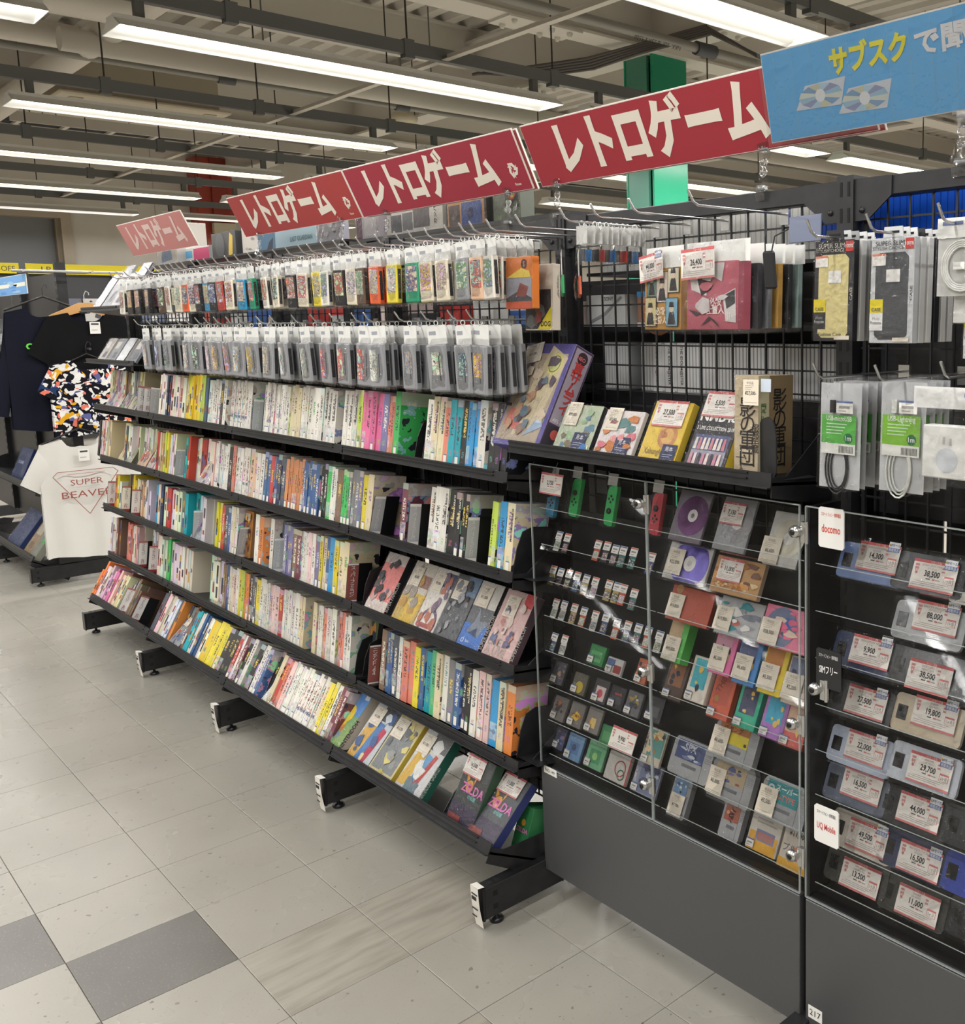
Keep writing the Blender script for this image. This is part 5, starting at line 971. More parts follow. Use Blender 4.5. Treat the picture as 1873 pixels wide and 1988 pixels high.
# ---------------------------------------------------------------- goods inside the cases
CT = 25
def item(label, r, cat, w=None, h=None, tilt=CT, y=1.05, name='cased_item', grp=None, dx=0.0):
    X, Z, w0, h0 = r; w = w or max(0.02, w0); h = h or max(0.03, h0)
    t = thing(name, label, cat, (X+dx, y - h/2*sin(R(tilt)), Z - h/2*cos(R(tilt))), (R(90-tilt), 0, 0), grp); return t, w, h
def bag(t, w, h, seed, z=0.004, m=0.006): obj('clear_bag', crinkle(w+2*m, h+2*m, 0.004, seed, 5, 6, 0.0025).mesh('clear_bag'), t, (0, -m, z))
SDC = [((206, 92, 60), (226, 222, 214)), ((40, 40, 44), (150, 60, 60)), ((70, 90, 140), (40, 44, 60)), ((226, 226, 222), (120, 120, 124)), ((60, 120, 110), (30, 30, 34)), ((190, 160, 90), (60, 60, 66))]
SDB = MB().box((-0.011, 0, -0.002), (0.011, 0.03, 0), M_CART).mesh('memory_card'); SDL = MB().box((-0.0095, 0.005, 0), (0.0095, 0.024, 0.0006), M_LABEL).mesh('label')
SDT = [tiny_tag(MB().rect(-0.013, 0.03, 0.013, 0.052, 0.0006, P(224, 222, 216)), -0.0125, 0.031, 0.025, 0.02, 0.001, c).mesh('price_tag') for c in ((206, 110, 80), (90, 110, 160))]
SDF = crinkle(0.03, 0.036, 0.003, 31, 3, 4, 0.002).mesh('clear_bag')
for k, row in enumerate(SDX):
    for j, r in enumerate(row):
        t, w, h = item('tiny bagged memory card, %s from the far end of the %s memory card tray' % (nth(j+1), nth(k+1)), r, 'memory card', h=0.052, name='memory_card', grp='memory cards in the display case')
        rn = random.Random(k*20+j); c1, c2 = rn.choice(SDC)
        o = obj('memory_card', SDB, t, color=rgb(*c1)); obj('label', SDL, o, color=rgb(*c2)); obj('price_tag', SDT[rn.randint(0, 1)], t, (0, 0, 0.001)); obj('clear_bag', SDF, t, (0, -0.002, 0.001))
def joycon(label, r, col, seed, dx=0.0, face=1):
    t, w, h = item(label, r, 'controller', 0.035, 0.1, 14, 1.06, 'game_controller', 'loose controllers in the display case', dx)
    pts = [(-0.017, 0.012), (-0.012, 0.002), (0, 0), (0.014, 0), (0.017, 0.003), (0.017, 0.098), (0.014, 0.1), (0, 0.1), (-0.012, 0.097), (-0.017, 0.086)]
    MB().prism(pts, -0.012, 0, P(*col, 0.4)).build('shell', t)
    for nm, x, y, rr, hh in (('stick', -0.001, 0.062 if face > 0 else 0.036, 0.0075, 0.005),) + tuple(('button', -0.001+dx_, (0.038 if face > 0 else 0.066)+dy_, 0.0032, 0.0015) for dx_, dy_ in ((0.0075, 0), (-0.0075, 0), (0, 0.0075), (0, -0.0075))):
        MB().lathe([(rr, 0), (rr, hh*0.7), (rr*0.8, hh), (0, hh)], P(24, 24, 26, 0.4), 10).build(nm, t, (x, y, 0))
    bag(t, 0.045, 0.105, seed, 0.003); MB().rect(-0.018, 0.1, 0.018, 0.13, 0.004, P(206, 206, 204, 0.3)).build('header_card', t)
joycon('blue bagged game controller behind a red price card in the display case', CASEA[0], (50, 140, 180), 41)
joycon('green bagged game controller, nearer the red price card', CASEA[1], (40, 186, 92), 42)
joycon('green bagged game controller, alone in the middle of the top tray', CASEA[2], (44, 190, 96), 43, face=-1)
joycon('red bagged game controller beside the case door hinge', CASEA[3], (206, 58, 74), 44)
t, w, h = item('red and white price card reading 2,750 hung inside the case', (0.70, 1.152, 0.09, 0.055), 'price card', 0.09, 0.055, 12, 1.02, 'price_card'); red_card(MB().box((-0.045, 0, -0.001), (0.045, 0.055, 0), P(*CARD_P)), 0, 0.0275, 0.09, 0.055, '2,750').build('card', t)
MB().tube([(0.0, 0.055, 0), (0.004, 0.075, -0.006), (0.004, 0.085, -0.01)], 0.001, M_CHROME, 4).build('wire_hanger', t)
def disc_item(label, r, case_c, disc_c, card=None, seed=0, hub=(214, 210, 206)):
    t, w, h = item(label, r, 'disc'); w = min(w, 0.14); h = max(h, 0.085)
    b = MB(); b.box((-w/2, 0, -0.008), (w/2, h, 0), P(*case_c, 0.3), bev=0.001)
    b.build('jewel_case', t)
    R_ = min(w*0.46, 0.058); d = MB(); cy = h*0.52; n = 28
    d.disc(0.008, cy, R_, 0.0006, mat('disc_%d_%d_%d' % disc_c, disc_c, 0.18, metal=0.6), n, R_*0.32); d.disc(0.008, cy, R_*0.32, 0.0007, P(*hub, 0.3), 18, R_*0.12)
    clipy = [(x, max(0.001, min(h-0.001, y)), z) for x, y, z in d.v]; d.v = clipy
    d.build('disc', t)
    if card:
        c = MB(); (red_card if card[0] == 'r' else plain_card)(c, *card[1:6], z=0.0045); c.build('price_card', t)
    bag(t, w, h, seed); return t
disc_item('purple disc in a crinkled clear bag on the top tray', CASEA[4], (120, 112, 124), (108, 60, 112), None, 51)
disc_item('silver disc with a red price card reading 7,150', CASEA[5], (150, 152, 154), (176, 176, 178), ('r', -0.01, 0.082, 0.066, 0.05, '7,150'), 52)
disc_item('white disc with a plain price card reading 6,600', CASEA[6], (196, 196, 190), (222, 218, 200), ('p', -0.028, 0.03, 0.05, 0.056, '6,600'), 53)
disc_item('violet disc with a plain price card reading 22,000', CASEA[7], (196, 194, 190), (86, 74, 150), ('p', -0.035, 0.042, 0.05, 0.06, '22,000'), 54)
def flat_item(label, r, cat, base, spec, card=None, side=None, d=0.012, seed=0, w=None, h=None, film=True, tagc=None, name='cased_item', grp=None):
    t, w, h = item(label, r, cat, w, h, name=name, grp=grp)
    b = MB(); b.box((-w/2, 0, -d), (w/2, h, 0), P(*base, 0.45), bev=0.0012); art(b, w, h, spec, 0.0003)
    if side: b.quad((w/2+0.0003, 0.001, -0.0005), (w/2+0.0003, 0.001, -d), (w/2+0.0003, h-0.001, -d), (w/2+0.0003, h-0.001, -0.0005), P(*side, 0.45))
    b.build('body', t)
    if card:
        c = MB(); (red_card if card[0] == 'r' else plain_card)(c, *card[1:6], z=0.0045); c.build('price_card', t)
    if tagc: tiny_tag(MB(), -w/2+0.003, 0.004, 0.022, 0.018, 0.004, tagc).build('price_tag', t)
    if film: bag(t, w, h, seed, 0.003, 0.003)
    return t
flat_item('orange picture case with a red price card reading 11,000', CASEA[8], 'disc case', (196, 150, 96), blobs([(214, 150, 80), (120, 80, 60), (226, 200, 150), (176, 110, 60)], 18, 3) + [('t', 'エターナル', 0.36, 0.12, 0.16, (196, 120, 40), 0.03)], ('r', -0.02, 0.052, 0.07, 0.052, '11,000'), (196, 176, 150), seed=61)
flat_item('plain red disc case with a price card reading 19,800', CASEA[9], 'disc case', (186, 82, 56), [('d', 0.18, 0.9, 0.08, (190, 140, 90))], ('p', -0.042, 0.034, 0.05, 0.054, '19,800'), (140, 50, 40), seed=62)
flat_item('grey and blue picture disc case with a price card reading 19,800', CASEA[10], 'disc case', (176, 178, 180), blobs([(206, 110, 100), (40, 140, 150), (120, 126, 140), (226, 224, 220), (150, 150, 160)], 16, 7), ('p', -0.042, 0.034, 0.05, 0.054, '19,800'), (160, 160, 164), seed=63)
flat_item('bright pink picture disc case with a price card reading 38,500', CASEA[11], 'disc case', (226, 120, 150), [('d', 0.35, 0.5, 0.3, (110, 120, 150), 0.14), ('d', 0.45, 0.62, 0.09, (60, 110, 190))] + blobs([(226, 100, 140), (70, 80, 120), (226, 200, 180)], 10, 9, 0.3, 0.95), ('p', -0.045, 0.03, 0.052, 0.056, '38,500'), (226, 126, 160), seed=64)
flat_item('green cartridge in a crinkled bag in the fifth tray', CASEA[12], 'cartridge', (50, 140, 76), [('r', 0.15, 0.15, 0.85, 0.7, (96, 176, 110)), ('t', 'GREEN', 0.5, 0.35, 0.16, (30, 90, 50), 0.02)], None, None, seed=65, w=0.06, h=0.05, tagc=(90, 110, 160))
flat_item('bright green tall box with a price card reading 49,500', CASEA[13], 'game box', (92, 190, 84), [('r', 0.0, 0.5, 0.7, 1, (196, 170, 130))] + blobs([(150, 110, 90), (226, 200, 150), (110, 150, 90)], 8, 11, 0.1, 0.7), ('p', -0.006, 0.03, 0.05, 0.056, '49,500'), (92, 196, 84), d=0.03, seed=66, w=0.058, h=0.1)
GBS = [  # label, base, art, card/tag, w, h, depth
 ('white card with red and blue print in the fifth tray', (206, 206, 204), [('r', 0.5, 0.1, 0.95, 0.6, (150, 60, 60)), ('r', 0.05, 0.5, 0.5, 0.9, (90, 110, 160))], (90, 110, 160), 0.06, 0.04),
 ('small orange print beside the hinge in the fifth tray', (196, 110, 76), blobs([(226, 150, 90), (90, 60, 60)], 6, 1), (206, 110, 80), 0.04, 0.06),
 ('dark cartridge under a plain tag at the far end of the sixth tray', (70, 70, 80), blobs([(90, 110, 160), (160, 120, 90)], 6, 2), (150, 140, 130), 0.05, 0.06),
 ('dark cartridge with a yellow oval in the sixth tray', (96, 92, 80), [('d', 0.55, 0.35, 0.28, (206, 180, 60))], (90, 110, 160), 0.055, 0.055),
 ('cartridge with a pale pink picture in the sixth tray', (60, 60, 64), [('r', 0.2, 0.1, 0.85, 0.7, (226, 206, 206)), ('d', 0.5, 0.4, 0.2, (206, 90, 96))], (90, 110, 160), 0.055, 0.06),
 ('black cartridge in the middle of the sixth tray', (40, 40, 44), [('r', 0.15, 0.2, 0.85, 0.55, (70, 70, 76)), ('r', 0.3, 0.6, 0.8, 0.7, (150, 60, 60))], (90, 110, 160), 0.055, 0.056),
 ('grey cartridge with a busy picture in the sixth tray', (110, 110, 112), blobs([(206, 206, 200), (60, 60, 66), (176, 150, 60)], 10, 4, 0.2, 0.8), (90, 110, 160), 0.055, 0.06),
 ('dark cartridge nearest the hinge in the sixth tray', (46, 46, 50), [('r', 0.2, 0.2, 0.8, 0.6, (90, 90, 96))], (90, 110, 160), 0.055, 0.06),
 ('smoky grey cartridge with an orange figure in the seventh tray', (120, 116, 112), blobs([(196, 110, 60), (60, 56, 60)], 7, 5, 0.25, 0.75), (150, 146, 140), 0.056, 0.064),
 ('smoky grey cartridge with a yellow sticker in the seventh tray', (126, 122, 116), [('p', [(0.2, 0.35), (0.6, 0.25), (0.9, 0.5), (0.5, 0.65)], (226, 190, 50)), ('t', 'PITMAN', 0.55, 0.4, 0.14, (150, 60, 40), 0.03)], (150, 146, 140), 0.056, 0.064),
 ('smoky grey cartridge with an orange picture in the seventh tray', (130, 126, 120), [('d', 0.5, 0.4, 0.24, (214, 150, 60)), ('r', 0.35, 0.2, 0.7, 0.6, (226, 196, 120))], (150, 146, 140), 0.056, 0.064),
 ('green cartridge tucked behind the price card reading 9,900', (66, 146, 90), [('r', 0.2, 0.2, 0.8, 0.7, (96, 170, 110))], None, 0.05, 0.05),
 None,
 ('beige boxed game with side lettering and a teal picture', (206, 196, 176), [('r', 0.22, 0.25, 0.97, 0.95, (90, 150, 140)), ('t', 'GAME BOY', 0.12, 0.6, 0.1, (60, 50, 60), 0.02, 90, 0.55)] + blobs([(176, 120, 60), (50, 60, 60), (226, 200, 150)], 8, 6, 0.3, 0.9), (150, 146, 140), 0.066, 0.088),
 ('navy cartridge at the far end of the lowest tray', (60, 66, 96), blobs([(206, 206, 206), (176, 90, 60), (90, 110, 170)], 8, 7), (90, 110, 160), 0.045, 0.056),
 ('clear blue cartridge in the lowest tray', (110, 150, 190), [('r', 0.2, 0.25, 0.8, 0.7, (84, 126, 176)), ('d', 0.5, 0.5, 0.14, (60, 80, 120))], (200, 200, 200), 0.065, 0.068),
 ('clear green cartridge in the lowest tray', (110, 176, 130), [('r', 0.2, 0.2, 0.8, 0.7, (70, 150, 100)), ('d', 0.5, 0.45, 0.14, (150, 200, 120))], (200, 200, 200), 0.07, 0.07),
 ('white boxed game with a looping red line and a card reading 7,700', (216, 212, 204), [('d', 0.62, 0.5, 0.24, (176, 60, 60), 0.2), ('d', 0.7, 0.3, 0.16, (60, 110, 90), 0.12), ('r', 0.95, 0, 1, 1, (190, 60, 60))], None, 0.086, 0.072),
 ('boxed game with blue edge lettering nearest the hinge in the lowest tray', (150, 156, 176), [('t', 'GAME BOY', 0.12, 0.55, 0.1, (226, 226, 226), 0.02, 90, 0.45), ('r', 0.22, 0.05, 0.97, 0.95, (120, 130, 160))] + blobs([(60, 70, 110), (190, 196, 210), (90, 90, 120)], 14, 8, 0.3, 0.9), (90, 110, 160), 0.09, 0.08)]
for k, q in enumerate(GBS):
    if q is None: continue
    lab, base, spec, tc, w, h = q
    flat_item(lab, CASEB[k], 'cartridge', base, spec, None, None, 0.009, 100+k, w, h, True, tc, 'handheld_cartridge', 'handheld game cartridges in the display case')
t, w, h = item('red and white price card reading 9,900 beside the beige boxed game', CASEB[12], 'price card', 0.09, 0.055, CT, 1.03, 'price_card'); red_card(MB().box((-0.045, 0, -0.001), (0.045, 0.055, 0), P(*CARD_P)), 0, 0.0275, 0.09, 0.055, '9,900').build('card', t)
FCS = [('pink cartridge with a plain card reading 5,500', (222, 110, 160), (206, 150, 170), '5,500'), ('blue cartridge with a plain card reading 6,600', (60, 130, 196), (90, 100, 140), '6,600'), ('yellow cartridge with a plain card reading 5,500', (226, 200, 40), (196, 130, 60), '5,500'), ('beige cartridge with a plain card reading 2,200', (220, 200, 186), (120, 130, 160), '2,200')]
for (lab, c, a, pz), r in zip(FCS, CASEB[19:23]): flat_item(lab, r, 'cartridge', c, [('r', 0.06, 0.45, 0.8, 0.97, a)] + blobs([a, (60, 60, 90), (226, 190, 120), c], 7, len(lab), 0.15, 0.8), ('p', -0.008, 0.036, 0.05, 0.056, pz), c, 0.016, 120+len(lab), 0.064, 0.1, True, None, 'console_cartridge', 'colourful console cartridges in the display case')
FC2 = [('dark brown picture box in a bag at the far end of the fifth tray', (84, 64, 56), (150, 100, 70)), ('white cartridge with a cyan label in the fifth tray', (226, 218, 204), (70, 180, 196)), ('orange cartridge with a dark emblem in the fifth tray', (206, 92, 62), (186, 84, 60)), ('teal cartridge with a dark label in the fifth tray', (40, 176, 140), (60, 66, 100)), ('mauve cartridge with a bright blue label in the fifth tray', (176, 120, 196), (60, 170, 206)), ('coral pink cartridge nearest the door edge in the fifth tray', (226, 110, 100), (230, 190, 160))]
for j, ((lab, c, a), r) in enumerate(zip(FC2, CASEB[23:29])): flat_item(lab, r, 'cartridge', c, [('r', 0.14, 0.3, 0.84, 0.95, a)] + (blobs([a, (226, 190, 90), (50, 50, 70)], 6, j+200, 0.3, 0.75, (0.05, 0.14)) if j != 2 else [('d', 0.3, 0.42, 0.11, (160, 120, 60)), ('t', 'THE', 0.45, 0.7, 0.14, (120, 50, 40), 0.03, 70)]), None, c, 0.016, 140+j, 0.064, 0.104, True, (90, 110, 160), 'console_cartridge', 'colourful console cartridges in the display case')
def sfc(lab, r, lab_c, spec, card, w=0.129, h=0.087, seed=0):
    t, w, h = item(lab, r, 'cartridge', w, h, name='grey_cartridge', grp='grey cartridges lying in the display case')
    g = (166, 168, 170); b = MB()
    pts = [(-w/2+0.004, 0), (w/2-0.004, 0), (w/2, 0.006), (w/2, h-0.012), (w/2-0.008, h), (-w/2+0.008, h), (-w/2, h-0.012), (-w/2, 0.006)]
    b.prism(pts, -0.018, 0, P(*g, 0.4)); b.box((-w*0.18, h*0.26, 0), (w*0.18, h*0.34, 0.0008), P(110, 112, 116, 0.5)); b.box((w*0.3, 0, 0), (w*0.305, h*0.5, 0.0006), P(120, 122, 126, 0.5))
    for k in range(5): b.box((w*0.34, h*(0.56+0.05*k), 0), (w*0.47, h*(0.575+0.05*k), 0.0006), P(140, 142, 146, 0.5))
    b.build('shell', t); q = MB(); q.box((-w*0.4, h*0.44, 0.0004), (w*0.3, h*0.94, 0.001), P(*lab_c, 0.45)); art(q, w*0.7, h*0.5, spec, 0.0012, -w*0.4, h*0.44); q.build('label', t)
    if card: c = MB(); plain_card(c, *card, z=0.006); c.build('price_card', t)
    bag(t, w, h, seed, 0.003, 0.003)
sfc('grey console cartridge with a blue starry label in the sixth tray', CASEB[29], (70, 84, 130), [('t', 'SFX', 0.5, 0.5, 0.4, (206, 210, 220), 0.03)] + blobs([(120, 130, 170), (196, 200, 210), (50, 60, 100)], 10, 15), None, seed=160)
sfc('grey console cartridge with a yellow label and a card reading 6,600', CASEB[30], (226, 206, 40), [('r', 0, 0.6, 1, 1, (190, 120, 60)), ('t', 'ペヤング', 0.45, 0.66, 0.24, (120, 50, 30), 0.03), ('r', 0.88, 0.1, 0.96, 0.25, (40, 40, 40))], (-0.04, 0.04, 0.05, 0.06, '6,600'), seed=161)
sfc('grey console cartridge with a beige label and a card reading 6,600', CASEB[31], (196, 176, 140), blobs([(150, 80, 80), (90, 100, 150), (226, 206, 160), (60, 60, 70)], 12, 17), (-0.04, 0.036, 0.05, 0.06, '6,600'), seed=162)
sfc('grey console cartridge with a teal label and a card reading 5,500', CASEB[32], (40, 140, 146), [('t', 'スーパー', 0.6, 0.6, 0.26, (226, 230, 226), 0.03), ('t', 'R-TYPE', 0.62, 0.2, 0.28, (206, 120, 110), 0.03), ('d', 0.14, 0.6, 0.1, (190, 196, 200), 0.05)], (-0.04, 0.036, 0.05, 0.06, '5,500'), seed=163)
sfc('small grey cartridge with a blue figure label and a card reading 7,700', CASEB[33], (110, 150, 190), blobs([(226, 226, 226), (60, 90, 150), (40, 40, 60)], 7, 18), (0.0, 0.03, 0.046, 0.05, '7,700'), 0.06, 0.098, 164)
sfc('small grey cartridge with a red picture label in the lowest tray', CASEB[34], (176, 100, 76), [('t', 'バイオ', 0.7, 0.5, 0.3, (40, 36, 36), 0.04, 80)] + blobs([(226, 170, 130), (80, 40, 40), (190, 60, 50)], 8, 19, 0.1, 0.6), None, 0.062, 0.09, 165)
flat_item('clear case holding a yellow card with a blue label in the lowest tray', CASEB[35], 'memory card', (206, 200, 188), [('r', 0.05, 0.0, 0.95, 0.5, (226, 170, 50)), ('r', 0.25, 0.28, 0.85, 0.58, (126, 130, 170)), ('r', 0.3, 0.32, 0.8, 0.52, (176, 120, 110)), ('r', 0.2, 0.75, 0.85, 0.79, (160, 156, 150)), ('r', 0.2, 0.85, 0.7, 0.89, (160, 156, 150))], None, None, 0.014, 170, 0.088, 0.08, True, (90, 110, 160))
flat_item('clear case holding a yellow card under a price reading 11,000', CASEB[36], 'memory card', (210, 200, 186), [('r', 0.0, 0.0, 1, 0.22, (226, 170, 50)), ('t', '¥11,000-', 0.5, 0.78, 0.12, (50, 48, 46), 0.02), ('t', 'プル', 0.3, 0.4, 0.16, (110, 110, 120), 0.01), ('d', 0.62, 0.42, 0.2, (206, 140, 110))], None, None, 0.014, 171, 0.08, 0.088)
# phones with price cards
PHD = [('blue', (104, 130, 180), '14,300', 'SONY/DOCOMO', 'SO-52B', 1), ('dark grey', (54, 56, 60), '38,500', 'SONY DOCOMO', 'SO-51A', 1), ('silver grey', (150, 152, 154), '88,000', 'GALAXY DOCOMO', 'S24 SC-51E', 1), ('navy', (58, 68, 100), '9,900', 'DOCOMO/FCNT', 'F-51B', 1), ('black', (44, 46, 50), '38,500', 'DOCOMO', 'MMYC3J/A', 0), ('black', (40, 42, 46), '27,500', 'BLACKVIEW', 'BV7200', 1), ('beige', (206, 190, 162), '19,800', 'SHARP', 'SH-M27', 1), ('pale blue', (190, 200, 220), '22,000', 'XIAOMI', 'M2003J6A1G', 1), ('white', (206, 212, 222), '29,700', 'XIAOMI', '11T PRO', 1), ('grey blue', (110, 118, 134), '16,500', 'XIAOMI', 'REDMI NOTE 10', 0), ('black', (48, 50, 52), '44,000', 'GOOGLE', 'G576D', 1), ('white', (214, 206, 194), '49,500', 'GOOGLE UQモバイル', 'PIXEL6A', 1), ('navy', (58, 66, 96), '16,500', 'AU UQモバイル', 'SOG09', 1), ('charcoal', (70, 70, 66), '13,200', 'YMOBILE', 'LIBERO 5G', 0), ('charcoal', (66, 66, 62), '11,000', 'SHARP', 'SH-RM15', 0)]
def phone(lab, r, col, card, crd, seed, w=None):
    t, w, h = item(lab, r, 'phone', w or 0.15, 0.072, name='used_phone', grp='used phones in the right display case')
    b = MB(); q = 0.009; pts = [(-w/2+q, 0), (w/2-q, 0), (w/2-q*0.3, q*0.3), (w/2, q), (w/2, h-q), (w/2-q*0.3, h-q*0.3), (w/2-q, h), (-w/2+q, h), (-w/2+q*0.3, h-q*0.3), (-w/2, h-q), (-w/2, q), (-w/2+q*0.3, q*0.3)]
    b.prism(pts, -0.008, 0, mat('phone_%d_%d_%d' % col, col, 0.2)); b.build('phone_body', t)
    k = MB(); k.box((-w/2+0.008, 0.022, 0), (-w/2+0.03, h-0.022, 0.0012), P(30, 30, 32, 0.2), bev=0.0006); k.disc(-w/2+0.015, h*0.58, 0.005, 0.0016, P(12, 12, 16, 0.1), 12); k.disc(-w/2+0.023, h*0.42, 0.005, 0.0016, P(12, 12, 16, 0.1), 12); k.build('camera', t)
    if card:
        price, l1, l2, blue = card; cb = MB(); cx, cz = crd[0]-r[0], (crd[1]-r[1])/cos(R(CT)) + h/2
        red_card(cb, max(-0.03, min(0.04, cx)), max(0.012, min(h-0.012, cz)), 0.092, 0.056, price, z=0.0055, line1=l1, line2=l2, blue=bool(blue)); cb.build('price_card', t)
    bag(t, w, h, seed, 0.003, 0.006)
for k, ((pr, cr), (cn, col, price, l1, l2, bl)) in enumerate(zip(PHONES, PHD)):
    pr = (cr[0]-0.015, pr[1], 0, 0); row = 'far' if k in (0, 3, 5, 7, 9, 11, 13) else 'near'
    phone('%s phone with a red price card reading %s, %s column, %s tray' % (cn, price, row, nth((1, 1, 2, 3, 3, 4, 4, 5, 5, 6, 6, 7, 7, 8, 8)[k])), pr, col, (price, l1, l2, bl), cr, 180+k)
for k, (r, cn, col) in enumerate(zip(PHONEX, ('black phone without a card at the picture edge, third tray', 'white phone cut by the picture edge, top tray', 'blue phone case with round holes at the picture edge', 'black wrapped phone at the picture edge, sixth tray', 'black phone at the picture edge in the lowest tray'), ((44, 46, 50), (220, 218, 210), (54, 76, 170), (46, 48, 50), (40, 40, 44)))): phone(cn, (r[0]+0.03, r[1], 0, 0), col, None, None, 220+k)
for k in range(4): phone('phone lying beyond the picture edge, %s tray of the right case' % nth(2*k+1), (2.1, 1.09-0.19*k, 0, 0), ((60, 62, 66), (200, 200, 204), (80, 90, 120), (40, 40, 44))[k], None, None, 240+k)
# ================================================================ shelf and hooks above the display cases
ROWS['R'] = ('case', 0.935, 1.254, 6, 0.018)
shelf_thing('black shelf above the display case holding boxed discs', 0.664, 1.53, 0.935, 1.254, 6, 0.018, 0.18)
def on_r(lab, x, w, h, d, base, spec, side, card=None, tilt=28, **kw): return faceout(lab, 'R', x, w, h, d, tilt, base, spec, side, card=card, grp='boxes on the shelf above the case', yz=(kw.pop('y', 0.948), kw.pop('z', 1.252)), **kw)
NEO = [('r', 0.04, 0.05, 0.93, 0.9, (176, 160, 140)), ('p', [(0.35, 0.1), (0.8, 0.2), (0.95, 0.86), (0.55, 0.98), (0.4, 0.6)], (206, 192, 160)), ('d', 0.72, 0.8, 0.16, (214, 206, 130)), ('d', 0.72, 0.8, 0.12, (70, 74, 50)), ('d', 0.72, 0.8, 0.11, (206, 210, 140)), ('p', [(0.1, 0.2), (0.4, 0.15), (0.5, 0.32), (0.15, 0.36)], (206, 120, 110)), ('p', [(0.6, 0.1), (0.95, 0.2), (0.85, 0.34)], (150, 170, 196)), ('t', '2', 0.84, 0.24, 0.13, (190, 206, 220), 0.05)] + blobs([(150, 120, 110), (96, 84, 96), (214, 196, 170), (110, 126, 140), (190, 150, 120)], 22, 301, 0.15, 0.85, (0.05, 0.13))
t = on_r('large purple box with lettered side on the shelf above the case', 0.668, 0.195, 0.285, 0.064, (92, 84, 152), NEO, (150, 140, 158), ('plain', -0.06, 0.255, 0.07, 0.055, '13,200', 12), y=0.93, z=1.256)
T_ = Matrix(((0, 0, 1, 0.0985), (0, 1, 0, 0), (-1, 0, 0, 0), (0, 0, 0, 1)))
b = MB(); b.rect(0.002, 0.002, 0.062, 0.283, -0.0004, P(76, 58, 84), T_); b.rect(0.006, 0.075, 0.058, 0.278, 0.0, P(166, 156, 168), T_); b.rect(0.006, 0.008, 0.058, 0.07, 0.0, P(58, 54, 62), T_); b.disc(0.034, 0.05, 0.013, 0.0004, P(206, 96, 90), 14, T=T_); b.disc(0.034, 0.258, 0.017, 0.0003, P(60, 44, 52), 16, T=T_)
b.text('真サムライ', 0.032, 0.235, 0.026, P(196, 60, 60), z=0.0008, vert=True, bold=0.03, T=T_); b.text('AES 6600', 0.012, 0.08, 0.009, P(226, 220, 226), z=0.0006, T=T_, bold=0.02); b.text('NEO', 0.03, 0.252, 0.01, P(226, 120, 120), z=0.0008, T=T_, align='CENTER', bold=0.02); b.build('side_print', t)
def sample(t, x, y, w=0.05, h=0.05):
    q = MB(); q.rect(x, y, x+w, y+h, 0.003, P(38, 44, 82)); q.text('見本', x+w/2, y+h*0.66, h*0.2, P(226, 226, 230), z=0.0034, align='CENTER'); q.rect(x+w*0.15, y+h*0.45, x+w*0.85, y+h*0.49, 0.0034, P(150, 156, 180)); q.rect(x+w*0.15, y+h*0.35, x+w*0.7, y+h*0.39, 0.0034, P(150, 156, 180)); q.text('HARD-OFF', x+w/2, y+h*0.1, h*0.13, P(226, 226, 230), z=0.0034, align='CENTER', bold=0.02); q.build('sample_sticker', t)
t = on_r('bagged greenish picture case with a sample sticker on the shelf above the case', 0.868, 0.136, 0.126, 0.012, (176, 186, 160), blobs([(150, 176, 140), (120, 110, 90), (206, 206, 180), (96, 130, 150)], 16, 302) + [('d', 0.85, 0.12, 0.09, (60, 120, 180))], (40, 40, 44), ('plain', -0.03, 0.1, 0.05, 0.06, '99,000')); sample(t, 0.0, 0.004)
t = on_r('bagged white and pink picture case with a sample sticker, second of the flat cases', 1.02, 0.132, 0.12, 0.012, (214, 206, 204), blobs([(206, 110, 120), (196, 120, 60), (90, 130, 130), (226, 220, 210), (226, 150, 150)], 18, 303), (190, 186, 184), ('plain', -0.03, 0.096, 0.05, 0.056, '7,150')); sample(t, 0.002, 0.004)
t = on_r('yellow case with a scrolled crest under a red card reading 27,500', 1.168, 0.118, 0.15, 0.02, (214, 182, 62), [('d', 0.62, 0.45, 0.25, (186, 130, 80)), ('d', 0.62, 0.45, 0.16, (206, 160, 90)), ('t', 'Xabungle', 0.36, 0.16, 0.1, (96, 70, 40), 0.0, 0, 0.5)] + blobs([(176, 116, 80), (206, 150, 90)], 8, 304, 0.4, 0.85, (0.05, 0.1)), (206, 176, 60), ('red', 0.0, 0.12, 0.096, 0.062, '27,500', 0)); sample(t, 0.012, 0.004, 0.045, 0.045)
t = on_r('black and white concert box with yellow side under a red card reading 5,500', 1.315, 0.118, 0.176, 0.04, (36, 36, 40), [('r', 0.08, 0.08, 0.92, 0.46, (150, 150, 164)), ('t', 'NMB48', 0.5, 0.64, 0.12, (232, 230, 226), 0.04, 0, 0.9), ('t', '3 LIVE COLLECTION 2018', 0.5, 0.52, 0.05, (226, 224, 220), 0.02, 0, 0.9), ('r', 0.08, 0.26, 0.92, 0.46, (78, 84, 124))] + [('p', [(0.1+0.1*k, 0.27), (0.18+0.1*k, 0.27), (0.17+0.1*k, 0.42), (0.12+0.1*k, 0.42)], ((206, 200, 190), (190, 120, 130), (226, 210, 196))[k % 3]) for k in range(8)] + [('p', [(0.1+0.1*k, 0.08), (0.18+0.1*k, 0.08), (0.17+0.1*k, 0.22), (0.12+0.1*k, 0.22)], ((196, 130, 150), (226, 206, 200), (60, 56, 70))[k % 3]) for k in range(8)], (222, 196, 60), ('red', -0.005, 0.15, 0.094, 0.058, '5,500', 0))
t = thing('slipcase', 'beige boxed set with large black lettering on the shelf above the case', 'box', (1.437, 0.95, 1.256), (R(88), 0, R(4)), 'boxes on the shelf above the case')
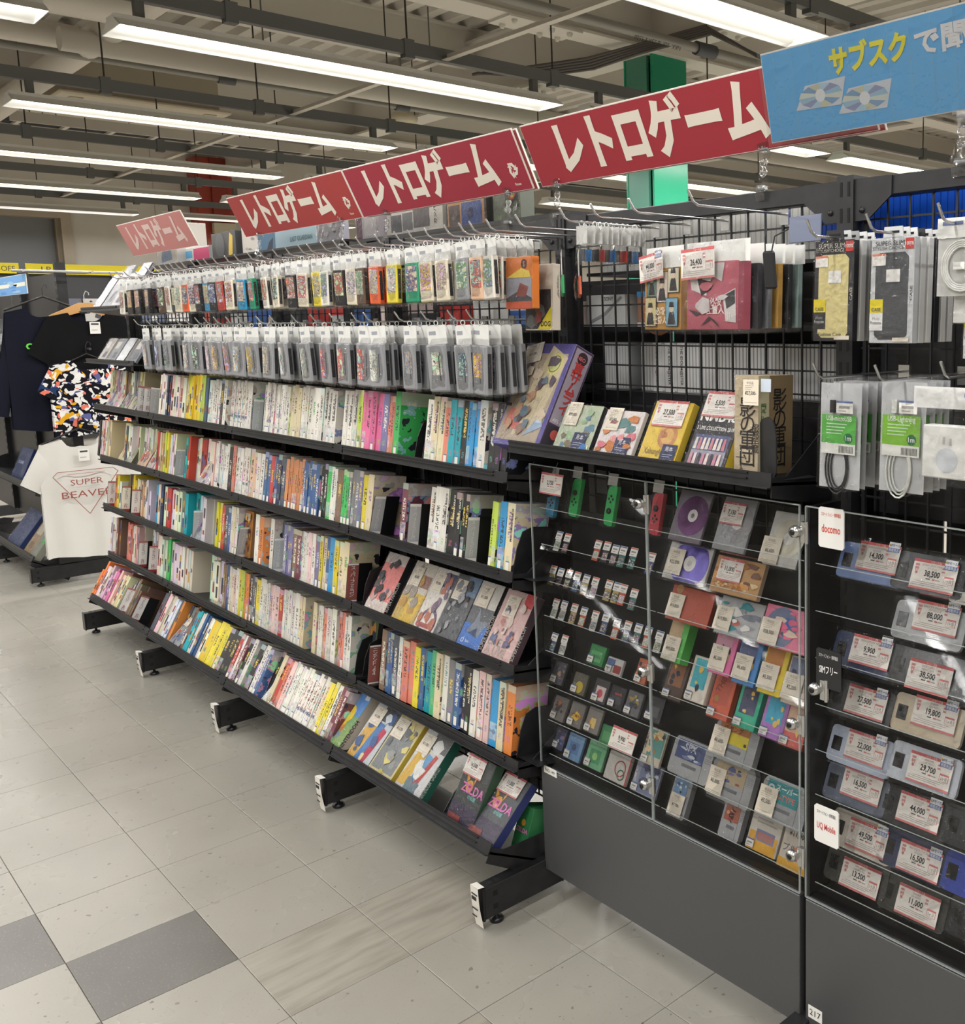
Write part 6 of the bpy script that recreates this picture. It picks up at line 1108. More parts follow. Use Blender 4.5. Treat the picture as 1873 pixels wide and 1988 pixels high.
b = MB(); b.box((-0.03, 0, -0.115), (0.03, 0.2, 0), P(206, 188, 158, 0.5), bev=0.001); b.text('影の軍団', 0.004, 0.145, 0.031, P(44, 40, 38), z=0.0008, vert=True, bold=0.012); b.text('服部半蔵', 0.024, 0.1, 0.013, P(56, 50, 46), z=0.0008, vert=True, bold=0.02); b.text('DVD', 0, 0.188, 0.006, P(90, 80, 70), z=0.0008, align='CENTER'); b.rect(-0.024, 0.036, 0.0, 0.038, 0.0006, P(80, 72, 64)); b.add([(-0.018, 0.008, 0.0006), (-0.004, 0.008, 0.0006), (-0.011, 0.022, 0.0006)], [(0, 1, 2)], P(120, 106, 90))
Ts = Matrix(((0, 0, 1, 0.0304), (0, 1, 0, 0), (-1, 0, 0, 0), (0, 0, 0, 1))); b.rect(0.035, 0.0, 0.115, 0.2, 0.0002, P(140, 120, 88), Ts); b.rect(0.0, 0.0, 0.034, 0.2, 0.0002, P(200, 192, 160), Ts); b.text('影の軍団', 0.07, 0.16, 0.036, P(34, 32, 30), z=0.0006, vert=True, bold=0.012, T=Ts); b.text('闇に消える', 0.016, 0.14, 0.014, P(70, 110, 60), z=0.0006, vert=True, bold=0.02, T=Ts); b.build('card_box', t)
plain_card(MB(), 0.026, 0.168, 0.038, 0.05, '27,500', z=0.02).build('price_card', t); MB().rect(0.046, 0.19, 0.07, 0.215, 0.02, P(196, 206, 220)).build('blue_sticker', t, (0, -0.02, -0.006))
obj('shrink_wrap', crinkle(0.066, 0.205, 0.003, 401, 3, 7, 0.0015).mesh('shrink_wrap'), t, (0, -0.002, 0.001))
t = thing('bookend', 'large curved black bookend at the right end of the shelf above the case', 'bookend', (1.515, 0.945, 1.256), (R(90), 0, R(-20)), 'black steel bookends')
MB().prism([(-0.07, 0), (0.0, 0), (0.012, 0.015), (0.012, 0.085), (-0.0, 0.115), (-0.02, 0.122), (-0.045, 0.115), (-0.055, 0.1)], -0.0015, 0.0015, M_BLK).build('upright_plate', t); MB().box((-0.065, 0, -0.09), (0.01, 0.0012, -0.0015), M_BLK).build('base_plate', t)
# ---------------------------------------------------------------- hanging goods
def hook_at(x, z, lab, y=0.0): t = thing('display_hook', lab, 'hook', (x, YF+0.02, z)); obj('hook_wire', HOOK, t)
def hung(lab, r, cat, name, y, grp=None, w=None, h=None, yaw=0.0, tilt=2.0):
    X, Z, w0, h0 = r; w = w or w0; h = h or h0
    return thing(name, lab, cat, (X, y, Z-h/2), (R(90-tilt), 0, R(yaw)), grp), w, h
def phonecase(lab, r, y, box_c, case_c, first=True, yaw=0.0):
    t, w, h = hung(lab, r, 'phone case', 'boxed_phone_case', y, 'boxed phone cases on hooks', 0.086, 0.176, yaw)
    b = MB(); b.box((-w/2, 0, -0.016), (w/2, h, 0), P(*box_c, 0.35), bev=0.001); b.prism([(-0.02, h), (0.02, h), (0.018, h+0.018), (-0.018, h+0.018)], -0.002, 0, P(*box_c, 0.35)); b.box((-0.012, h+0.007, -0.0026), (0.012, h+0.011, 0.0006), M_HOLE)
    if first:
        q = 0.008; x0, x1, y0, y1 = -w*0.38, w*0.38, 0.006, h*0.86
        b.prism([(x0+q, y0), (x1-q, y0), (x1, y0+q), (x1, y1-q), (x1-q, y1), (x0+q, y1), (x0, y1-q), (x0, y0+q)], 0.0, 0.0008, P(*case_c, 0.3))
    b.build('carton', t)
    if first:
        l = MB(); ink = P(196, 192, 180) if sum(box_c) < 300 else P(50, 50, 54)
        l.text('SUPER SLIM', -0.005, h*0.925, 0.0085, ink, z=0.0015, align='CENTER'); l.text('STYLISH CHOICE', -0.008, h*0.885, 0.006, ink, z=0.0015, align='CENTER'); l.rect(w*0.3, h*0.885, w*0.49, h*0.985, 0.0014, P(206, 60, 56)); l.text('100%', w*0.395, h*0.92, 0.006, P(240, 236, 230), z=0.0018, align='CENTER', bold=0.02)
        l.rect(-w*0.49, h*0.29, -w*0.18, h*0.42, 0.0014, P(226, 206, 30)); l.text('CASE', -w*0.335, h*0.305, 0.006, P(50, 50, 40), z=0.0018, align='CENTER', bold=0.02); l.rect(-w*0.49, h*0.12, -w*0.18, h*0.29, 0.0014, P(30, 30, 32) if sum(box_c) < 300 else P(228, 228, 226)); l.text('Multi', -w*0.335, h*0.22, 0.0055, P(150, 150, 150), z=0.0018, align='CENTER'); l.text('Protective', -w*0.335, h*0.18, 0.006, P(190, 190, 190) if sum(box_c) < 300 else P(50, 50, 50), z=0.0018, align='CENTER', fitw=0.022)
        l.text('Fashion Case', -0.005, h*0.05, 0.007, P(60, 56, 46), z=0.0018, align='CENTER'); l.rect(-w*0.46, h*0.74, -w*0.14, h*0.85, 0.0018, P(230, 226, 220)); l.rect(-w*0.46, h*0.83, -w*0.14, h*0.85, 0.0020, P(222, 130, 100)); l.rect(-w*0.12, h*0.58, w*0.2, h*0.7, 0.0018, P(228, 226, 222)); l.rect(w*0.06, h*0.015, w*0.44, h*0.055, 0.0018, P(224, 214, 196))
        l.build('print', t)
        obj('shrink_wrap', crinkle(w+0.003, h+0.002, 0.002, int(X_(r)*1000), 5, 8, 0.0012).mesh('shrink_wrap'), t, (0, 0, 0.002))
        MB().text('CASE', 0, 0, 0.0075, P(206, 206, 206) if sum(box_c) < 300 else P(60, 60, 60), rot=pi/2, bold=0.02, T=Matrix(((0, 0, 1, w/2+0.0006), (0, 1, 0, h*0.4), (-1, 0, 0, 0.004), (0, 0, 0, 1)))).build('side_print', t)
def X_(r): return r[0]
hook_at(HANGR[0][0], 1.705, 'chrome hook holding the black boxed phone case'); hook_at(HANGR[1][0], 1.705, 'chrome hook holding the white boxed phone case')
phonecase('black boxed phone case with a cream cover, frontmost on its hook', HANGR[0], 0.93, (30, 30, 34), (214, 200, 140))
for k in range(4): phonecase('%s boxed phone case, %s behind the cream one' % (('white', 'grey', 'white', 'white')[k], nth(k+1)), HANGR[0], 0.952+0.024*k, ((206, 206, 204), (150, 150, 150), (214, 214, 212), (206, 206, 204))[k], (90, 90, 94), False)
phonecase('white boxed phone case with a dark grey cover, frontmost on its hook', HANGR[1], 0.93, (196, 198, 200), (72, 74, 78))
for k in range(5): phonecase('%s boxed phone case, %s behind the dark grey one' % (('pale', 'white', 'black', 'white', 'pale')[k], nth(k+1)), HANGR[1], 0.951+0.023*k, ((206, 206, 204), (214, 214, 212), (40, 40, 44), (210, 210, 208), (200, 200, 198))[k], (90, 90, 94), False)
phonecase('boxed phone case with a pink cover at the picture edge', (1.955, 1.585, 0, 0), 0.955, (206, 208, 210), (206, 150, 170))
def cablepack(lab, r, y, green, title, cable, seed, yaw=0.0):
    t, w, h = hung(lab, r, 'cable', 'packed_cable', y, 'packed charging cables on hooks', 0.09, 0.19, yaw)
    MB().rect(-w/2, 0, w/2, h, -0.004, P(190, 192, 194, 0.25)).build('foil_back', t)
    b = MB(); b.box((-w*0.42, h*0.33, 0.001), (w*0.42, h*0.70, 0.0018), P(*green, 0.5)); b.rect(-w*0.42, h*0.33, w*0.42, h*0.43, 0.0021, P(226, 226, 220)); b.text(title, -w*0.3, h*0.645, 0.0095, P(230, 236, 226), z=0.0024, bold=0.02, fitw=w*0.62); b.disc(w*0.24, h*0.485, 0.0095, 0.0022, P(26, 110, 60), 14); b.text('1m', w*0.24, h*0.465, 0.009, P(236, 240, 236), z=0.0026, align='CENTER', bold=0.02)
    for k in range(4): b.rect(-w*0.3, h*(0.61-0.03*k), w*(0.2-0.04*k), h*(0.62-0.03*k), 0.0023, P(196, 226, 190))
    for k in range(12): b.rect(w*(0.02+0.03*k), h*0.345, w*(0.035+0.03*k), h*0.41, 0.0024, P(60, 60, 60))
    b.build('paper_band', t)
    c = MB()
    for k in range(3): c.tube([((0.017+0.004*k)*cos(a) - 0.002*k, h*0.2 + (0.036+0.006*k)*sin(a), -0.001+0.0005*k) for a in [2*pi*i/18 for i in range(18)]], 0.0017, P(*cable, 0.4), 5, closed=True)
    c.build('coiled_cable', t); q = MB(); q.box((-0.018, h*0.72, 0), (-0.008, h*0.84, 0.005), P(*cable, 0.4)); q.box((0.008, h*0.72, 0), (0.018, h*0.82, 0.005), P(*cable, 0.4)); q.build('plug', t)
    tiny_tag(MB(), -0.002, h*0.72, 0.036, 0.022, 0.007).build('price_tag', t); obj('clear_bag', crinkle(w+0.004, h+0.012, 0.006, seed, 5, 8, 0.0025).mesh('clear_bag'), t, (0, -0.002, 0.002))
hook_at(HANGR[3][0], 1.462, 'chrome hook holding the black cable packs'); hook_at(HANGR[4][0], 1.462, 'chrome hook holding the white cable packs')
cablepack('black cable pack with green band, frontmost on its hook', HANGR[3], 0.93, (88, 176, 72), 'USB-microUSB', (32, 32, 34), 501)
for k in range(3): cablepack('black cable pack with green band, %s behind the frontmost' % nth(k+1), HANGR[3], 0.955+0.025*k, (80, 160, 66), 'USB-microUSB', (32, 32, 34), 502+k, -10+6*k)
cablepack('white cable pack with lime band, frontmost on its hook', HANGR[4], 0.935, (126, 190, 46), 'USB-Lightning', (216, 218, 212), 510)
for k in range(3): cablepack('cable pack with green band, %s behind the white one' % nth(k+1), HANGR[4], 0.96+0.025*k, (96, 176, 60), 'USB-Lightning', (60, 60, 62), 511+k, 8-5*k)
hook_at(1.92, 1.71, 'chrome hook holding the coiled white cable'); hook_at(1.93, 1.47, 'chrome hook holding the white charger bag')
t, w, h = hung('clear bag with a coiled white cable under a white header', (1.935, 1.655, 0.09, 0.115), 'cable', 'bagged_cable', 0.905)
MB().rect(-w/2, h*0.78, w/2, h*1.05, 0.001, P(226, 226, 222)).rect(-w*0.4, h*0.95, 0, h, 0.0014, P(90, 104, 150)).build('header_card', t); MB().rect(-w/2, 0, w/2, h*0.78, -0.003, P(190, 190, 186)).build('backing_card', t)
c = MB()
for k in range(4): c.tube([((0.026+0.003*k)*cos(a), h*0.4+(0.03+0.003*k)*sin(a), 0.0006*k) for a in [2*pi*i/20 for i in range(20)]], 0.0018, P(232, 232, 228, 0.35), 5, closed=True)
c.box((-0.012, h*0.35, 0.002), (0.008, h*0.45, 0.006), P(232, 232, 228, 0.35)); c.box((0.012, h*0.3, 0.002), (0.026, h*0.36, 0.006), P(232, 232, 228, 0.35)); c.build('coiled_cable', t); bag(t, w, h, 520, 0.003, 0.002)
t, w, h = hung('white boxed adapter with grey lettering below the coiled cable', (1.95, 1.585, 0.08, 0.06), 'adapter', 'boxed_adapter', 0.925); MB().box((-w/2, 0, -0.02), (w/2, h, 0), P(222, 222, 218), bev=0.001).text('ELECOM', 0.004, 0.012, 0.006, P(110, 110, 110), z=0.0008, align='CENTER', bold=0.02).build('carton', t); bag(t, w, h, 521, 0.002, 0.003)
t, w, h = hung('white boxed charger in a large clear bag with white header', (1.92, 1.375, 0.115, 0.15), 'charger', 'bagged_charger', 0.89)
MB().rect(-w*0.52, h*0.8, w*0.52, h*1.03, 0.001, P(230, 230, 228)).rect(w*0.28, h*0.93, w*0.48, h*0.97, 0.0014, P(90, 120, 180)).build('header_card', t); b = MB(); b.box((-w*0.36, h*0.05, -0.028), (w*0.4, h*0.62, 0), P(230, 230, 226), bev=0.002); b.box((-0.004, h*0.42, 0.0), (0.0, h*0.5, 0.0006), P(190, 190, 188)); b.box((0.008, h*0.41, 0.0), (0.012, h*0.49, 0.0006), P(190, 190, 188)); b.disc(0.004, h*0.25, 0.02, 0.0005, P(206, 210, 216), 14); b.build('carton', t); bag(t, w, h, 522, 0.004, 0.004)
# big bags with red price cards
hook_at(1.21, 1.782, 'chrome hook holding the bagged orange set'); hook_at(1.38, 1.782, 'chrome hook holding the bagged pink set')
t, w, h = hung('bagged orange boxed set with framed portraits and a card reading 44,000', (1.203, 1.61, 0.15, 0.125), 'boxed set', 'bagged_boxed_set', 0.95, None, 0.138, 0.128, -10)
b = MB(); b.box((-w/2, 0, -0.03), (w/2, h, 0), P(190, 142, 72), bev=0.001); pan = [(0.08, 0.55, 0.34, 0.95, (96, 128, 116), -8), (0.36, 0.45, 0.66, 0.93, (206, 190, 176), 0), (0.68, 0.6, 0.97, 0.98, (206, 200, 170), 10), (0.06, 0.06, 0.36, 0.52, (206, 192, 140), 0), (0.66, 0.06, 0.96, 0.5, (120, 170, 196), 8)]
art(b, w, h, [q for a in pan for q in (('r', a[0]-0.012, a[1]-0.012, a[2]+0.012, a[3]+0.012, (40, 36, 36)), ('r', a[0], a[1], a[2], a[3], a[4]), ('p', [(a[0]+0.04, a[1]+0.02), (a[2]-0.04, a[1]+0.02), (a[2]-0.08, a[1]+0.2), ((a[0]+a[2])/2, a[1]+0.26), (a[0]+0.08, a[1]+0.2)], (44, 40, 44)), ('d', (a[0]+a[2])/2, a[1]+0.28, 0.06, (216, 196, 170)), ('p', [((a[0]+a[2])/2-0.07, a[1]+0.3), ((a[0]+a[2])/2+0.07, a[1]+0.3), ((a[0]+a[2])/2+0.05, a[1]+0.38), ((a[0]+a[2])/2-0.05, a[1]+0.38)], (36, 32, 34)))] + [('t', '必殺', 0.5, 0.25, 0.1, (236, 226, 206), 0.02), ('t', '仕掛人', 0.5, 0.1, 0.1, (236, 226, 206), 0.02)]); b.build('card_box', t)
red_card(MB(), -0.03, h*1.02, 0.092, 0.056, '44,000', z=0.01, rot=R(6), blue=True).build('price_card', t); MB().rect(-w*0.48, h*1.0, w*0.55, h*1.34, -0.002, P(222, 222, 218, 0.35)).build('header_card', t); obj('clear_bag', crinkle(w+0.03, h+0.04, 0.012, 530, 6, 7, 0.005).mesh('clear_bag'), t, (0, -0.008, 0.001))
t, w, h = hung('bagged pink boxed set with black figures and a card reading 26,400', (1.372, 1.612, 0.16, 0.13), 'boxed set', 'bagged_boxed_set', 0.925, None, 0.15, 0.132, -4)
b = MB(); b.box((-w/2, 0, -0.035), (w/2, h, 0), P(176, 88, 102), bev=0.001); art(b, w, h, [('p', [(0.02, 0.98), (0.45, 0.98), (0.4, 0.5), (0.1, 0.6)], (206, 200, 196)), ('p', [(0.14, 0.98), (0.4, 0.98), (0.5, 0.6), (0.3, 0.5)], (40, 36, 40)), ('p', [(0.5, 0.98), (0.75, 0.98), (0.7, 0.7), (0.5, 0.8)], (190, 186, 184)), ('p', [(0.72, 0.5), (0.96, 0.6), (0.98, 0.1), (0.78, 0.12)], (206, 200, 198)), ('p', [(0.75, 0.5), (0.95, 0.58), (0.96, 0.38), (0.8, 0.3)], (40, 36, 40)), ('p', [(0.05, 0.3), (0.2, 0.2), (0.3, 0.24), (0.18, 0.28)], (60, 46, 52)), ('p', [(0.3, 0.05), (0.5, 0.15), (0.68, 0.02), (0.6, 0.12), (0.46, 0.2)], (60, 46, 52)), ('t', '必殺', 0.58, 0.36, 0.1, (230, 222, 216), 0.02), ('t', '仕置人', 0.58, 0.24, 0.1, (230, 222, 216), 0.02), ('t', 'Ⅱ', 0.85, 0.14, 0.1, (230, 222, 216), 0.02)] + blobs([(190, 100, 112), (150, 70, 84), (200, 190, 190)], 5, 305, 0.3, 0.9)); b.build('card_box', t)
red_card(MB(), -0.03, h*0.98, 0.1, 0.06, '26,400', z=0.012, rot=R(2)).build('price_card', t); MB().rect(-w*0.52, h*0.98, w*0.7, h*1.3, -0.002, P(226, 226, 222, 0.35)).build('header_card', t); obj('clear_bag', crinkle(w+0.035, h+0.05, 0.016, 531, 7, 7, 0.006).mesh('clear_bag'), t, (0, -0.01, 0.001))
for k in range(5):
    c = ((60, 60, 64), (120, 122, 126), (206, 160, 80), (50, 50, 54), (150, 170, 166))[k]
    t, w, h = hung('%s bagged set, %s behind the bagged pink one' % (('black', 'grey', 'amber', 'dark', 'pale green')[k], nth(k+1)), (1.385+0.004*k, 1.61, 0.15, 0.13), 'boxed set', 'bagged_boxed_set', 0.965+0.026*k, None, 0.145, 0.126); MB().box((-w/2, 0, -0.014), (w/2, h, 0), P(*c), bev=0.001).build('card_box', t); MB().rect(-w*0.5, h, w*0.6, h*1.3, -0.002, P(222, 222, 218, 0.35)).build('header_card', t); bag(t, w, h, 540+k, 0.004, 0.01)
t, w, h = hung('black pouch on a thin cord hanging in front of the bagged sets', (1.525, 1.655, 0.03, 0.07), 'pouch', 'hanging_pouch', 0.925, None, 0.03, 0.07, 0, -6); MB().box((-w/2, 0, -0.008), (w/2, h, 0), P(26, 26, 28, 0.5), bev=0.004).build('pouch', t); MB().tube([(-0.008, h, -0.004), (-0.012, h+0.025, -0.01), (-0.022, h+0.04, -0.03)], 0.0014, P(20, 20, 22), 5).tube([(0.008, h, -0.004), (0.012, h+0.025, -0.01), (0.03, h+0.036, -0.03)], 0.0014, P(20, 20, 22), 5).build('cord', t)
t, w, h = hung('grey blue plastic sleeve hanging beside the upright post', (1.53, 1.735, 0.08, 0.06), 'sleeve', 'plastic_sleeve', 1.02, None, 0.085, 0.05, -6); MB().box((-w/2, 0, -0.004), (w/2, h, 0), mat('sleeve_grey', (110, 118, 140), 0.2), bev=0.001).build('sleeve', t)
# small bags on hooks by the far post
hook_at(0.985, 1.782, 'chrome hook holding many tiny clear bags'); hook_at(0.70, 1.782, 'chrome hook holding the orange boxed game'); hook_at(0.82, 1.782, 'empty chrome hook beside the tiny clear bags'); hook_at(1.09, 1.782, 'empty chrome hook above the wire mesh')
TB = MB().rect(-0.026, 0.045, 0.026, 0.085, 0.0, P(226, 226, 222, 0.3)).mesh('header_card'); TC = MB().box((-0.012, 0.008, -0.002), (0.012, 0.034, 0), M_CART).mesh('memory_card'); TF = crinkle(0.054, 0.088, 0.004, 550, 4, 5, 0.003).mesh('clear_bag')
for k in range(11):
    t = thing('bagged_memory_card', 'tiny clear bag with a memory card, %s from the front of the crowded hook' % nth(k+1), 'memory card', (0.985 + random.uniform(-0.004, 0.004), 0.915+0.017*k, 1.69), (R(88), 0, R(random.uniform(-14, 8))), 'tiny bags on the crowded hook'); obj('header_card', TB, t); obj('memory_card', TC, t, color=rgb(*((50, 52, 60), (40, 120, 190), (30, 30, 34), (190, 70, 60))[k % 4])); obj('clear_bag', TF, t, (0, 0, 0.002)); obj('hang_ring', RING, t, (0, 0.085, 0))
for k, (x, y, z, c, lab) in enumerate(((0.915, 0.91, 1.625, (40, 140, 80), 'green packet in a small clear bag hanging in front of the far post'), (0.945, 0.935, 1.622, (186, 84, 56), 'rust packet in a small clear bag behind the green packet'))):
    t = thing('bagged_packet', lab, 'packet', (x, y, z), (R(90), R(-8), R(-35))); MB().box((-0.026, 0, -0.006), (0.026, 0.042, 0), P(*c), bev=0.001).rect(-0.016, 0.01, 0.016, 0.034, 0.0006, P(*[min(255, q+60) for q in c])).build('packet', t); MB().rect(-0.026, 0.042, 0.026, 0.1, -0.002, P(226, 226, 222, 0.3)).build('header_card', t); bag(t, 0.052, 0.042, 560+k)
t, w, h = hung('orange and grey boxed game with a racing picture hanging by the far post', (0.712, 1.66, 0, 0), 'game box', 'hung_game_box', 0.935, None, 0.112, 0.124)
b = MB(); b.box((-w/2, 0, -0.02), (w/2, h, 0), P(214, 120, 50), bev=0.001); art(b, w, h, [('r', 0.03, 0.14, 0.97, 0.6, (150, 150, 160)), ('p', [(0.03, 0.2), (0.5, 0.35), (0.97, 0.2), (0.97, 0.14), (0.03, 0.14)], (60, 60, 66)), ('p', [(0.4, 0.25), (0.75, 0.22), (0.85, 0.42), (0.55, 0.5)], (130, 60, 50)), ('r', 0.03, 0.0, 0.97, 0.13, (206, 90, 56)), ('d', 0.7, 0.86, 0.1, (36, 34, 36)), ('t', 'S', 0.7, 0.81, 0.1, (214, 120, 50), 0.04), ('p', [(0.05, 0.6), (0.95, 0.6), (0.9, 0.72), (0.6, 0.78)], (226, 196, 80))]); b.build('card_box', t); bag(t, w, h, 570)
t, w, h = hung('dark boxed game with a yellow corner behind the orange one', (0.722, 1.625, 0, 0), 'game box', 'hung_game_box', 0.985, None, 0.115, 0.16)
b = MB(); b.box((-w/2, 0, -0.022), (w/2, h, 0), P(206, 196, 180), bev=0.001); art(b, w, h, [('r', 0.02, 0.02, 0.92, 0.62, (58, 56, 58)), ('p', [(0.45, 0.02), (0.93, 0.02), (0.93, 0.36)], (226, 206, 40)), ('t', 'DOG', 0.74, 0.06, 0.08, (40, 40, 60), 0.04), ('t', '隼', 0.35, 0.74, 0.18, (60, 80, 130), 0.04)] + blobs([(150, 60, 50), (90, 84, 80), (110, 110, 110)], 8, 306, 0.1, 0.6)); b.build('card_box', t); bag(t, w, h, 571)
# ================================================================ the other side of the shelving, seen through the mesh
bk = thing('rear_shelving', 'black back boards and shelves of the opposite side seen through the wire mesh', 'shelving')
for a, c in zip(PX[:-1], PX[1:]):
    MB().box((a+0.02, 1.2, 1.165), (c-0.02, 1.206, 1.372), M_BLK).build('back_board', bk); MB().box((a+0.02, 1.2, 0.13), (c-0.02, 1.206, 1.1), M_BLK).build('back_board', bk); MB().box((a+0.005, 1.52, 0.9), (c-0.005, 1.526, 1.69), M_BLK).build('back_board', bk)  # the last, rearmost board is an added dark sheet across an open side
    MB().box((a+0.02, 1.206, 1.372), (c-0.02, 1.5, 1.384), M_BLK).build('shelf_board', bk); MB().box((a+0.02, 1.206, 0.986), (c-0.02, 1.5, 0.998), M_BLK).build('shelf_board', bk)
    MB().box((a+0.02, 1.206, 1.538), (c-0.02, 1.5, 1.55), M_BLK).build('shelf_board', bk)
MB().box((1.58, 1.2, 1.385), (2.44, 1.206, 1.54), M_BLK).build('back_board', bk)
MB().box((-0.6, 1.19, 1.848), (0.6, 1.5, 1.858), M_BLK).build('top_board', bk); MB().box((0.66, 1.19, 1.682), (2.45, 1.5, 1.69), M_BLK).build('top_board', bk); MB().box((-2.3, 1.19, 1.86), (-0.7, 1.5, 1.868), M_BLK).build('top_board', bk)
for x in (-0.55, 0.55, -2.25, -0.75): MB().box((x-0.015, 1.205, 1.54), (x+0.015, 1.225, 1.86), M_BLK).build('board_bracket', bk)
CDM = {}
def cd_mesh(w, h, d, m1):
    k = (w, h, d, m1.name)
    if k not in CDM:
        q = MB().box((-w/2, 0, 0), (w/2, d, h), m1, bev=0.0008)
        if m1.name != 'blue_case': q.box((-w/2+0.0015, -0.0004, 0.004), (w/2-0.0015, 0, h-0.004), P(206, 206, 204, 0.4))
        CDM[k] = q.mesh('disc_case')
    return CDM[k]
M_JEWEL = mat('jewel_case', (170, 172, 174), 0.2); M_BLUEC = mat('blue_case', (26, 84, 200), 0.15); M_PALEC = mat('pale_case', (206, 206, 200), 0.25)
x = 0.66; k = 0
while x < 1.52:
    k += 1; wide = 0.034 if k in (14, 16, 18) else 0.0112; lab = 'clear disc case, %s from the far post, behind the wire mesh' % nth(k)
    m = P(222, 222, 220, 0.4) if wide > 0.02 else M_JEWEL
    o = obj('disc_case', cd_mesh(wide-0.0008, 0.125, 0.12, m), None, (x+wide/2, 1.24, 1.384)); tag(o, lab if wide < 0.02 else 'thick white disc box, %s along the row behind the wire mesh' % nth(k), 'disc case', 'disc cases on the opposite shelf')
    if wide > 0.02: MB().text('THE IDOLM@STER', 0, 0, 0.009, P(40, 40, 44), rot=-pi/2, bold=0.02, T=Matrix(((1, 0, 0, -0.004), (0, 0, 1, -0.0008), (0, 1, 0, 0.118), (0, 0, 0, 1))), fitw=0.1).build('spine_lettering', o)
    x += wide + (0.05 if k in (9,) else 0.0)
x = 0.67; k = 0
while x < 2.44:
    blue = x > 1.395; wide = 0.0155; k += 1
    o = obj('media_case', cd_mesh(wide-0.001, 0.118, 0.1, M_BLUEC if blue else M_PALEC), None, (x+wide/2, 1.24, 1.69)); tag(o, '%s media case, %s along the top shelf behind the mesh' % ('blue' if blue else 'white', nth(k)), 'media case', 'media cases behind the mesh at upper right'); x += wide
def back_box(lab, x0, x1, z0, z1, y, d, base, spec, name='background_box', yaw=0.0, film=False):
    t = thing(name, lab, 'box', ((x0+x1)/2, y, z0), (R(90), 0, R(yaw)), 'boxes on the opposite side'); w, h = x1-x0, z1-z0
    b = MB(); b.box((-w/2, 0, -d), (w/2, h, 0), P(*base, 0.5), bev=0.001); art(b, w, h, spec, 0.0004); b.build('card_box', t)
    if film: bag(t, w, h, int(abs(x0)*1000), 0.003, 0.002)
back_box('white boxed gadget behind the mesh beside the far post', 0.58, 0.74, 1.55, 1.635, 1.25, 0.1, (214, 214, 212), [('t', 'SONY', 0.6, 0.82, 0.12, (60, 60, 64), 0.02), ('p', [(0.1, 0.1), (0.5, 0.35), (0.95, 0.9), (0.9, 0.95), (0.45, 0.42), (0.1, 0.2)], (150, 152, 154))])
back_box('box with a large tan portrait print behind the mesh', 0.79, 0.95, 1.55, 1.64, 1.25, 0.08, (150, 110, 90), [('d', 0.5, 0.45, 0.4, (196, 128, 92)), ('r', 0.0, 0.85, 0.25, 1, (60, 140, 200)), ('r', 0, 0, 1, 0.12, (206, 206, 204))])
back_box('white boxed game with a group photograph above the hooks', -0.48, -0.12, 1.858, 2.0, 1.24, 0.05, (214, 210, 204), [('r', 0.08, 0.1, 0.28, 0.5, (96, 98, 104)), ('r', 0.3, 0.12, 0.48, 0.52, (120, 122, 128)), ('r', 0.5, 0.15, 0.78, 0.58, (110, 106, 110)), ('t', 'ガンパレード', 0.35, 0.66, 0.09, (80, 76, 80), 0.02), ('t', 'ガンパレ', 0.9, 0.45, 0.1, (40, 38, 40), 0.03, 90)], film=True)
back_box('dark framed picture box above the hooks beside the white photograph box', -0.1, 0.13, 1.858, 1.975, 1.24, 0.05, (54, 52, 50), [('r', 0.05, 0.05, 0.95, 0.75, (190, 140, 100)), ('r', 0.08, 0.08, 0.36, 0.62, (96, 84, 84)), ('r', 0.4, 0.08, 0.9, 0.66, (70, 90, 150)), ('d', 0.62, 0.36, 0.08, (50, 60, 100))], film=True)
back_box('clear boxed game with a small red emblem next to the dark framed picture', 0.15, 0.29, 1.858, 1.975, 1.25, 0.05, (110, 116, 104), [('r', 0.45, 0.4, 0.95, 0.95, (36, 36, 40)), ('d', 0.7, 0.72, 0.14, (190, 60, 60)), ('d', 0.72, 0.68, 0.07, (220, 190, 60))] + blobs([(110, 150, 70), (70, 80, 60)], 6, 307), film=True)
back_box('pale blue box with a creature and lettering above the hooks', -1.58, -1.0, 1.868, 1.945, 1.24, 0.06, (150, 176, 190), [('r', 0, 0, 0.3, 1, (70, 110, 140)), ('t', 'LAST GUARDIAN', 0.72, 0.35, 0.25, (70, 110, 116), 0.02), ('p', [(0.15, 0.1), (0.25, 0.1), (0.27, 0.7), (0.2, 0.5)], (30, 40, 60))])
back_box('dark box with a golden figure at the far end above the hooks', -2.1, -1.82, 1.868, 1.98, 1.24, 0.05, (52, 54, 58), [('p', [(0.68, 0.05), (0.85, 0.1), (0.9, 0.8), (0.78, 0.95), (0.72, 0.5)], (206, 176, 70)), ('d', 0.35, 0.5, 0.2, (80, 82, 86))])
back_box('pale figure box with a cyan corner above the hooks', -1.8, -1.56, 1.868, 1.99, 1.26, 0.05, (206, 200, 192), [('r', 0.7, 0.6, 1, 1, (90, 190, 210))] + blobs([(190, 170, 150), (150, 140, 130)], 6, 308))
back_box('clear boxed pad with purple edge hanging below the crimson sign', -0.66, -0.5, 1.858, 1.99, 1.22, 0.05, (176, 170, 178), [('r', 0.0, 0, 0.25, 1, (84, 40, 66)), ('r', 0.4, 0.75, 0.7, 0.88, (40, 40, 44)), ('r', 0.35, 0.1, 0.9, 0.7, (196, 192, 196))], film=True)
back_box('clear bagged controller hanging below the red sign', -0.98, -0.78, 1.868, 1.99, 1.22, 0.03, (150, 148, 158), blobs([(176, 176, 184), (110, 110, 124), (200, 200, 206)], 10, 309), film=True)
back_box('magenta and white box at the far end above the hooks', -2.5, -2.14, 1.868, 1.935, 1.24, 0.05, (206, 206, 204), [('r', 0.45, 0, 1, 0.9, (190, 60, 110)), ('r', 0.15, 0.3, 0.4, 0.8, (90, 160, 206))])
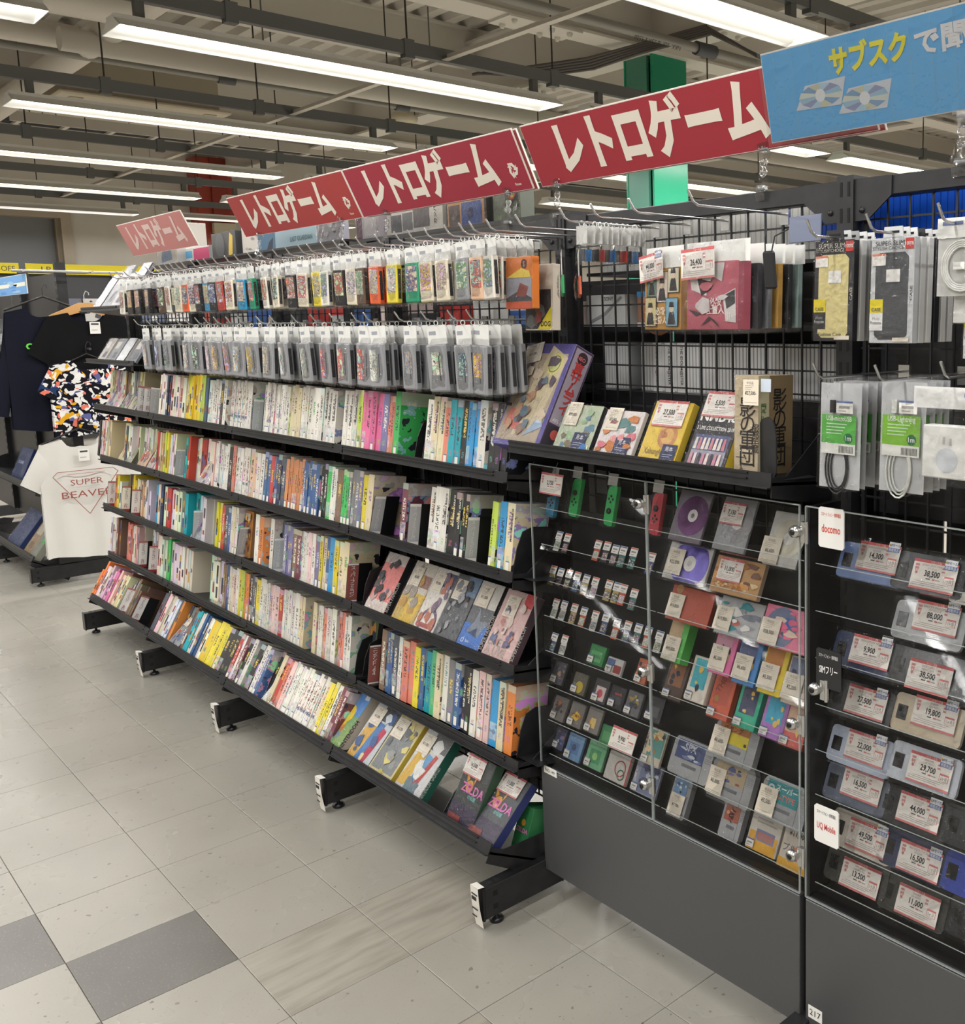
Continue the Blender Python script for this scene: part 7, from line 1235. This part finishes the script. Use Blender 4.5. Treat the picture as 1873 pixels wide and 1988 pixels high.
MB().box((-2.95, 1.19, 1.86), (-2.3, 1.5, 1.868), M_BLK).build('top_board', bk); MB().box((-2.9, 1.205, 1.7), (-2.87, 1.225, 1.86), M_BLK).build('board_bracket', bk)
back_box('tall white box with red and blue splashes on top of the far bay', -2.72, -2.44, 1.868, 2.06, 1.2, 0.14, (214, 208, 200), [('p', [(0.2, 0.05), (0.75, 0.1), (0.7, 0.45), (0.5, 0.6), (0.3, 0.4)], (130, 150, 180)), ('p', [(0.5, 0.6), (0.7, 0.62), (0.65, 0.8)], (170, 70, 80)), ('r', 0.05, 0.6, 0.25, 0.85, (226, 224, 220))], film=True)
for k in range(14):
    c = ((190, 60, 56), (206, 206, 204), (60, 100, 170), (220, 200, 190), (70, 72, 78))[k % 5]; xx = -2.2+0.2*k
    back_box('%s flat box, %s along the opposite shelf from the far end' % (('red', 'white', 'blue', 'pale', 'dark')[k % 5], nth(k+1)), xx, xx+0.19, 1.55, 1.55+0.05+0.02*(k % 3), 1.26, 0.1, c, [('r', 0.05, 0.2, 0.6, 0.7, tuple(min(255, q+30) for q in c))])
    xx = -2.4+0.21*k
    back_box('white backed box, %s along the lower opposite shelf' % nth(k+1), xx, xx+0.2, 1.0, 1.0+0.2, 1.26, 0.1, (206, 204, 200), [('r', 0.1*j+0.02, 0.1, 0.1*j+0.085, 0.9, (226, 224, 220)) for j in range(9)])
# low shelf ends of the neighbouring aisle behind the case are left to the back boards
# ================================================================ shelves of the far bay above the sloping ones
for (z, lab, x0, x1) in ((1.40, 'small black shelf with foil packs at the far end below the hooks', -3.0, -2.25), (1.652, 'small black shelf with tall foil packs at the far end of the hook row', -3.0, -2.36)):
    shelf_thing(lab, x0, x1, 0.93, z, 8, 0.012, 0.17, plates=False)
M_FOIL = mat('foil_pack', (196, 198, 200), 0.16, metal=0.7, build=lambda g: g.set(Normal=g.bump(g.noise(g.coord(), 60, 4, rough=0.7), 0.7, 0.01)))
def foil(lab, x, z, w, h, c, k):
    t = thing('foil_pack', lab, 'pack', (x, 0.94, z+0.002), (R(90-34), 0, 0), 'foil packs on the far bay'); MB().box((-w/2, 0, -0.012), (w/2, h, 0), P(*c), bev=0.001).rect(-w*0.4, h*0.55, w*0.1, h*0.85, 0.0006, P(226, 222, 214)).rect(-w*0.1, h*0.15, w*0.35, h*0.4, 0.0006, P(96, 98, 104)).build('carton', t); obj('foil_wrap', MB().grid(4, 5, lambda u, v: (-w/2+w*u, h*v, 0.003+0.003*random.Random(int(u*40+v*900+k*7)).random()), M_FOIL if k % 3 == 2 else M_FILM).mesh('foil_wrap'), t)
for k in range(4): foil('silver wrapped flat box, %s from the far end of the lower small shelf' % nth(k+1), -2.86+0.16*k, 1.402, 0.12, 0.13, ((190, 186, 178), (150, 152, 156), (206, 204, 200), (120, 124, 130))[k], k)
for k in range(4): foil('tall silver wrapped board, %s from the far end of the upper small shelf' % nth(k+1), -2.84+0.13*k, 1.654, 0.12, 0.2 + 0.05*(k % 2), ((200, 200, 200), (180, 182, 186), (206, 204, 202), (160, 162, 166))[k], k+2)
# ================================================================ second shelving run and the clothes at its end
LXE = -4.33
g2 = thing('shelving_run', 'second black shelving run beyond the gap with shirts hung on its end', 'shelving')
for k in range(4):
    x = LXE-0.93*k; obj('upright', PM, g2, (x, 0, 0.12)); f = obj('foot', FM, g2, (x, 0.04, 0)); obj('leveller', LEV, f, (0, 0.835, 0)); obj('leveller', LEV, f, (0, 1.42, 0))
    if k < 3: MB().box((x-0.91, 1.15, 0.2), (x-0.02, 1.156, 1.9), M_BLK).build('back_board', g2)
MB().box((LXE-0.02, 0.98, 0.12), (LXE+0.02, 1.7, 0.2), M_BLK).build('end_beam', g2)
for y in (0.93, 1.28): MB().tube([(LXE, 1.15, 1.90), (LXE+0.02, y, 1.90), (LXE+0.16, y, 1.90)], 0.008, P(190, 190, 188, 0.3, metal=0.6), 6).build('garment_arm', g2)
MB().tube([(LXE+0.12, 0.88, 1.90), (LXE+0.12, 1.62, 1.90)], 0.008, P(190, 190, 188, 0.3, metal=0.6), 6).build('garment_bar', g2)
MB().tube([(LXE, 1.16, 1.0), (LXE+0.3, 1.16, 1.0)], 0.008, P(150, 150, 150, 0.3, metal=0.6), 6).build('garment_arm', g2)
MB().tube([(LXE, 1.2, 1.66), (LXE+0.32, 1.2, 1.66)], 0.012, P(60, 60, 62, 0.4), 6).build('garment_arm', g2); MB().tube([(LXE, 1.2, 1.44), (LXE+0.27, 1.2, 1.44)], 0.008, P(60, 60, 62, 0.4), 6).build('garment_arm', g2)
def fabric(name, col, build=None):
    def bb(g):
        co = g.coord(); g.set(Roughness=0.9, Normal=g.bump(g.noise(co, 260, 2), 0.25, 0.002)); g.b.inputs['Specular IOR Level'].default_value = 0.15
        if build: build(g, co)
    return mat(name, col, 0.9, build=bb)
def splash(g, co):
    v = g.xyz(co); w = g.vec(v[0], v[1], 0.0); d = g.noise(w, 9, 2, 1); x = g.n('ShaderNodeVectorMath', operation='MULTIPLY_ADD'); g.put(x.inputs[0], d); x.inputs[1].default_value = (0.09, 0.09, 0); g.put(x.inputs[2], w); ww = x.outputs[0]
    c = rgb(22, 22, 30)
    for sc, th, col in ((24, 0.56, rgb(226, 224, 220)), (19, 0.62, rgb(96, 100, 150)), (21, 0.61, rgb(222, 120, 100)), (14, 0.62, rgb(222, 166, 40)), (30, 0.59, rgb(232, 230, 226)), (13, 0.65, rgb(40, 60, 100))):
        q = g.n('ShaderNodeVectorMath', operation='ADD'); g.put(q.inputs[0], ww); q.inputs[1].default_value = (sc*1.7, sc*0.9, sc); c = g.mix(g.m('GREATER_THAN', g.noise(q.outputs[0], sc, 1.5), th), c, col)
    g.set(Base_Color=c)
def shirt_mesh(w, h, m, sleeve=0.2, slen=0.22, neck=0.09, seed=0, longs=False, wav=0.012):
    """a shirt hung flat: x across, y up (0 at the hem), bulging towards +z"""
    rn = random.Random(seed); ph = [rn.uniform(0, 6) for _ in range(4)]; b = MB(); N, K = 16, 18
    def edge(v):   # half width at height v
        e = w/2*(1.0 + 0.04*(1-v)) 
        return e if v < 0.72 else e*(1 - 0.10*((v-0.72)/0.28)**1.5)
    def top(u):    # shoulder line with neck dip
        a = abs(u-0.5)*2; s = h*(1.0 - 0.07*a)
        if a < 2*neck/w: s -= 0.075*(1-(a/(2*neck/w))**2)**0.5 * (1 if True else 0)
        return s
    def f(sg):
        def g(u, v):
            y = top(u)*v; hw = edge(y/h); x = (u-0.5)*2*hw
            z = 0.022*(1-(2*u-1)**2)**0.5 + wav*(1-v*0.75)*sin(5*u*pi+ph[0]+1.2*v) + 0.5*wav*sin(9*u*pi+ph[1]-2*v)*(1-v)
            hem = 0.012*sin(2*pi*u+ph[2])*(1-v)
            return (x, y+hem, z if sg > 0 else z*0.3-0.03)
        return g
    b.grid(N, K, f(1), m); b.grid(N, K, f(-1), m, flip=True)
    for s in (-1, 1):
        L = 0.6 if longs else slen
        def sl(sg):
            def g(u, v):
                x0, y0 = s*edge(0.9)*0.98, h*0.93; ang = R(62 if not longs else 80)
                wd = sleeve*(1-0.25*v)*(1 if not longs else 0.75)
                dx, dy = cos(ang)*s, -sin(ang); nx, ny = sin(ang)*s, cos(ang)
                px = x0 + dx*L*v - nx*wd*u*0.75*(1 if True else 0); py = y0 + dy*L*v - ny*wd*u*1.0 
                return (px, py, (0.012*sin(pi*u) + 0.004*sin(6*v+ph[3]))*(1 if sg > 0 else -0.6) - 0.006)
            return g
        b.grid(5, 6, sl(1), m, flip=s > 0); b.grid(5, 6, sl(-1), m, flip=s < 0)
    return b.mesh('garment')
def hanger(t, h, col, w=0.4, wood=False):
    b = MB(); y = h-0.03
    if wood: b.prism([(-w/2, y-0.06), (-w/2+0.01, y-0.085), (0, y-0.035), (w/2-0.01, y-0.085), (w/2, y-0.06), (0.03, y+0.015), (-0.03, y+0.015)][::1], -0.02, -0.008, P(*col, 0.45))
    else: b.tube([(-w/2, y-0.07, -0.012), (0, y+0.012, -0.012), (w/2, y-0.07, -0.012)], 0.006, P(*col, 0.4), 6)
    b.tube([(0, y+0.01, -0.012), (0, y+0.06, -0.012), (0.012, y+0.085, -0.012), (0.026, y+0.075, -0.012), (0.026, y+0.06, -0.012)], 0.0028, P(*(col if not wood else (180, 180, 180)), 0.35), 6); b.build('hanger', t)
def price_paper(t, x, y, z=0.04): MB().rect(x-0.028, y-0.05, x+0.028, y+0.02, z, P(230, 228, 222)).rect(x-0.02, y+0.002, x+0.02, y+0.012, z+0.0005, P(60, 60, 64)).rect(x-0.02, y-0.03, x+0.012, y-0.026, z+0.0005, P(150, 150, 150)).build('price_tag', t)
RS = (R(90), 0, R(90))
t = thing('long_sleeve_shirt', 'navy long-sleeved shirt with green letters, farthest of the hung shirts', 'shirt', (LXE+0.13, 1.02, 0.97), RS); obj('garment', shirt_mesh(0.42, 0.74, fabric('navy_cotton', (24, 26, 38)), 0.16, neck=0.1, seed=3, longs=True), t); hanger(t, 0.8, (30, 28, 28))
q = MB(); q.text('OKAMOTOS', -0.12, 0.475, 0.036, P(96, 206, 60), z=0.036, bold=0.06, fitw=0.3); q.build('letter_print', t)
t = thing('short_sleeve_shirt', 'plain black T-shirt on a wooden hanger with a white price tag', 'shirt', (LXE+0.18, 1.22, 1.0), RS); obj('garment', shirt_mesh(0.44, 0.68, fabric('black_cotton', (20, 20, 21)), 0.2, 0.24, 0.1, 5), t); hanger(t, 0.73, (206, 156, 96), 0.38, True); price_paper(t, 0.03, 0.58)
t = thing('short_sleeve_shirt', 'black T-shirt splashed with white, orange and lilac paint shapes', 'shirt', (LXE+0.23, 1.19, 0.93), RS); obj('garment', shirt_mesh(0.40, 0.46, fabric('splash_cotton', (22, 22, 30), splash), 0.17, 0.18, 0.08, 7), t); hanger(t, 0.5, (30, 28, 28), 0.34)
t = thing('short_sleeve_shirt', 'white T-shirt with a thin red triangle and lettering, hung lowest', 'shirt', (LXE+0.27, 1.1, 0.2), RS); obj('garment', shirt_mesh(0.44, 0.74, fabric('white_cotton', (216, 214, 208)), 0.19, 0.25, 0.1, 9, wav=0.016), t); hanger(t, 0.79, (26, 26, 28)); price_paper(t, 0.0, 0.63, 0.045)
q = MB(); ink = P(150, 76, 66)
def stroke(pts, r=0.0022): 
    for a, c in zip(pts[:-1], pts[1:]): q.tube([(a[0], a[1], 0.047), (c[0], c[1], 0.047)], r, ink, 4)
stroke([(-0.145, 0.525), (-0.17, 0.5), (0.0, 0.26), (0.17, 0.5), (0.145, 0.525), (-0.145, 0.525)]); q.text('SUPER', 0, 0.44, 0.036, ink, z=0.05, align='CENTER', fitw=0.17); q.text('BEAVER', 0, 0.365, 0.042, ink, z=0.05, align='CENTER', fitw=0.27); q.rect(-0.1, 0.505, 0.1, 0.509, 0.049, P(190, 150, 144)); q.build('letter_print', t)
# goods and shelves of the second run
for k, (z, y0, lab) in enumerate(((0.58, 0.92, 'second sloping shelf of the far run beside the shirts'), (0.15, 0.86, 'lowest sloping shelf of the far run beside the shirts'), (1.02, 0.93, 'upper sloping shelf of the far run beside the shirts'))):
    shelf_thing(lab, LXE-1.85, LXE-0.03, y0, z, 14 if k != 1 else 29, 0.03, 0.22, plates=True)
def lbox(lab, x, y, z, w, h, d, tilt, base, spec, yaw=0):
    t = thing('leaning_box', lab, 'box', (x, y, z), (R(90-tilt), 0, R(yaw)), 'boxes on the far run'); b = MB(); b.box((-w/2, 0, -d), (w/2, h, 0), P(*base), bev=0.001); art(b, w, h, spec, 0.0004); b.build('card_box', t); bag(t, w, h, int(-x*1000), 0.003, 0.003)
lbox('orange brown box with a blue mark leaning on the far shelf', -4.62, 0.93, 0.585, 0.15, 0.26, 0.04, 20, (178, 110, 74), [('d', 0.5, 0.3, 0.2, (60, 60, 120)), ('r', 0.1, 0.6, 0.9, 0.9, (160, 92, 60))]); lbox('second brown box behind the orange one on the far shelf', -4.5, 1.0, 0.57, 0.12, 0.27, 0.04, 15, (140, 84, 60), [])
lbox('navy lettered box on the far shelf at the picture edge', -5.0, 0.93, 0.585, 0.3, 0.22, 0.05, 24, (30, 50, 96), [('t', 'DS GAMES', 0.4, 0.5, 0.1, (196, 206, 226), 0.02)]); lbox('navy flat box on the lowest far shelf at the picture edge', -5.0, 0.87, 0.16, 0.34, 0.26, 0.05, 38, (36, 54, 98), []); lbox('tan wrapped box leaning on the lowest far shelf', -4.62, 0.87, 0.16, 0.17, 0.27, 0.04, 36, (150, 124, 92), [('r', 0.15, 0.5, 0.8, 0.75, (190, 180, 160)), ('r', 0.2, 0.15, 0.7, 0.3, (120, 96, 70))]); lbox('clear bagged box with a green sticker on the lowest far shelf', -4.45, 0.86, 0.16, 0.14, 0.25, 0.04, 36, (128, 130, 118), [('r', 0.6, 0.4, 0.9, 0.6, (60, 170, 80))])
for k in range(4): lbox('%s game case on the upper far shelf, %s from the shirts' % (('white', 'grey', 'dark', 'pale')[k], nth(k+1)), -4.62-0.16*k, 0.94, 1.025, 0.13, 0.19, 0.02, 16, ((206, 206, 204), (140, 142, 146), (60, 62, 70), (190, 196, 206))[k], [('r', 0.1, 0.55, 0.9, 0.9, (120, 126, 140)), ('r', 0.1, 0.1, 0.9, 0.4, (226, 224, 220))])
for k in range(4): lbox('%s case standing on top of the far run, %s from the shirts' % (('silver', 'white', 'grey', 'dark')[k], nth(k+1)), -4.5-0.2*k, 0.94, 1.44, 0.16, 0.19, 0.02, 12, ((150, 152, 158), (206, 206, 204), (120, 122, 128), (56, 58, 66))[k], [('r', 0.1, 0.1, 0.9, 0.5, (176, 178, 184))])
shelf_thing('topmost sloping shelf of the far run beside the shirts', LXE-1.85, LXE-0.03, 0.93, 1.435, 10, 0.03, 0.2)
t = thing('hanging_sign', 'small blue and white sign at the left picture edge', 'sign', (-4.95, 0.95, 1.77), (R(90), 0, 0), 'signs above the far run'); board(MB(), 0.72, 0.115, (104, 160, 214)).build('board', t); b = MB(); b.rect(0.0, 0.045, 0.7, 0.068, 0.001, P(226, 224, 206)); art(b, 0.7, 0.1, blobs([(150, 190, 226), (80, 140, 206)], 10, 310), 0.0006, 0.0); b.build('print', t); MB().tube([(0.3, 0.0, -0.004), (0.3, -0.33, -0.004)], 0.004, M_CLEAR, 6).build('sign_stem', t)
# ================================================================ record racks along the far wall
t = thing('record_rack', 'dark wall rack under yellow header boards far at the left', 'rack', (WX, 0, 0))
MB().box((0.02, 0.4, 0.1), (0.06, 6.0, 2.24), M_DKG).build('back_board', t)
for y in (0.5, 1.55, 2.6, 3.65, 4.7): MB().box((0.06, y-0.03, 0.05), (0.12, y+0.03, 2.3), M_DKG).build('upright', t)
for z in (0.5, 1.1, 1.62): MB().box((0.06, 0.4, z), (0.4, 6.0, z+0.02), M_DKG).build('shelf_board', t)
for y0, y1, tx in ((1.6, 2.57, 'HARD-OFF'), (2.64, 4.3, 'LP')):
    h_ = MB().box((0.12, y0, 2.255), (0.14, y1, 2.385), P(226, 206, 24, 0.5)).build('header_board', t); MB().text(tx, y1-0.45 if tx != 'LP' else y0+0.17, 0.028, 0.07, P(66, 70, 70), T=Matrix(((0, 0, 1, 0.142), (1, 0, 0, 0), (0, 1, 0, 2.255), (0, 0, 0, 1))), bold=0.0, sx=1.2 if tx == 'LP' else 0.9).build('lettering', h_)
for k in range(14):
    y = 0.75+0.33*k; c = ((150, 150, 160), (96, 98, 112), (190, 186, 180), (120, 60, 56), (84, 96, 120), (206, 204, 200))[k % 6]
    for z, nm in ((1.64, 'upper'), (1.12, 'lower')):
        o = thing('record_sleeve', '%s record sleeve on the %s board of the wall rack, %s from the left' % (('grey', 'slate', 'pale', 'red', 'blue', 'white')[(k+(nm == 'lower')) % 6], nm, nth(k+1)), 'record', (WX+0.2, y, z), (R(82), 0, R(90)), 'record sleeves on the wall rack'); b = MB().box((-0.155, 0, -0.02), (0.155, 0.31, 0), P(*c)); art(b, 0.31, 0.31, blobs([(60, 60, 70), (206, 200, 190), (150, 110, 90)], 5, k), 0.0006); b.build('sleeve', o)
